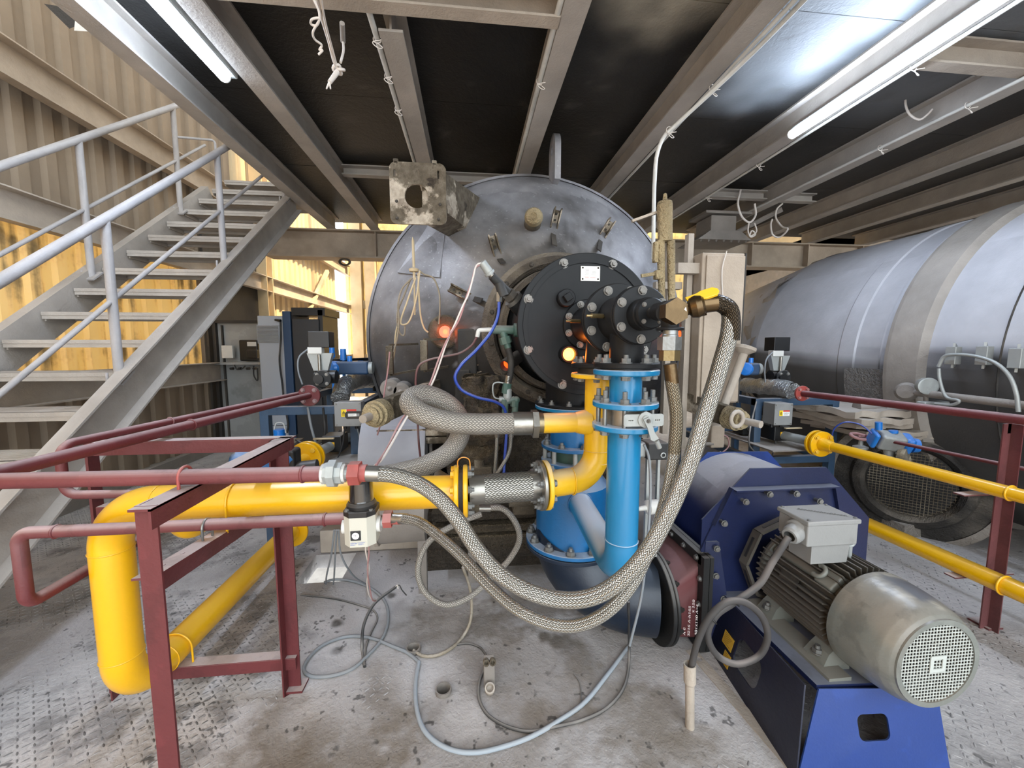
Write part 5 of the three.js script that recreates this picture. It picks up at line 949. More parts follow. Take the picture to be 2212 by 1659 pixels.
{
  const t = thing('motor', 'grey finned electric motor with a domed fan cover and mesh grille, lower right', 'motor', V(MX, .27, -1.35));
  const c = (d) => V(MX, MY, -d), G2 = M.motor, D = M.motorDark;
  part('frame_body', lathe(c(1.62), FWD, [[0, 0], [.14, 0], [.15, .02], [.15, .34], [0, .34]], 40), D, t);
  const fm = M.motorDark;
  for (let i = 0; i < 44; i++) {
    const a = i / 44 * Math.PI * 2; if (a > 4.2 && a < 5.2) continue; if (Math.abs(a - 2.45) < .12) continue;
    const g = new THREE.BoxGeometry(.042, .0055, .34).translate(.166, 0, 0).rotateZ(a).translate(MX, MY, -1.455); part('cooling_fin', g, fm, t);
  }
  // fan cover: a rounded drum, its open end a grille
  const cover = mat('#7c7f79', { rough: .38, dust: .6, spots: .22, dustHex: '#9a8f82', map: 'scuff', mapScale: 2, bumpScale: .0008, coat: .2 });
  { const pt = cover.userData.paint; cover.userData.paint = (x, y, z, nx, ny, nz) => { const c = pt(x, y, z, nx, ny, nz), a = Math.atan2(y - MY, x - MX), q = Math.hypot((a - 1.35) / .42, (z + 1.16) / .06) + fbm(x * 16, y * 16, z * 16) * .7, g = smooth(1.1, .6, q), e = smooth(1.75, 1.2, q) * (1 - g) * smooth(-.1, .2, fbm(x * 30, y * 30, z * 30)); return c.map((v, i) => lerp(lerp(v, [.11, .115, .14][i], g * .85), [.48, .43, .35][i], e * .8)); }; }
  const sc = part('fan_cover', orient(new THREE.LatheGeometry([[.188, 0], [.19, .002], [.191, .004], [.192, .03], [.189, .09], [.184, .13], [.174, .175], [.162, .2], [.152, .212], [.146, .215]].flatMap((p, i, l) => i + 1 < l.length ? Array.from({ length: 5 }, (_, k) => [lerp(p[0], l[i + 1][0], k / 5), lerp(p[1], l[i + 1][1], k / 5)]) : [p]).map((p) => new THREE.Vector2(...p)), 72), c(1.255), FWD), cover, t, 'domed grey fan cover, scuffed and dusty on top');
  part('cover_lip', lathe(c(1.05), FWD, [[.1535, 0], [.1535, .012], [.136, .012], [.136, 0]], 64), cover, sc);
  const bars = [], pitch = .0115, R = .138; for (let i = -12; i <= 12; i++) { const o = i * pitch, h = Math.sqrt(Math.max(0, R * R - o * o)); if (h < .01) continue; for (const [lo, hi] of Math.abs(o) < .03 ? [[-h, h]] : [[-h, h]]) { bars.push(box(MX + o, MY + (lo + hi) / 2, -1.043, .0028, hi - lo, .002)); bars.push(box(MX + (lo + hi) / 2, MY + o, -1.0425, hi - lo, .0028, .0022)); } }
  const gm = mat('#b9bdb7', { rough: .45, dust: .1, map: null, bump: null });
  part('fan_grille', bars, gm, sc, 'square-meshed fan grille'); part('centre_frame', [plate(V(MX, MY, -1.0412), X, Y, rrect(.057, .057, .002), .003, [[[-.0165, -.0165], [-.0165, .0165], [.0165, .0165], [.0165, -.0165]]])], gm, sc);
  part('fan', [cyl(c(1.12), c(1.09), .03, .03, 20), ...Array.from({ length: 7 }, (_, i) => new THREE.BoxGeometry(.09, .004, .04).rotateX(.5).translate(.075, 0, 0).rotateZ(i * .9).translate(MX, MY, -1.11)), cyl(c(1.16), c(1.15), .14, .14, 30)], M.plastic, t);
  // guard ring with slots at the driving end
  const guard = []; for (let i = 0; i < 8; i++) { const a = i / 8 * 6.283 + .39; guard.push(new THREE.BoxGeometry(.014, .165, .05).translate(.198, 0, 0).rotateZ(a).translate(MX, MY, -1.67)); } part('guard_ring', guard, D, t); const gs = []; for (let i = 0; i < 8; i++) { const a = i / 8 * 6.283 + .39; gs.push(new THREE.BoxGeometry(.004, .1, .012).translate(.206, 0, 0).rotateZ(a).translate(MX, MY, -1.67)); } part('guard_slot', gs, M.plastic, t);
  part('end_shield', lathe(c(1.66), FWD, [[.05, 0], [.15, .01], [.165, .035], [.165, .05], [.14, .06]], 40), G2, t); part('shaft', cyl(c(1.76), c(1.6), .03), M.steel, t);
  // lifting pad with a hook, blank plate, eye bolt
  const pad = new THREE.Matrix4().makeRotationZ(2.32).setPosition(MX, MY, 0);
  const padAt = (g) => g.applyMatrix4(pad);
  const lp = part('lifting_pad', [padAt(new RoundedBoxGeometry(.03, .06, .3, 2, .012).translate(.15, 0, -1.45)), padAt(new RoundedBoxGeometry(.03, .08, .08, 2, .01).translate(.16, 0, -1.33))], G2, t); part('lifting_hook', padAt(new THREE.TorusGeometry(.024, .009, 10, 20, Math.PI * 1.3).rotateY(Math.PI / 2).rotateX(1.2).translate(.19, 0, -1.36)), G2, lp);
  part('rating_plate', padAt(new THREE.BoxGeometry(.004, .05, .09).rotateZ(0).translate(.172, 0, -1.46)).applyMatrix4(new THREE.Matrix4().makeTranslation(-MX, -MY, 0)).applyMatrix4(new THREE.Matrix4().makeRotationZ(.5)).applyMatrix4(new THREE.Matrix4().makeTranslation(MX, MY, 0)), M.sootMetal, t);
  // terminal box
  const ba = at(1690, 1090, 1.45), bb = at(1785, 1088, 1.45), bc = at(1857, 1150, 1.3), bd = at(1757, 1150, 1.3);
  const x0 = 1.262, x1 = 1.487, y1 = .838, z0 = -1.455, z1 = -1.30;
  const bx = part('terminal_box', [box((x0 + x1) / 2, y1 - .055, (z0 + z1) / 2, x1 - x0 - .012, .09, z1 - z0 - .012, .006), hexa(V(x0 + .05, .655, z1 - .03), V(x1 - .02, .655, z1 - .03), V(x1 - .02, y1 - .09, z1 - .02), V(x0 + .04, y1 - .09, z1 - .02), V(x0 + .05, .655, z0 + .02), V(x1 - .02, .655, z0 + .02), V(x1 - .02, y1 - .09, z0 + .02), V(x0 + .04, y1 - .09, z0 + .02))], M.boxGrey, t, 'dusty grey terminal box');
  part('lid', box((x0 + x1) / 2, y1 - .006, (z0 + z1) / 2, x1 - x0, .018, z1 - z0, .005), M.boxGrey, bx); for (const [x, z] of [[x0 + .014, z0 + .014], [x1 - .014, z0 + .014], [x0 + .014, z1 - .014], [x1 - .014, z1 - .014]]) bolt(t, V(x, y1 + .002, z), Y, .01, 'head', M.zinc, 'screw');
  const script = T.script = canvas(256, 64, (k) => { k.strokeStyle = '#75726c'; k.lineWidth = 5; k.lineCap = 'round'; k.beginPath(); let x = 12; k.moveTo(x, 46); for (let i = 0; i < 15; i++) { k.bezierCurveTo(x + 4, 8 + (i * 29) % 22, x + 12, 6 + (i * 17) % 14, x + 10, 46 - (i * 13) % 9); x += 16; k.lineTo(x, 44); } k.stroke(); });
  part('embossed_script', new THREE.PlaneGeometry(.17, .034).rotateX(-Math.PI / 2).rotateY(-.55).translate((x0 + x1) / 2 + .015, y1 + .0045, (z0 + z1) / 2), own(new THREE.MeshPhysicalMaterial({ map: script, transparent: true, roughness: .6 })), bx);
  const gl = V(x0 - .0, y1 - .06, (z0 + z1) / 2 + .03); part('cable_gland', lathe(gl.clone().add(V(.015, .005, -.01)), V(-1, -.25, .35), [[.045, 0], [.045, .012], [.036, .016], [.034, .05], [.028, .06], [.02, .06]], 28), M.boxGrey, bx);
  part('lifting_eye', [orient(new THREE.TorusGeometry(.02, .006, 10, 24), V(x1 + .045, .71, -1.38), Y), cyl(V(x1 + .045, .64, -1.38), V(x1 + .045, .692, -1.38), .009)], M.galv, t);
  for (const z of [-1.3, -1.56]) for (const s of [-1, 1]) { const f = part('foot', [hexa(V(MX + s * .08, .27, z + .05), V(MX + s * .2, .27, z + .05), V(MX + s * .16, .33, z + .04), V(MX + s * .08, .40, z + .04), V(MX + s * .08, .27, z - .05), V(MX + s * .2, .27, z - .05), V(MX + s * .16, .33, z - .04), V(MX + s * .08, .40, z - .04))], G2, t); bolt(t, V(MX + s * .17, .31, z), Y, .03, 'nut', M.zinc); }
  part('foot_rail', [box(MX - .17, .28, -1.43, .09, .02, .46), box(MX + .13, .28, -1.43, .09, .02, .46)], G2, t);
  // power cable, coiled once and tied, into a pipe sleeve in the floor
  const k = thing('power_cable', 'thick black motor cable hanging in a tied coil beside the pedestal', 'cable', V(1.0, .2, -1.34));
  const g0 = gl.clone().add(V(-.045, -.012, .01));
  const P = [g0, at(1692, 1178, 1.33), at(1668, 1215, 1.33), at(1640, 1262, 1.33), at(1583, 1303, 1.33), at(1548, 1328, 1.335), at(1529, 1368, 1.34), at(1546, 1412, 1.34), at(1590, 1434, 1.34), at(1638, 1418, 1.335), at(1658, 1378, 1.32), at(1644, 1330, 1.305), at(1605, 1300, 1.3), at(1572, 1300, 1.3), at(1535, 1330, 1.31), at(1510, 1378, 1.33), at(1497, 1425, 1.34), at(1491, 1470, 1.342)];
  part('sheath', tube(curve(P, 160), .0125, 14), mat('#3f3c3b', { rough: .7, dust: .7, spots: .35, dustHex: '#8a807a', map: null, bump: null }), k); for (const [u, v] of [[1588, 1300], [1540, 1338]]) part('cable_tie', orient(new THREE.TorusGeometry(.017, .003, 6, 18).rotateX(Math.PI / 2), at(u, v, 1.318), V(.7, .6, .1)), M.plastic, k);
  const s = thing('conduit_sleeve', 'upright pale plastic pipe sleeve in the floor taking the motor cable', 'sleeve', V(.852, 0, -1.342));
  const top = at(1490, 1432, 1.342); part('pipe', [lathe(V(.852, 0, -1.342), top.clone().sub(V(.852, 0, -1.342)), [[.017, 0], [.017, .2]], 26)], M.dustyLight, s); part('socket', lathe(V(.852, 0, -1.342), top.clone().sub(V(.852, 0, -1.342)), [[.018, .185], [.0225, .195], [.0225, .27], [.019, .27], [.018, .2]], 26), M.dustyLight, s);
}
// ---------------------------------------------------------------- second drum at right with its fan
{
  const d = thing('dryer_drum', 'huge pale grey banded drum lying along the right side, dark soot on its underside', 'drum', V(4.7, 0, -3));
  const C = (z) => V(4.7, 1.34, -z), R = 1.3, m = mat('#a9a9ae', { rough: .6, mapScale: .5, bumpScale: .001 });
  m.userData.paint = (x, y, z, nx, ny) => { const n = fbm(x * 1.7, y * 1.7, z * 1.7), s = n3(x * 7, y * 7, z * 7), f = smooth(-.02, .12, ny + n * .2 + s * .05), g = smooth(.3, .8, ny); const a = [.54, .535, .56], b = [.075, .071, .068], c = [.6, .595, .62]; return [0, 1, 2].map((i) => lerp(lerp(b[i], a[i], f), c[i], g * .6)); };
  const belt = mat('#a59d94', { rough: .7, dust: .25, spots: .4, dustHex: '#8a8279', mapScale: .8, bumpScale: .002 });
  const cylm = (z0, z1, r0, r1 = r0, ns = 96) => { const g = new THREE.CylinderGeometry(r1, r0, z1 - z0, ns, 6, true); return orient(g, C((z0 + z1) / 2), V(0, 0, -1)); };
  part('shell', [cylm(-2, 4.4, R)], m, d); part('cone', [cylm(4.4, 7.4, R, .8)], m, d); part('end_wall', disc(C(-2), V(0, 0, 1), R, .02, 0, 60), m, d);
  part('band', lathe(C(3.16), V(0, 0, -1), [[R, 0], [R + .012, .01], [R + .012, .15], [R, .17]], 96), m, d); part('band', lathe(C(2.6), V(0, 0, -1), [[R, 0], [R + .05, .03], [R + .055, .24], [R + .05, .27], [R, .3]], 96), belt, d, 'raised belt round the drum');
  part('seam', lathe(C(2.19), V(0, 0, -1), [[R, 0], [R + .008, .004], [R, .012]], 96), M.sootMetal, d); part('seam', lathe(C(2.94), V(0, 0, -1), [[R, 0], [R + .01, .006], [R, .012]], 96), m, d);
  { const a0 = Math.PI - .1, gg = []; for (let i = 0; i < 10; i++) { const a = a0 + .12 + i * .07; gg.push(V(4.7 + Math.cos(a) * (R + .015), 1.34 + Math.sin(a) * (R + .015), 0)); } const pos = []; for (let i = 0; i < 9; i++) for (const [p, z] of [[gg[i], -3.24], [gg[i], -2.9], [gg[i + 1], -3.24], [gg[i + 1], -3.24], [gg[i], -2.9], [gg[i + 1], -2.9]]) pos.push(p.x, p.y, z); const g = new THREE.BufferGeometry(); g.setAttribute('position', new THREE.Float32BufferAttribute(pos, 3)); g.computeVertexNormals(); part('patch_sheet', g, mat('#77736f', { rough: .6, side: THREE.DoubleSide, bump: 'crust', bumpScale: .01, map: 'scuff' }), d); }
  const far = part('torn_wrap', (() => { const g = new THREE.CylinderGeometry(1.05, 1.3, 1.0, 60, 10, true), p = g.attributes.position; for (let i = 0; i < p.count; i++) { const k = 1 + fbm(p.getX(i) * 4, p.getY(i) * 4, p.getZ(i) * 4) * .12; p.setX(i, p.getX(i) * k); p.setZ(i, p.getZ(i) * k); } g.computeVertexNormals(); return orient(g, C(4.95), V(0, 0, -1)); })(), M.dustyLight, d, 'torn crumpled wrapping at the far end');
  // brackets with conduit along the side
  for (const [u, v] of [[2059, 768], [2126, 768], [2198, 774]]) {
    const p = atX(u, v, 3.27), b = part('terminal_bracket', [box(p.x, p.y, p.z, .05, .12, .06, .004), bar(V(p.x, p.y + .06, p.z), V(p.x + .16, p.y + .04, p.z - .1), .012, .05), bar(V(p.x, p.y - .06, p.z), V(p.x + .16, p.y - .05, p.z - .1), .012, .05)], M.galv, d);
  }
  solo('conduit', wire([[2027, 792], [2040, 770], [2062, 766], [2110, 770], [2150, 784], [2180, 812], [2195, 850], [2200, 890]].map(([u, v]) => atX(u, v, 3.22)), .011), M.galv, 'grey flexible conduit looping along the brackets of the right drum', 'conduit');
  solo('conduit', wire([[2028, 796], [2030, 820], [2045, 858], [2072, 866], [2060, 874], [2020, 872]].map(([u, v]) => atX(u, v, 3.2)), .01), M.galv, 'grey flexible conduit dropping in a hook below the round gauge', 'conduit');
  const p = thing('gauge_pipe', 'grey pipe with a round pressure gauge below the right drum brackets', 'gauge', at(2005, 850, 2.9));
  part('pipe', cyl(at(1955, 845, 2.62), at(2230, 878, 1.95), .026), M.dusty, p); part('stub', lathe(at(1958, 846, 2.61), V(-.8, .1, .5), [[.06, -.08], [.07, 0], [.05, .05], [.0, .06]], 22), M.dusty, p);
  const gc = at(2004, 834, 2.46); part('gauge_body', lathe(gc, V(-.45, 0, 1), [[.055, -.04], [.06, 0], [.06, .01], [.052, .012], [0, .012]], 32), M.galv, p); part('stem', cyl(at(2000, 848, 2.48), at(2000, 868, 2.48), .014), M.dusty, p); part('manifold', box(at(2015, 872, 2.45).x, at(2015, 872, 2.45).y, -2.45, .2, .035, .06, .008), M.galv, p);
  // folded insulation heaped under the drum
  const w = thing('insulation_pile', 'layers of dusty folded insulation sheet between right drum and its fan', 'insulation', at(1880, 930, 3.1));
  for (const [v, u0, u1, h, dd] of [[888, 1795, 1975, .05, 0], [900, 1800, 1990, .045, .02], [912, 1805, 1965, .05, -.03], [926, 1815, 2000, .035, .02], [934, 1830, 2020, .025, .05]]) { const a = at(u0, v, 2.85), b = at(u1, v, 2.8); const g = new THREE.BoxGeometry(b.x - a.x, h, .6, 24, 2, 8), q = g.attributes.position; for (let i = 0; i < q.count; i++) { const x = q.getX(i) + a.x, z = q.getZ(i); q.setY(i, q.getY(i) + fbm(x * 5 + v, z * 4, 1) * .04); q.setZ(i, z + fbm(x * 6, v, 2) * .1); } g.computeVertexNormals(); part('folded_sheet', g.translate((a.x + b.x) / 2, (a.y + b.y) / 2, -2.95 + dd), M.dustyLight, w); }
  part('pipe_end', cyl(at(1905, 882, 2.8), at(1850, 880, 2.85), .055), M.dusty, w); part('rope', wire([at(1925, 885, 2.78), at(1960, 893, 2.75), at(2000, 902, 2.7), at(2030, 904, 2.7)], .016), M.dustyLight, w);
  // the drum's own fan: a spiral casing with a mesh over its eye
  const f = thing('fan_casing', 'big dusty spiral fan casing with a black wire mesh, behind the yellow pipes at right', 'fan', V(3.5, 0, -2.9));
  const fc = at(1966, 1042, 2.7), r0 = .5, tq = new THREE.Matrix4().makeTranslation(fc.x, fc.y, fc.z).multiply(new THREE.Matrix4().makeRotationY(-.86)), T3 = (g) => flat(g).map((q) => q.applyMatrix4(tq)), O = V(0, 0, 0);
  const S = mat('#8a8177', { rough: .85, dust: .9, spots: .45, dustHex: '#b9b0a6', bump: 'crust', bumpScale: .006 });
  part('casing', T3([lathe(V(0, 0, -.3), FWD, [[r0 - .02, 0], [r0 + .02, .01], [r0 + .03, .29], [r0 + .02, .31], [r0 - .03, .31]], 72)]), S, f); part('back_wall', T3([lathe(V(0, 0, -.3), FWD, [[0, -.01], [r0 - .02, 0]], 48)]), S, f);
  part('face', T3([lathe(O, FWD, [[r0 - .03, .0], [.37, .012], [.35, .05], [.30, .07], [.27, .03], [.26, -.02]], 64)]), mat('#2e2a26', { rough: .8, dust: .7, spots: .45, dustHex: '#8d8376', bump: 'crust', bumpScale: .006 }), f);
  part('foot', [box(fc.x + .2, Math.max(.05, (fc.y - r0) / 2), fc.z - .1, .6, Math.max(.1, fc.y - r0 + .06), .34)], S, f);
  const mb = []; for (let i = -11; i <= 11; i++) { const o = i * .022, h = Math.sqrt(.0655 - o * o); if (!(h > 0)) continue; mb.push(cyl(V(o, -h, .05), V(o, h, .05), .0022, .0022, 5)); mb.push(cyl(V(-h, o, .053), V(h, o, .053), .0022, .0022, 5)); }
  part('wire_mesh', T3(mb), M.rusty, f); part('dark_eye', T3([disc(V(0, 0, -.02), FWD, .265, .004, 0, 40)]), M.plastic, f);
  // actuator and valves in front of it
  const v = thing('valve_actuator', 'silver valve actuator with bright blue caps above the yellow pipe at right', 'actuator', at(1930, 985, 2.4));
  const a0 = at(1890, 947, 2.4), a1 = at(1968, 960, 2.32), dr = a1.clone().sub(a0).normalize();
  part('body', orient(new RoundedBoxGeometry(.115, a0.distanceTo(a1) - .06, .105, 3, .02), a0.clone().lerp(a1, .42), dr), M.galv, v); part('end_cap', orient(new RoundedBoxGeometry(.12, .06, .115, 3, .025), a1.clone().addScaledVector(dr, -.03), dr), M.actBlue, v); part('round_cap', cyl(a1.clone().add(V(.0, -.005, .0)), a1.clone().addScaledVector(dr, .035), .05, .046, 30), M.actBlue, v); part('end_cap', orient(new RoundedBoxGeometry(.11, .03, .1, 3, .014), a0.clone().addScaledVector(dr, -.012), dr), M.actBlue, v);
  part('indicator', cyl(at(1898, 928, 2.38), at(1898, 912, 2.38), .02), M.actBlue, v); part('indicator', cyl(at(1930, 935, 2.36), at(1930, 930, 2.36), .025), M.actBlue, v);
  part('valve_body', [lathe(at(1900, 990, 2.42), V(.9, 0, .3), [[.05, 0], [.06, .01], [.06, .03], [.04, .05], [.04, .1], [.06, .12], [.06, .15]], 26), lathe(at(1950, 990, 2.32), V(.5, 0, 1), [[.07, -.02], [.075, 0], [.075, .02], [0, .025]], 28)], M.rusty, v); part('neck', cyl(at(1920, 965, 2.38), at(1920, 990, 2.38), .03), M.galv, v);
  const hw = thing('hand_wheel', 'small pink-rimmed valve hand wheel left of the silver actuator', 'valve', at(1857, 975, 2.5));
  part('wheel', orient(new THREE.TorusGeometry(.05, .011, 8, 24).rotateX(Math.PI / 2), at(1857, 943, 2.5), V(0, 1, .25)), M.wirePink, hw); part('bonnet', lathe(at(1857, 985, 2.5), Y, [[.04, 0], [.035, .05], [.045, .06], [.045, .07], [.015, .08], [.012, .12]], 20), M.galv, hw); part('spokes', [bar(at(1845, 943, 2.5), at(1869, 943, 2.5), .01, .008), bar(at(1857, 942, 2.45), at(1857, 944, 2.55), .01, .008)], M.wirePink, hw);
  solo('air_hose', wire([at(1885, 938, 2.4), at(1860, 918, 2.45), at(1825, 912, 2.5), at(1803, 925, 2.55), at(1796, 955, 2.6)], .005), M.hoseBlue, 'thin violet-blue air hose arching from the silver actuator to the blue rack', 'hose');
}
// ---------------------------------------------------------------- columns and side boxes behind
{
  const c = thing('column_cap', 'bolted grey column head with flared brackets under the platform, right of the furnace', 'column', V(2.5, 0, -5.0));
  const p = at(1545, 505, 5.0); part('column', box(p.x, 1.3, -5.0, .26, 2.6, .26), M.dusty, c); part('head', box(p.x, p.y + .05, -5.0, .34, .26, .34, .01), M.dusty, c); part('flare', hexa(V(p.x - .38, p.y - .14, -4.75), V(p.x + .33, p.y - .14, -4.75), V(p.x + .2, p.y - .02, -4.78), V(p.x - .2, p.y - .02, -4.78), V(p.x - .38, p.y - .14, -5.25), V(p.x + .33, p.y - .14, -5.25), V(p.x + .2, p.y - .02, -5.2), V(p.x - .2, p.y - .02, -5.2)), M.dusty, c);
  part('cap_plate', box(p.x + .05, p.y + .21, -5.0, .62, .03, .4), M.dusty, c); for (let i = 0; i < 7; i++) bolt(c, V(p.x - .33 + i * .1, p.y - .142, -4.77), V(0, -1, 0), .025, 'nut', M.dusty);
}
// ---------------------------------------------------------------- valve racks: left and right
const warning = T.warn = canvas(256, 128, (k) => { k.fillStyle = '#f4f2ee'; k.fillRect(0, 0, 256, 128); k.fillStyle = '#f2cf1d'; k.fillRect(0, 0, 84, 128); k.fillStyle = '#d23b2f'; k.fillRect(90, 0, 166, 34); k.fillStyle = '#222'; k.beginPath(); k.moveTo(42, 24); k.lineTo(70, 76); k.lineTo(14, 76); k.closePath(); k.fill(); k.fillStyle = '#f2cf1d'; k.fillRect(40, 42, 5, 18); k.fillRect(40, 64, 5, 5); k.fillStyle = '#222'; k.fillRect(10, 90, 62, 14); for (let i = 0; i < 4; i++) { k.fillRect(108 + i * 34, 46, 5, 32); k.fillRect(104 + i * 34, 50 + (i * 7) % 12, 24, 5); k.fillRect(120 + i * 34, 54, 5, 24); k.fillRect(106 + i * 34, 72, 22, 4); } k.fillStyle = '#777'; k.fillRect(108, 92, 120, 5); k.fillRect(108, 104, 96, 5); });
const warnMat = own(new THREE.MeshPhysicalMaterial({ map: warning, roughness: .4 }));
function junction(name, label, x, y, z, w, h, d) {
  const j = thing(name, label, 'junction box', V(x, y - h / 2, z)); part('case', box(x, y, z, w, h, d, .006), M.boxGrey, j); part('lid', box(x, y, z + d / 2 + .004, w + .004, h + .004, .012, .004), M.boxGrey, j);
  part('warning_label', new THREE.PlaneGeometry(w * .58, w * .29).translate(x + w * .04, y + .01, z + d / 2 + .011), warnMat, j); for (const [a, b] of [[-1, -1], [1, -1], [-1, 1], [1, 1]]) bolt(j, V(x + a * w * .44, y + b * h * .44, z + d / 2 + .01), FWD, .009, 'head', M.zinc, 'screw');
  for (const o of [-.04, .04]) part('gland', cyl(V(x + o, y - h / 2 - .03, z), V(x + o, y - h / 2, z), .012), M.plastic, j); return j;
}
function rack(label, xa, xb, za, zb, top, m) {
  const r = thing('valve_rack', label, 'rack', V((xa + xb) / 2, 0, (za + zb) / 2)), s = .06;
  for (const x of [xa, xb]) for (const z of [za, zb]) part('leg', box(x, top / 2, z, s, top, s, .004), m, r);
  for (const z of [za, zb]) { part('rail', box((xa + xb) / 2, top - s / 2, z, xb - xa + s, s, s * .98, .004), m, r); part('rail', box((xa + xb) / 2, .55, z, xb - xa, s, s * .9, .004), m, r); }
  for (const x of [xa, xb]) { part('rail', box(x, top - s / 2, (za + zb) / 2, s * .98, s, Math.abs(zb - za), .004), m, r); part('rail', box(x, .55, (za + zb) / 2, s * .9, s, Math.abs(zb - za), .004), m, r); }
  return r;
}
function actuatorTop(label, x, y, z, labelled = true) { // positioner box on a bracket over a small valve
  const a = thing('control_valve', label, 'valve', V(x, y - .1, z)); part('motor_box', box(x, y + .23, z, .15, .12, .12, .006), M.plastic, a); part('scale', box(x - .03, y + .15, z + .03, .1, .05, .06, .004), M.white, a);
  part('bracket', hexa(V(x - .05, y, z + .04), V(x + .05, y, z + .04), V(x + .09, y + .13, z + .05), V(x - .09, y + .13, z + .05), V(x - .05, y, z - .0), V(x + .05, y, z - .0), V(x + .09, y + .13, z - .0), V(x - .09, y + .13, z - .0)), M.galv, a);
  part('stem', cyl(V(x, y + .0, z + .055), V(x, y + .12, z + .055), .012), M.steel, a); part('valve_body', [cyl(V(x - .05, y - .05, z), V(x + .1, y - .05, z), .05), cyl(V(x, y - .06, z - .12), V(x, y - .06, z + .1), .035)], M.plastic, a); part('flange', disc(V(x + .02, y - .06, z + .06), FWD, .065, .02, 0, 30), M.blackMatte, a); boltRing(a, V(x + .02, y - .06, z + .08), FWD, .048, 4, .018, 'head', M.zinc, .5);
  part('cable', wire([V(x - .08, y + .16, z + .05), V(x - .14, y + .1, z + .06), V(x - .15, y, z + .06), V(x - .13, y - .1, z + .05)], .006), M.cableGrey, a); return a;
}
function blueActuator(label, x, y, z, len) { const a = thing('pneumatic_actuator', label, 'actuator', V(x, y - .06, z)); part('body', orient(new RoundedBoxGeometry(.11, len, .1, 3, .02), V(x + len / 2, y, z), X), M.cabBlue, a); part('cap', [lathe(V(x, y, z + .0), V(-.7, 0, .7), [[.058, -.02], [.06, .03], [.05, .05], [0, .054]], 28)], M.actBlue, a); part('indicator', cyl(V(x + len * .4, y + .05, z), V(x + len * .4, y + .1, z), .02), M.actBlue, a); part('cap', cyl(V(x + len, y, z), V(x + len + .03, y, z), .05), M.galv, a); return a; }
{
  rack('left navy steel valve rack behind the red stand', -1.47, -.85, -2.98, -4.3, 1.07, M.rackBlue);
  rack('right blue steel valve rack between dusty panel and red-flanged pipe', 2.36, 3.06, -3.0, -4.2, 1.075, M.rackBlue);
  const j1 = at(757, 892, 2.85), j2 = at(1678, 892, 2.88);
  junction('junction_box', 'grey junction box with a red and yellow warning label on the left rack', j1.x, j1.y, j1.z, .175, .165, .1);
  junction('junction_box', 'grey junction box with a red and yellow warning label on the right rack', j2.x, j2.y, j2.z, .15, .17, .12);
  const c1 = at(697, 800, 3.1), c2 = at(1675, 800, 3.2); actuatorTop('black boxed control valve on a white bracket on the left rack', c1.x, c1.y, c1.z); actuatorTop('black boxed control valve on a silver bracket on the right rack', c2.x, c2.y, c2.z);
  const b1 = at(728, 795, 3.4), b2 = at(785, 790, 4.0), b3 = at(1612, 797, 3.3); blueActuator('large blue-capped pneumatic actuator on the left rack, before the bright wall', b1.x, b1.y, b1.z, .26); blueActuator('dark blue actuator behind the first one, next to the furnace edge', b2.x, b2.y, b2.z, .2); blueActuator('round bright blue actuator cap beside the tall dusty panel', b3.x, b3.y, b3.z, .1);
  const fw = (name, label, pts, r) => { const k = tube(curve(pts, 30), r, 18), p = k.attributes.position, n = k.attributes.normal; for (let i = 0; i < p.count; i++) { const s = n3(p.getX(i) * 22, p.getY(i) * 22, p.getZ(i) * 22) * .014; p.setXYZ(i, p.getX(i) + n.getX(i) * s, p.getY(i) + n.getY(i) * s, p.getZ(i) + n.getZ(i) * s); } k.computeVertexNormals(); return solo(name, k, M.foil, label, 'pipe'); };
  fw('foil_wrapped_pipe', 'crumpled foil-wrapped pipe on the left rack beside the black valve', [at(735, 860, 3.15), at(742, 838, 3.25), at(760, 826, 3.5), at(815, 818, 4.2)], .07); fw('foil_wrapped_pipe', 'crumpled foil-wrapped pipe on the right rack', [at(1712, 845, 2.95), at(1690, 838, 3.05), at(1650, 835, 3.3), at(1610, 832, 3.6)], .07);
  // gas trains on the lower shelves
  const train = (label, x, z0, s) => { const t = thing('gas_train', label, 'valve train', V(x, .7, z0 - .4)), P = (k, y = .785) => V(x + s * k * .18, y, z0 - k); part('pipe', cyl(P(.0), P(.95), .034), M.galv, t); part('valve_block', box(P(.3).x, .80, P(.3).z, .14, .12, .16, .01), M.plastic, t); part('filter_block', box(P(.6).x, .80, P(.6).z, .12, .16, .14, .01), M.blackMatte, t); part('yellow_tag', box(P(.3).x, .80, P(.3).z + .083, .04, .03, .004), M.yellow, t); part('lever', box(P(.15).x, .86, P(.15).z, .14, .01, .025, .004), M.wallPale, t); part('shelf_plate', box(P(.4).x, .705, P(.4).z, .4, .01, .7), M.dusty, t); };
  train('grey gas pipe with black valve blocks on the lower shelf of the left rack', -1.05, -2.68, 1); train('grey gas pipe with dark valve blocks on the lower shelf of the right rack', 2.56, -2.66, -1);
  for (const [u, v, d, l] of [[742, 778, 3.6, 'upright blue valve indicator left of the dark blue actuators'], [718, 772, 3.9, 'small upright blue indicator cap behind the black control valve'], [806, 768, 4.1, 'black knob on the thin bar beside the furnace edge']]) { const p = at(u, v, d); solo('indicator', [cyl(p, p.clone().add(V(0, .1, 0)), .028, .024, 14), cyl(p.clone().add(V(0, -.36, 0)), p, .014, .014, 10)], l[0] === 'b' ? M.plastic : M.actBlue, l, 'indicator'); }
  solo('tie_bar', cyl(at(712, 779, 3.6), at(818, 774, 4.1), .014), M.plastic, 'thin black bar above the left pneumatic actuators', 'rod');
  // wiring dropping through the racks
  const cab = (pts, r, m, label) => solo('cable', wire(pts, r), m, label, 'cable');
  cab([at(770, 917, 2.85), at(785, 980, 2.82), at(795, 1003, 2.8), at(805, 985, 2.78), at(818, 920, 2.75)], .004, M.cableGrey, 'grey cable hanging in a V below the left junction box');
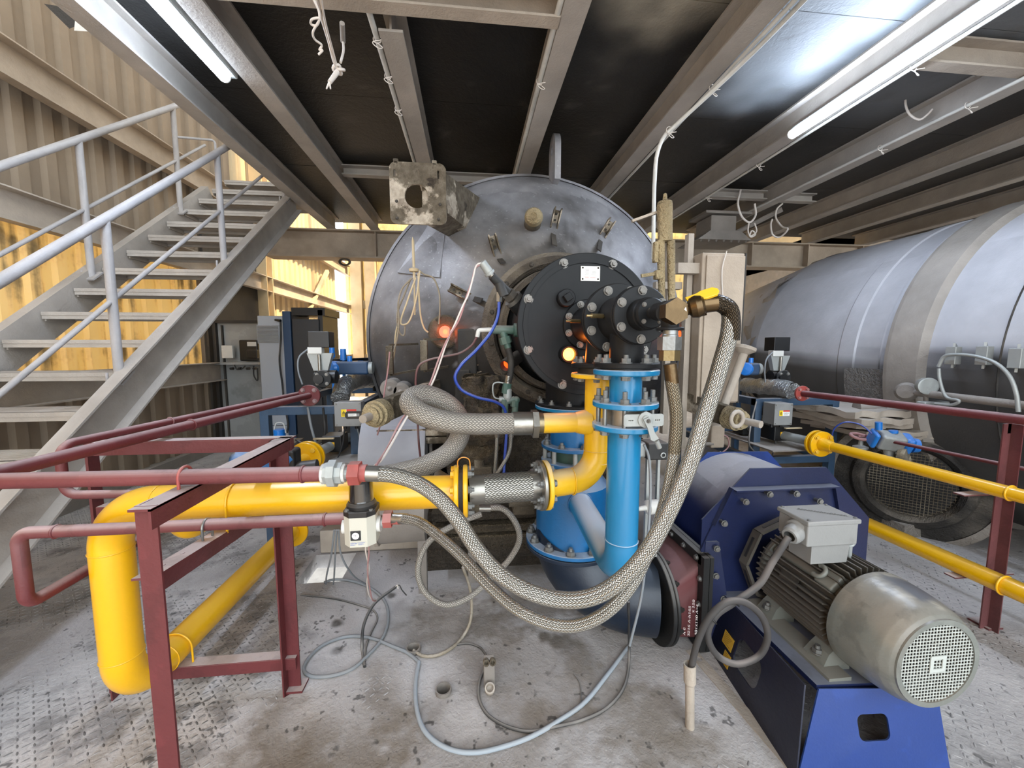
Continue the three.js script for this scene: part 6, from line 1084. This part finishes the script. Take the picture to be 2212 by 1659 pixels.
  cab([at(745, 917, 2.85), at(740, 960, 2.86), at(725, 1000, 2.88)], .005, M.cable, 'black cable dropping from the left junction box'); cab([at(665, 880, 2.95), at(672, 920, 2.92), at(683, 960, 2.9), at(690, 985, 2.9)], .009, M.cableGrey, 'thick grey cable behind the yellow flange at left');
  cab([at(698, 880, 2.95), at(702, 930, 2.95), at(700, 965, 2.95)], .008, M.cable, 'thick black cable below the left control valve'); cab([at(640, 950, 3.4), at(668, 965, 3.2), at(700, 958, 3.1), at(735, 930, 3.1)], .01, M.cable, 'black cable bundle sagging behind the left rack'); cab([at(1678, 920, 2.9), at(1676, 950, 2.9), at(1668, 985, 2.9)], .005, M.cable, 'black cable dropping from the right junction box'); cab([at(1634, 868, 2.97), at(1626, 900, 2.8), at(1620, 930, 2.65), at(1618, 960, 2.62), at(1628, 975, 2.65)], .006, M.cable, 'black cable hanging beside the ring of the right latch');
  const bk = thing('loose_box', 'small dusty pinkish box hanging below the tall dusty panel', 'box', at(1545, 970, 2.6)); const bp = at(1540, 940, 2.6); part('case', box(bp.x, bp.y, bp.z, .1, .16, .12, .01), M.beige, bk); part('lead', wire([at(1545, 935, 2.58), at(1572, 945, 2.6), at(1573, 965, 2.6), at(1560, 978, 2.6)], .005), M.wirePink, bk); part('bolt_stub', cyl(bp.clone().add(V(-.09, -.05, .05)), bp.clone().add(V(-.03, -.05, .05)), .012), M.dusty, bk);
  const ds = thing('damper_motor', 'small black damper motor behind the blue pipe, right of its lever', 'actuator', at(1420, 990, 1.75)); const dp = at(1412, 970, 1.75); part('case', box(dp.x, dp.y, dp.z, .1, .08, .1, .008), M.blackMatte, ds); part('face', lathe(dp.clone().add(V(.02, -.015, .052)), FWD, [[.013, 0], [.013, .005], [.009, .006], [.008, .002]], 16), M.galv, ds); part('gear_body', box(dp.x - .06, dp.y, dp.z - .02, .1, .07, .08, .01), M.galv, ds); part('frame', [box(dp.x - .01, dp.y - .3, dp.z - .03, .02, .5, .02), box(dp.x + .04, dp.y - .3, dp.z - .03, .012, .5, .02)], M.galv, ds); part('white_plug', lathe(dp.clone().add(V(.0, -.27, .03)), V(-1, 0, .2), [[.03, -.03], [.034, 0], [.034, .04], [.012, .05], [.01, .1]], 18), M.white, ds);
  cab([at(1391, 960, 1.62), at(1401, 985, 1.62), at(1405, 1060, 1.6), at(1398, 1180, 1.58), at(1385, 1290, 1.56), at(1360, 1395, 1.55)], .006, M.cableGrey, 'grey cable falling from the damper motor to the floor');
}
// ---------------------------------------------------------------- electrical cabinets in the back left
{
  const c = thing('electrical_cabinet', 'tall pale grey cabinet with a louvred vent, black server rack at its side', 'cabinet', V(-2.3, 0, -5.6));
  const z = -5.5, a = at(555, 682, 5.5), b = at(614, 682, 5.5), e = at(696, 668, 5.5), h = a.y;
  part('side_panel', box((a.x + b.x) / 2, h / 2, z - .3, b.x - a.x, h, .6, .01), M.cabinet, c); part('blue_edge', box(b.x + .035, h / 2 + .03, z - .28, .1, h + .06, .62, .008), M.cabBlue, c);
  part('rack_frame', [box((b.x + e.x) / 2 + .06, h + .06, z - .3, e.x - b.x - .06, .1, .6), box(e.x - .03, h / 2 + .08, z - .3, .06, h, .6)], M.plastic, c); part('rack_door', box((b.x + e.x) / 2 + .03, h / 2 + .02, z - .22, e.x - b.x - .14, h - .12, .5, .01), mat('#2a2a2c', { rough: .5, dust: .2, map: null, bump: null }), c); part('rack_foot', box((b.x + e.x) / 2, .2, z - .25, e.x - b.x - .1, .25, .55), M.plastic, c);
  const vx = at(580, 722, 5.5); part('vent', box(vx.x, vx.y, z + .004, .27, .24, .01), M.cabinet, c); for (let i = 0; i < 13; i++) part('louvre', box(vx.x, vx.y - .105 + i * .0175, z + .014, .255, .006, .012, 0, [.5, 0, 0]), M.boxGrey, c);
  part('lamp_bracket', [cyl(at(594, 691, 5.48), at(606, 693, 5.46), .012, .02, 12)], M.plastic, c); part('panel_joint', box((a.x + b.x) / 2, .45, z + .002, b.x - a.x - .02, .006, .006), M.sootMetal, c);
  solo('cable', wire([at(606, 695, 5.44), at(607, 730, 5.44), at(604, 780, 5.44), at(610, 830, 5.44), at(614, 870, 5.44), at(622, 915, 5.44), at(620, 935, 5.44)], .012), M.cable, 'thin black cable hanging down the front of the pale cabinet', 'cable');
  const w = thing('wall_cabinet', 'shallow grey open enclosure with mounted devices behind the pale cabinet', 'cabinet', V(-3.3, 0, -6.2)), zb = -6.1, p = at(466, 695, 6.1), q = at(560, 695, 6.1);
  part('back_panel', box((p.x + q.x) / 2, p.y / 2, zb - .05, q.x - p.x, p.y, .1), M.boxGrey, w); part('door_edge', [box(p.x, p.y / 2, zb + .03, .04, p.y, .06), box((p.x + q.x) / 2, p.y, zb + .03, q.x - p.x, .04, .06), box(p.x + .09, p.y / 2, zb + .02, .02, p.y - .1, .03)], M.sootMetal, w);
  const d1 = at(493, 760, 6.0), d2 = at(540, 757, 6.0), d3 = at(515, 785, 6.0); part('white_box', box(d1.x, d1.y, d1.z, .15, .18, .06, .01), M.white, w); part('black_device', [box(d2.x, d2.y, d2.z, .25, .3, .08, .02), box(d2.x + .06, d2.y - .05, d2.z + .05, .14, .12, .06, .01)], M.plastic, w); part('device_tag', box(d2.x + .05, d2.y + .09, d2.z + .043, .12, .06, .004), M.white, w); part('shelf_rail', box(d3.x, d3.y, d3.z, .58, .035, .1), M.boxGrey, w);
  for (const u of [503, 520, 538, 552]) { const k = at(u, 796, 5.97); part('plug', cyl(k, k.clone().add(V(0, .0, .05)), .022, .018, 12), M.plastic, w); } part('lead', wire([at(506, 788, 5.96), at(512, 798, 5.95), at(522, 797, 5.95), at(530, 790, 5.96)], .008), M.cable, w); part('lead', wire([at(548, 790, 5.96), at(549, 812, 5.95), at(556, 822, 5.95), at(556, 795, 5.95)], .01), M.cable, w);
  const bt = thing('paint_can', 'small blue plastic can with a white handle at the foot of the pale cabinet', 'can', at(604, 940, 3.4)); const k = at(604, 935, 3.4); part('can', cyl(k.clone().add(V(0, -.07, 0)), k.clone().add(V(0, .03, 0)), .045, .045, 22), M.actBlue, bt); part('handle', wire([k.clone().add(V(-.04, .02, 0)), k.clone().add(V(-.02, .08, 0)), k.clone().add(V(.03, .08, 0)), k.clone().add(V(.05, .0, 0))], .006), M.white, bt); part('ledge', box(k.x, k.y - .08, k.z, .3, .02, .2), M.dusty, bt);
  const tb = thing('tarp_bundle', 'crumpled blue and white plastic bundle under the red stand', 'bundle', at(560, 1000, 2.4)); const g = new THREE.SphereGeometry(.12, 28, 18), pp = g.attributes.position; for (let i = 0; i < pp.count; i++) { const s = 1 + fbm(pp.getX(i) * 14, pp.getY(i) * 14, pp.getZ(i) * 14) * .6; pp.setXYZ(i, pp.getX(i) * s * 1.3, pp.getY(i) * s * .8, pp.getZ(i) * s); } g.computeVertexNormals(); const tc = at(572, 988, 2.3); const tm = mat('#3a78b8', { rough: .4, spots: .7, dust: .5, dustHex: '#cfd6dc', map: null }); part('plastic_sheet', g.translate(tc.x, tc.y, tc.z), tm, tb); part('black_valves', [box(tc.x + .12, tc.y - .02, tc.z, .12, .14, .1, .02), cyl(tc.clone().add(V(.05, -.08, .02)), tc.clone().add(V(.28, -.06, 0)), .04)], M.plastic, tb);
}
// ---------------------------------------------------------------- pilot burner and small pipework left of the burner plate
{
  const p = thing('pilot_burner', 'slanted black pilot burner with a silver igniter tube, upper left of the round plate', 'igniter', at(1090, 640, 1.95));
  const a = at(1148, 690, 2.0), b = at(1096, 632, 1.94), c = at(1080, 618, 1.93), d = at(1062, 596, 1.9), e = at(1041, 566, 1.88), dir = b.clone().sub(a).normalize();
  part('sleeve', cyl(a, b.clone().lerp(a, .25), .045, .045, 28), M.black, p); part('ring', cyl(b.clone().lerp(a, .3), b.clone().lerp(a, .2), .047, .047, 28), M.steel, p); part('hex_nut', orient(prism(.036, .036, .03, 6), b.clone().lerp(a, .1), dir), M.sootMetal, p); part('body', [cyl(b, d, .024, .02, 20), cyl(at(1088, 640, 1.9), at(1078, 612, 1.9), .026, .022, 20)], M.blackMatte, p); part('neck', cyl(d, d.clone().lerp(e, .2), .015, .015, 16), M.steel, p); part('igniter_tube', [cyl(d.clone().lerp(e, .12), e, .022, .02, 24), cyl(d.clone().lerp(e, .15), d.clone().lerp(e, .3), .026, .026, 24)], M.galv, p, 'silver igniter tube'); part('hose_nut', cyl(at(1079, 632, 1.9), at(1078, 652, 1.9), .017, .014, 6), M.zinc, p);
  const q = thing('pilot_gas_fittings', 'green-black pipe tee and corrugated sleeve running down left of the round plate', 'pipework', at(1100, 800, 1.95));
  const P = (u, v, dd = 1.95) => at(u, v, dd);
  part('tee', [cyl(P(1112, 713), P(1062, 712), .022, .022, 18), cyl(P(1085, 712), P(1098, 752), .02, .017, 18), lathe(P(1108, 713), V(1, 0, 0), [[.02, 0], [.034, .005], [.034, .03], [.02, .035]], 8)], M.greenPipe, q); part('union', orient(prism(.03, .03, .035, 8), P(1092, 735), V(.3, -1, 0)), M.greenPipe, q);
  const co = curve([P(1097, 752), P(1103, 775), P(1103, 805), P(1098, 826)], 90); part('corrugated_sleeve', tube(co, .018, 16, { radius: (t, l) => .0165 + .0022 * Math.sin(l * 900) }), M.sootMetal, q); part('steel_tail', cyl(P(1099, 812), P(1096, 832), .0155, .0155, 18), M.steel, q);
  part('green_pipe', [cyl(P(1096, 828), P(1093, 850), .022, .022, 8), cyl(P(1093, 850), P(1089, 930), .0155, .0155, 18), cyl(P(1092, 868), P(1112, 862), .016, .016, 16), cyl(P(1114, 864), P(1108, 925), .0165, .0165, 18), orient(new THREE.SphereGeometry(.019, 16, 12), P(1115, 864), Y)], M.greenPipe, q); part('needle_valve', [cyl(P(1078, 862), P(1100, 864), .014, .014, 16), lathe(P(1096, 850), Y, [[.016, -.04], [.022, -.02], [.022, .02], [.016, .03]], 18)], M.galv, q); part('tee_handle', wire([P(1080, 862), P(1068, 858), P(1066, 830), P(1074, 826), P(1090, 828)], .004), M.galv, q);
  for (const [u, v] of [[1096, 838], [1112, 872], [1108, 905], [1090, 868]]) part('coupling', cyl(P(u, v - 6), P(u - 1, v + 6), .021, .021, 8), M.greenPipe, q);
  part('white_elbow', pipe([P(1062, 712), P(1034, 713), P(1031, 728)], .011, .012, 14), M.white, q, 'white plastic elbow fitting');
  const s2 = thing('lower_sight_port', 'small slanted black sight tube glowing orange, lower left of the round plate', 'sight port', P(1095, 790, 2.15)); const sa = P(1120, 770, 2.2), sb = P(1090, 791, 2.1), sd = sb.clone().sub(sa).normalize(); part('tube', lathe(sa, sd, [[.036, 0], [.036, sa.distanceTo(sb)], [.028, sa.distanceTo(sb)], [.026, sa.distanceTo(sb) - .02], [.026, .02]], 26), M.sootMetal, s2); part('glowing_fire', lathe(sb.clone().addScaledVector(sd, -.03), sd, [[.026, 0], [0, .001]], 20), M.fire, s2);
  // thin hoses and wires
  const w = (name, pts, r, m, label, cat = 'wire') => solo(name, wire(pts, r), m, label, cat);
  w('gas_hose', [P(1078, 650, 1.9), P(1076, 680, 1.88), P(1062, 715, 1.86), P(1030, 755, 1.84), P(995, 790, 1.82), P(983, 815, 1.82), P(995, 840, 1.83), P(1030, 858, 1.84), P(1070, 868, 1.86), P(1088, 880, 1.88), P(1094, 905, 1.9), P(1094, 935, 1.9), P(1091, 980, 1.9), P(1089, 1010, 1.9), P(1088, 1030, 1.9)], .0075, M.hoseBlue, 'bright blue thin hose curving from the pilot burner down to the pipework', 'hose');
  w('air_hose', [P(1030, 728), P(1020, 745), P(995, 762), P(960, 770), P(925, 778), P(905, 790), P(898, 820), P(900, 850), P(902, 900, 2.0), P(905, 960, 2.0), P(910, 1000, 2.05)], .0055, mat('#5c3535', { dust: .2, map: null, bump: null }), 'dark red-brown tube from the white elbow across to the left and down', 'hose');
  w('wire_pair', [P(1041, 568, 1.88), P(1030, 572, 1.87), P(1022, 600, 1.86), P(1012, 635, 1.85), P(1000, 660, 1.84), P(985, 695, 1.83), P(965, 740, 1.82), P(950, 785, 1.8), P(935, 825, 1.75), P(915, 860, 1.7), P(890, 885, 1.6), P(868, 920, 1.5), P(845, 960, 1.4), P(825, 992, 1.3), P(805, 1010, 1.22)], .0042, M.wireWhite, 'cream wire running down from the silver igniter tube to the red fitting'); w('wire_pair', [P(1041, 570, 1.88), P(1028, 578, 1.87), P(1018, 612, 1.86), P(1008, 640, 1.85), P(992, 690, 1.83), P(968, 730, 1.82), P(948, 775, 1.8), P(928, 830, 1.75), P(908, 862, 1.7), P(880, 890, 1.6), P(860, 920, 1.5), P(838, 965, 1.4), P(812, 1006, 1.23)], .0042, M.wirePink, 'pinkish wire running beside the cream wire down from the igniter tube');
  const tc = thing('thermocouple', 'slim beige thermocouple rod with tangled leads hanging on the left of the furnace head', 'sensor', at(893, 590, 2.75));
  const R = (u, v, dd = 2.75) => at(u, v, dd); part('rod', [cyl(R(895, 605), R(892, 520), .009, .009, 10), cyl(R(892, 520), R(891, 512), .009, .002, 10), lathe(R(894, 588), Y, [[.01, 0], [.03, .003], [.034, .02], [.012, .03]], 14), cyl(R(895, 605), R(896, 680), .006)], M.wallPale, tc);
  const lead = [[[890, 600], [868, 625], [860, 660], [862, 690], [858, 730], [850, 760]], [[898, 600], [880, 650], [866, 700], [878, 700], [886, 690], [900, 640], [905, 600], [907, 585]], [[907, 585], [915, 592], [935, 600], [948, 630], [950, 665], [948, 700]], [[903, 590], [905, 640], [910, 690], [918, 712], [925, 718]], [[886, 605], [872, 640], [858, 680], [864, 720], [872, 725], [875, 700]], [[862, 690], [855, 720], [852, 760], [846, 790]]];
  lead.forEach((l, i) => part('lead', wire(l.map(([u, v]) => R(u, v, 2.7 + i * .01)), .006), i % 2 ? M.wallPale : M.cableTan, tc));
  w('wire', [R(842, 760, 2.6), R(838, 800, 2.6), R(830, 850, 2.55), R(826, 900, 2.5), R(815, 940, 2.5)], .005, M.wirePink, 'pinkish wire dropping past the left edge of the furnace'); 
}
// ---------------------------------------------------------------- conduits, ties and cords under the platform
{
  const tie = (parent, p) => { part('cable_tie', [orient(new THREE.TorusGeometry(.022, .003, 6, 16), p, X), wire([p.clone().add(V(.0, -.02, 0)), p.clone().add(V(.03, -.05, .01)), p.clone().add(V(.01, -.06, .02)), p.clone().add(V(-.02, -.04, .03)), p.clone().add(V(.03, -.03, .04))], .0025)], M.wireWhite, parent); };
  const run = (label, x, y, d0, d1, r, ties) => { const c = thing('conduit', label, 'conduit', V(x, y, -d1)); part('tube', tube([V(x, y, -d0), V(x, y, -d1)], r, 12), M.white, c); for (const d of ties) tie(c, V(x, y, -d)); return c; };
  run('white conduit tied along the ceiling beam left of the hanging wires', -.50, 3.22, 1.3, 4.6, .016, [2.45, 2.75, 3.1]); run('pale conduit tied to the beam above the lifting lug', .47, 3.22, 1.3, 4.6, .017, [1.75, 2.7, 4.1]); run('pale conduit on the left of the beam with the bent pipe', 1.60, 3.19, .8, 4.6, .012, [1.55, 2.6]);
  const lampC = run('thin white conduit under the beam of the right tube lamp', 2.71, 3.2, .9, 5.6, .012, [2.3, 3.6, 4.4]); run('thin white conduit along the beam right of the right lamp', 3.52, 3.2, 1.2, 5.6, .012, [2.6, 3.2]);
  const b = thing('conduit', 'white conduit bending down from the beam past the right shoulder of the furnace', 'conduit', at(1413, 560, 2.6)); part('tube', tube(curve([V(1.62, 3.17, -1.4), V(1.62, 3.17, -2.3), at(1452, 277, 2.72), at(1436, 292, 2.76), at(1420, 330, 2.8), at(1414, 390, 2.82), at(1412, 470, 2.84), at(1411, 560, 2.86)], 60), .014, 12), M.white, b); tie(b, at(1446, 281, 2.73));
  // hanging cords
  const R = (u, v, d) => at(u, v, d);
  const h1 = thing('hanging_rope', 'white twisted cord tied in a knot, hanging from the ceiling left of the middle', 'rope', R(712, 190, 2.25));
  part('strand', wire([R(680, -20, 1.7), R(695, 40, 1.85), R(710, 90, 2.0), R(722, 135, 2.1), R(730, 150, 2.14)], .006), M.wireWhite, h1); part('strand', wire([R(690, -20, 1.7), R(702, 45, 1.85), R(715, 95, 2.0), R(727, 140, 2.12)], .005), M.wireWhite, h1); part('strand', wire([R(736, 135, 2.16), R(742, 110, 2.2), R(741, 88, 2.25)], .006), M.wireWhite, h1); part('knot', [orient(new THREE.TorusKnotGeometry(.018, .007, 40, 8), R(731, 150, 2.14), FWD)], M.wireWhite, h1); part('frayed_tail', [cyl(R(729, 155, 2.13), R(712, 178, 2.1), .012, .01, 10), cyl(R(712, 178, 2.1), R(705, 192, 2.09), .006, .003, 8), cyl(R(712, 178, 2.1), R(714, 192, 2.09), .005, .003, 8)], M.wireWhite, h1); part('hook_pin', cyl(R(741, 90, 2.25), R(739, 50, 2.15), .012), M.dusty, h1);
  const h2 = thing('hanging_rope', 'thin white cord curling in a loop at the top of the picture', 'rope', R(688, 120, 1.9)); part('strand', wire([R(668, -20, 1.7), R(690, 30, 1.75), R(684, 55, 1.78), R(672, 52, 1.78), R(674, 42, 1.76), R(690, 40, 1.76), R(676, 70, 1.8), R(680, 85, 1.83), R(695, 98, 1.86), R(690, 108, 1.87), R(697, 108, 1.87), R(688, 118, 1.88)], .0045, 120), M.wireWhite, h2);
  const cord = (label, pts, r = .006) => { solo('cord_loop', wire(pts, r, 60), M.wireWhite, label, 'cord'); };
  cord('white cord loop hanging from the beam right of the right lamp', [R(1958, 192, 2.9), R(1956, 225, 2.9), R(1966, 248, 2.9), R(1988, 258, 2.88), R(2005, 246, 2.85), R(2014, 236, 2.84)], .008); cord('white cord arc hanging under the short cross channel above the column cap', [R(1600, 410, 4.5), R(1594, 440, 4.5), R(1604, 470, 4.5), R(1620, 480, 4.5), R(1632, 465, 4.5), R(1630, 440, 4.5)], .012); cord('white curly wire with a small ring under the short channel', [R(1618, 480, 4.5), R(1616, 500, 4.5), R(1622, 512, 4.5), R(1632, 506, 4.5), R(1624, 498, 4.5), R(1620, 510, 4.5), R(1634, 500, 4.5), R(1630, 482, 4.5)], .008); cord('white cord arc looping between two beams right of the curly wire', [R(1690, 440, 4.62), R(1678, 452, 4.62), R(1676, 470, 4.6), R(1690, 490, 4.5), R(1702, 495, 4.4), R(1685, 512, 4.5), R(1670, 508, 4.5), R(1665, 485, 4.55), R(1668, 474, 4.6)], .01);
  solo('pipe_strut', cyl(at(1585, 505, 5.0), at(1690, 452, 4.62), .03), M.dusty, 'slanted grey rod between channel and column cap, above the dusty panel', 'rod');
  const sg = thing('sign_panel', 'small white tilted panel against the left wall under the platform edge', 'panel', at(165, 50, 3.2)); part('panel', hexa(at(160, 66, 3.1), at(192, 68, 3.1), at(193, 48, 3.1), at(162, 45, 3.1), at(160, 66, 3.13), at(192, 68, 3.13), at(193, 48, 3.13), at(162, 45, 3.13)), M.white, sg); part('gusset', hexa(at(150, 62, 3.12), at(192, 46, 3.12), at(180, 22, 3.12), at(95, 8, 3.12), at(150, 62, 3.3), at(192, 46, 3.3), at(180, 22, 3.3), at(95, 8, 3.3)), M.sootMetal, sg);
}
// ---------------------------------------------------------------- sleeves and cables on the floor
{
  for (const [[p, r], label] of [[sleeves[0], 'open pipe sleeve set in the floor, nearer one at the centre bottom'], [sleeves[1], 'open pipe sleeve with rusty cable strands, farther one in the floor']]) { const s = thing('floor_sleeve', label, 'sleeve', p); part('ring', lathe(V(p.x, -.1, p.z), Y, [[r * .86, .1], [r * .86, .118], [r * 1.02, .118], [r * 1.02, 0], [r * .86, 0], [r * .86, .1]], 32), M.dusty, s); part('debris', lathe(V(p.x, -.06, p.z), Y, [[r * .84, 0], [r * .3, .012], [0, .004]], 14), M.rusty, s); }
  const F = (u, v, y = .006) => atY(u, v, y);
  const up = thing('conduit_stub', 'short grey twin conduit end with two open mouths standing on the floor', 'conduit', V(F(1057, 1478).x, 0, F(1057, 1478).z)); { const c = F(1057, 1480, 0), t = at(1057, 1415, -c.z + .01); part('riser', box(c.x, t.y / 2, c.z, .05, t.y, .03, .006), M.dusty, up); for (const s of [-1, 1]) part('mouth', lathe(V(c.x + s * .014, t.y - .01, c.z + .01), V(0, .3, 1), [[.014, 0], [.014, .022], [.009, .022], [.008, .006], [0, .005]], 18), M.rusty, up); part('socket', lathe(V(c.x, 0, c.z + .03), V(0, .8, .5), [[.016, 0], [.022, .02], [.022, .04], [.016, .042], [.014, .02], [0, .018]], 20), M.dustyLight, up); }
  const cab = (label, pts, r, m, n) => solo('floor_cable', wire(pts.map(([u, v, y]) => F(u, v, y ?? r + .001)), r, n), m, label, 'cable');
  cab('pale grey cable looping wide across the floor in the foreground', [[905, 1430], [898, 1470], [900, 1530], [915, 1575], [945, 1605], [985, 1622], [1030, 1625], [1090, 1612], [1150, 1590], [1210, 1555], [1260, 1520], [1310, 1460], [1358, 1395]], .009, mat('#9aa3ab', { rough: .6, dust: .2, map: null, bump: null }));
  cab('black cable arcing across the floor from the conduit stub to the blue elbow', [[1048, 1440], [1036, 1470], [1034, 1505], [1050, 1540], [1085, 1565], [1140, 1580], [1200, 1570], [1260, 1555], [1310, 1530], [1345, 1490], [1358, 1440], [1359, 1400, .05], [1358, 1300, .3]], .0065, M.cable);
  cab('grey cable coiled in a big oval on the floor by the red stand leg', [[905, 1430], [880, 1410], [845, 1395], [800, 1378], [750, 1375], [700, 1392], [668, 1420], [656, 1445], [670, 1460], [715, 1460], [760, 1445], [795, 1415], [825, 1380], [838, 1340], [832, 1300], [800, 1270], [760, 1255], [720, 1252], [700, 1258]], .008, M.cableGrey);
  cab('thin grey cables trailing left towards the pit', [[650, 1285], [720, 1293], [780, 1308], [806, 1318], [815, 1335], [800, 1370], [790, 1400], [788, 1430]], .005, M.cable);
  cab('tan frayed cable lying from the open sleeve to the furnace foot', [[893, 1405], [915, 1417], [945, 1415], [975, 1400], [1000, 1375], [1015, 1345, .05], [1019, 1310, .1], [1015, 1270, .2], [1000, 1225, .35]], .008, M.cableTan);
  cab('short dark cable between the tan cable and the conduit stub', [[985, 1393], [1010, 1390], [1035, 1398], [1050, 1415, .03]], .005, M.cable);
  cab('thin dark wire curling on the floor near the right cables', [[1240, 1455], [1252, 1475], [1255, 1510], [1254, 1525]], .0025, M.cable);
  solo('stripped_cable', wire([F(788, 1440), at(782, 1400, 1.9), at(786, 1350, 1.95), at(808, 1305, 2.0), at(845, 1275, 2.05), at(855, 1268, 2.06)], .0075), M.cable, 'stiff black cable rising from the floor to a stripped end', 'cable'); { const s = thing('bare_cores', 'white and black bare wire cores at the stripped cable end', 'wire', at(858, 1268, 2.06)); part('core', wire([at(853, 1270, 2.06), at(862, 1264, 2.06), at(868, 1274, 2.05), at(878, 1286, 2.05)], .003), M.cable, s); part('core', wire([at(853, 1270, 2.06), at(858, 1264, 2.06), at(860, 1272, 2.05)], .003), M.wireWhite, s); }
  solo('wire_pair', wire([at(792, 1166, 1.33), at(790, 1190, 1.4), at(797, 1225, 1.5), at(793, 1260, 1.65), at(800, 1290, 1.8), at(812, 1296, 1.9)], .003), M.wireWhite, 'cream wire hanging under the pressure regulator', 'wire'); solo('wire_pair', wire([at(796, 1166, 1.33), at(797, 1195, 1.4), at(794, 1230, 1.5), at(798, 1265, 1.65), at(805, 1296, 1.8), at(812, 1298, 1.9)], .003), M.wirePink, 'pink wire hanging under the pressure regulator', 'wire');
  for (const [u0, u1, u2, l] of [[722, 716, 706, 'grey cable hanging under the lower red pipe, leftmost of three'], [727, 724, 722, 'grey cable hanging straight under the lower red pipe, middle of three'], [731, 736, 760, 'grey cable hanging under the lower red pipe, bowed right']]) solo('hanging_cable', wire([at(u0, 1145, 1.8), at(u1, 1195, 1.9), at(u2, 1240, 2.1), F(u2 + (u2 > 730 ? 30 : -2), 1262)], .0045), M.cableGrey, l, 'cable');
}
// alike things share a group
const GROUPS = {
  ceiling_beam: 'steel beams under the platform', cross_channel: 'channels between the ceiling beams', tube_lamp: 'tube lamps under the platform', braided_hose: 'braided steel hoses round the burner', gas_pipe: 'yellow gas pipes', oil_pipe: 'dark red oil pipes',
  pipe_stand: 'red pipe stands', junction_box: 'junction boxes on the valve racks', valve_rack: 'steel valve racks', control_valve: 'boxed control valves on the racks', pneumatic_actuator: 'pneumatic actuators on the racks', foil_wrapped_pipe: 'foil-wrapped pipes on the racks', gas_train: 'gas trains on the rack shelves',
  conduit: 'pale conduits', cord_loop: 'cords hanging under the platform', hanging_rope: 'white ropes hanging from the ceiling', floor_sleeve: 'pipe sleeves in the floor', floor_cable: 'cables lying on the floor', hanging_cable: 'grey cables under the lower red pipe', cable: 'loose cables round the racks', wire_pair: 'thin signal wires', indicator: 'valve indicators on the left rack', air_hose: 'thin air hoses',
};
for (const o of scene.children) { const k = o.name.replace(/_\d{3}$/, ''); if (GROUPS[k] && !o.userData.group && (used.get(k) || 0) > 1) o.userData.group = GROUPS[k]; }
renderer.render(scene, camera);
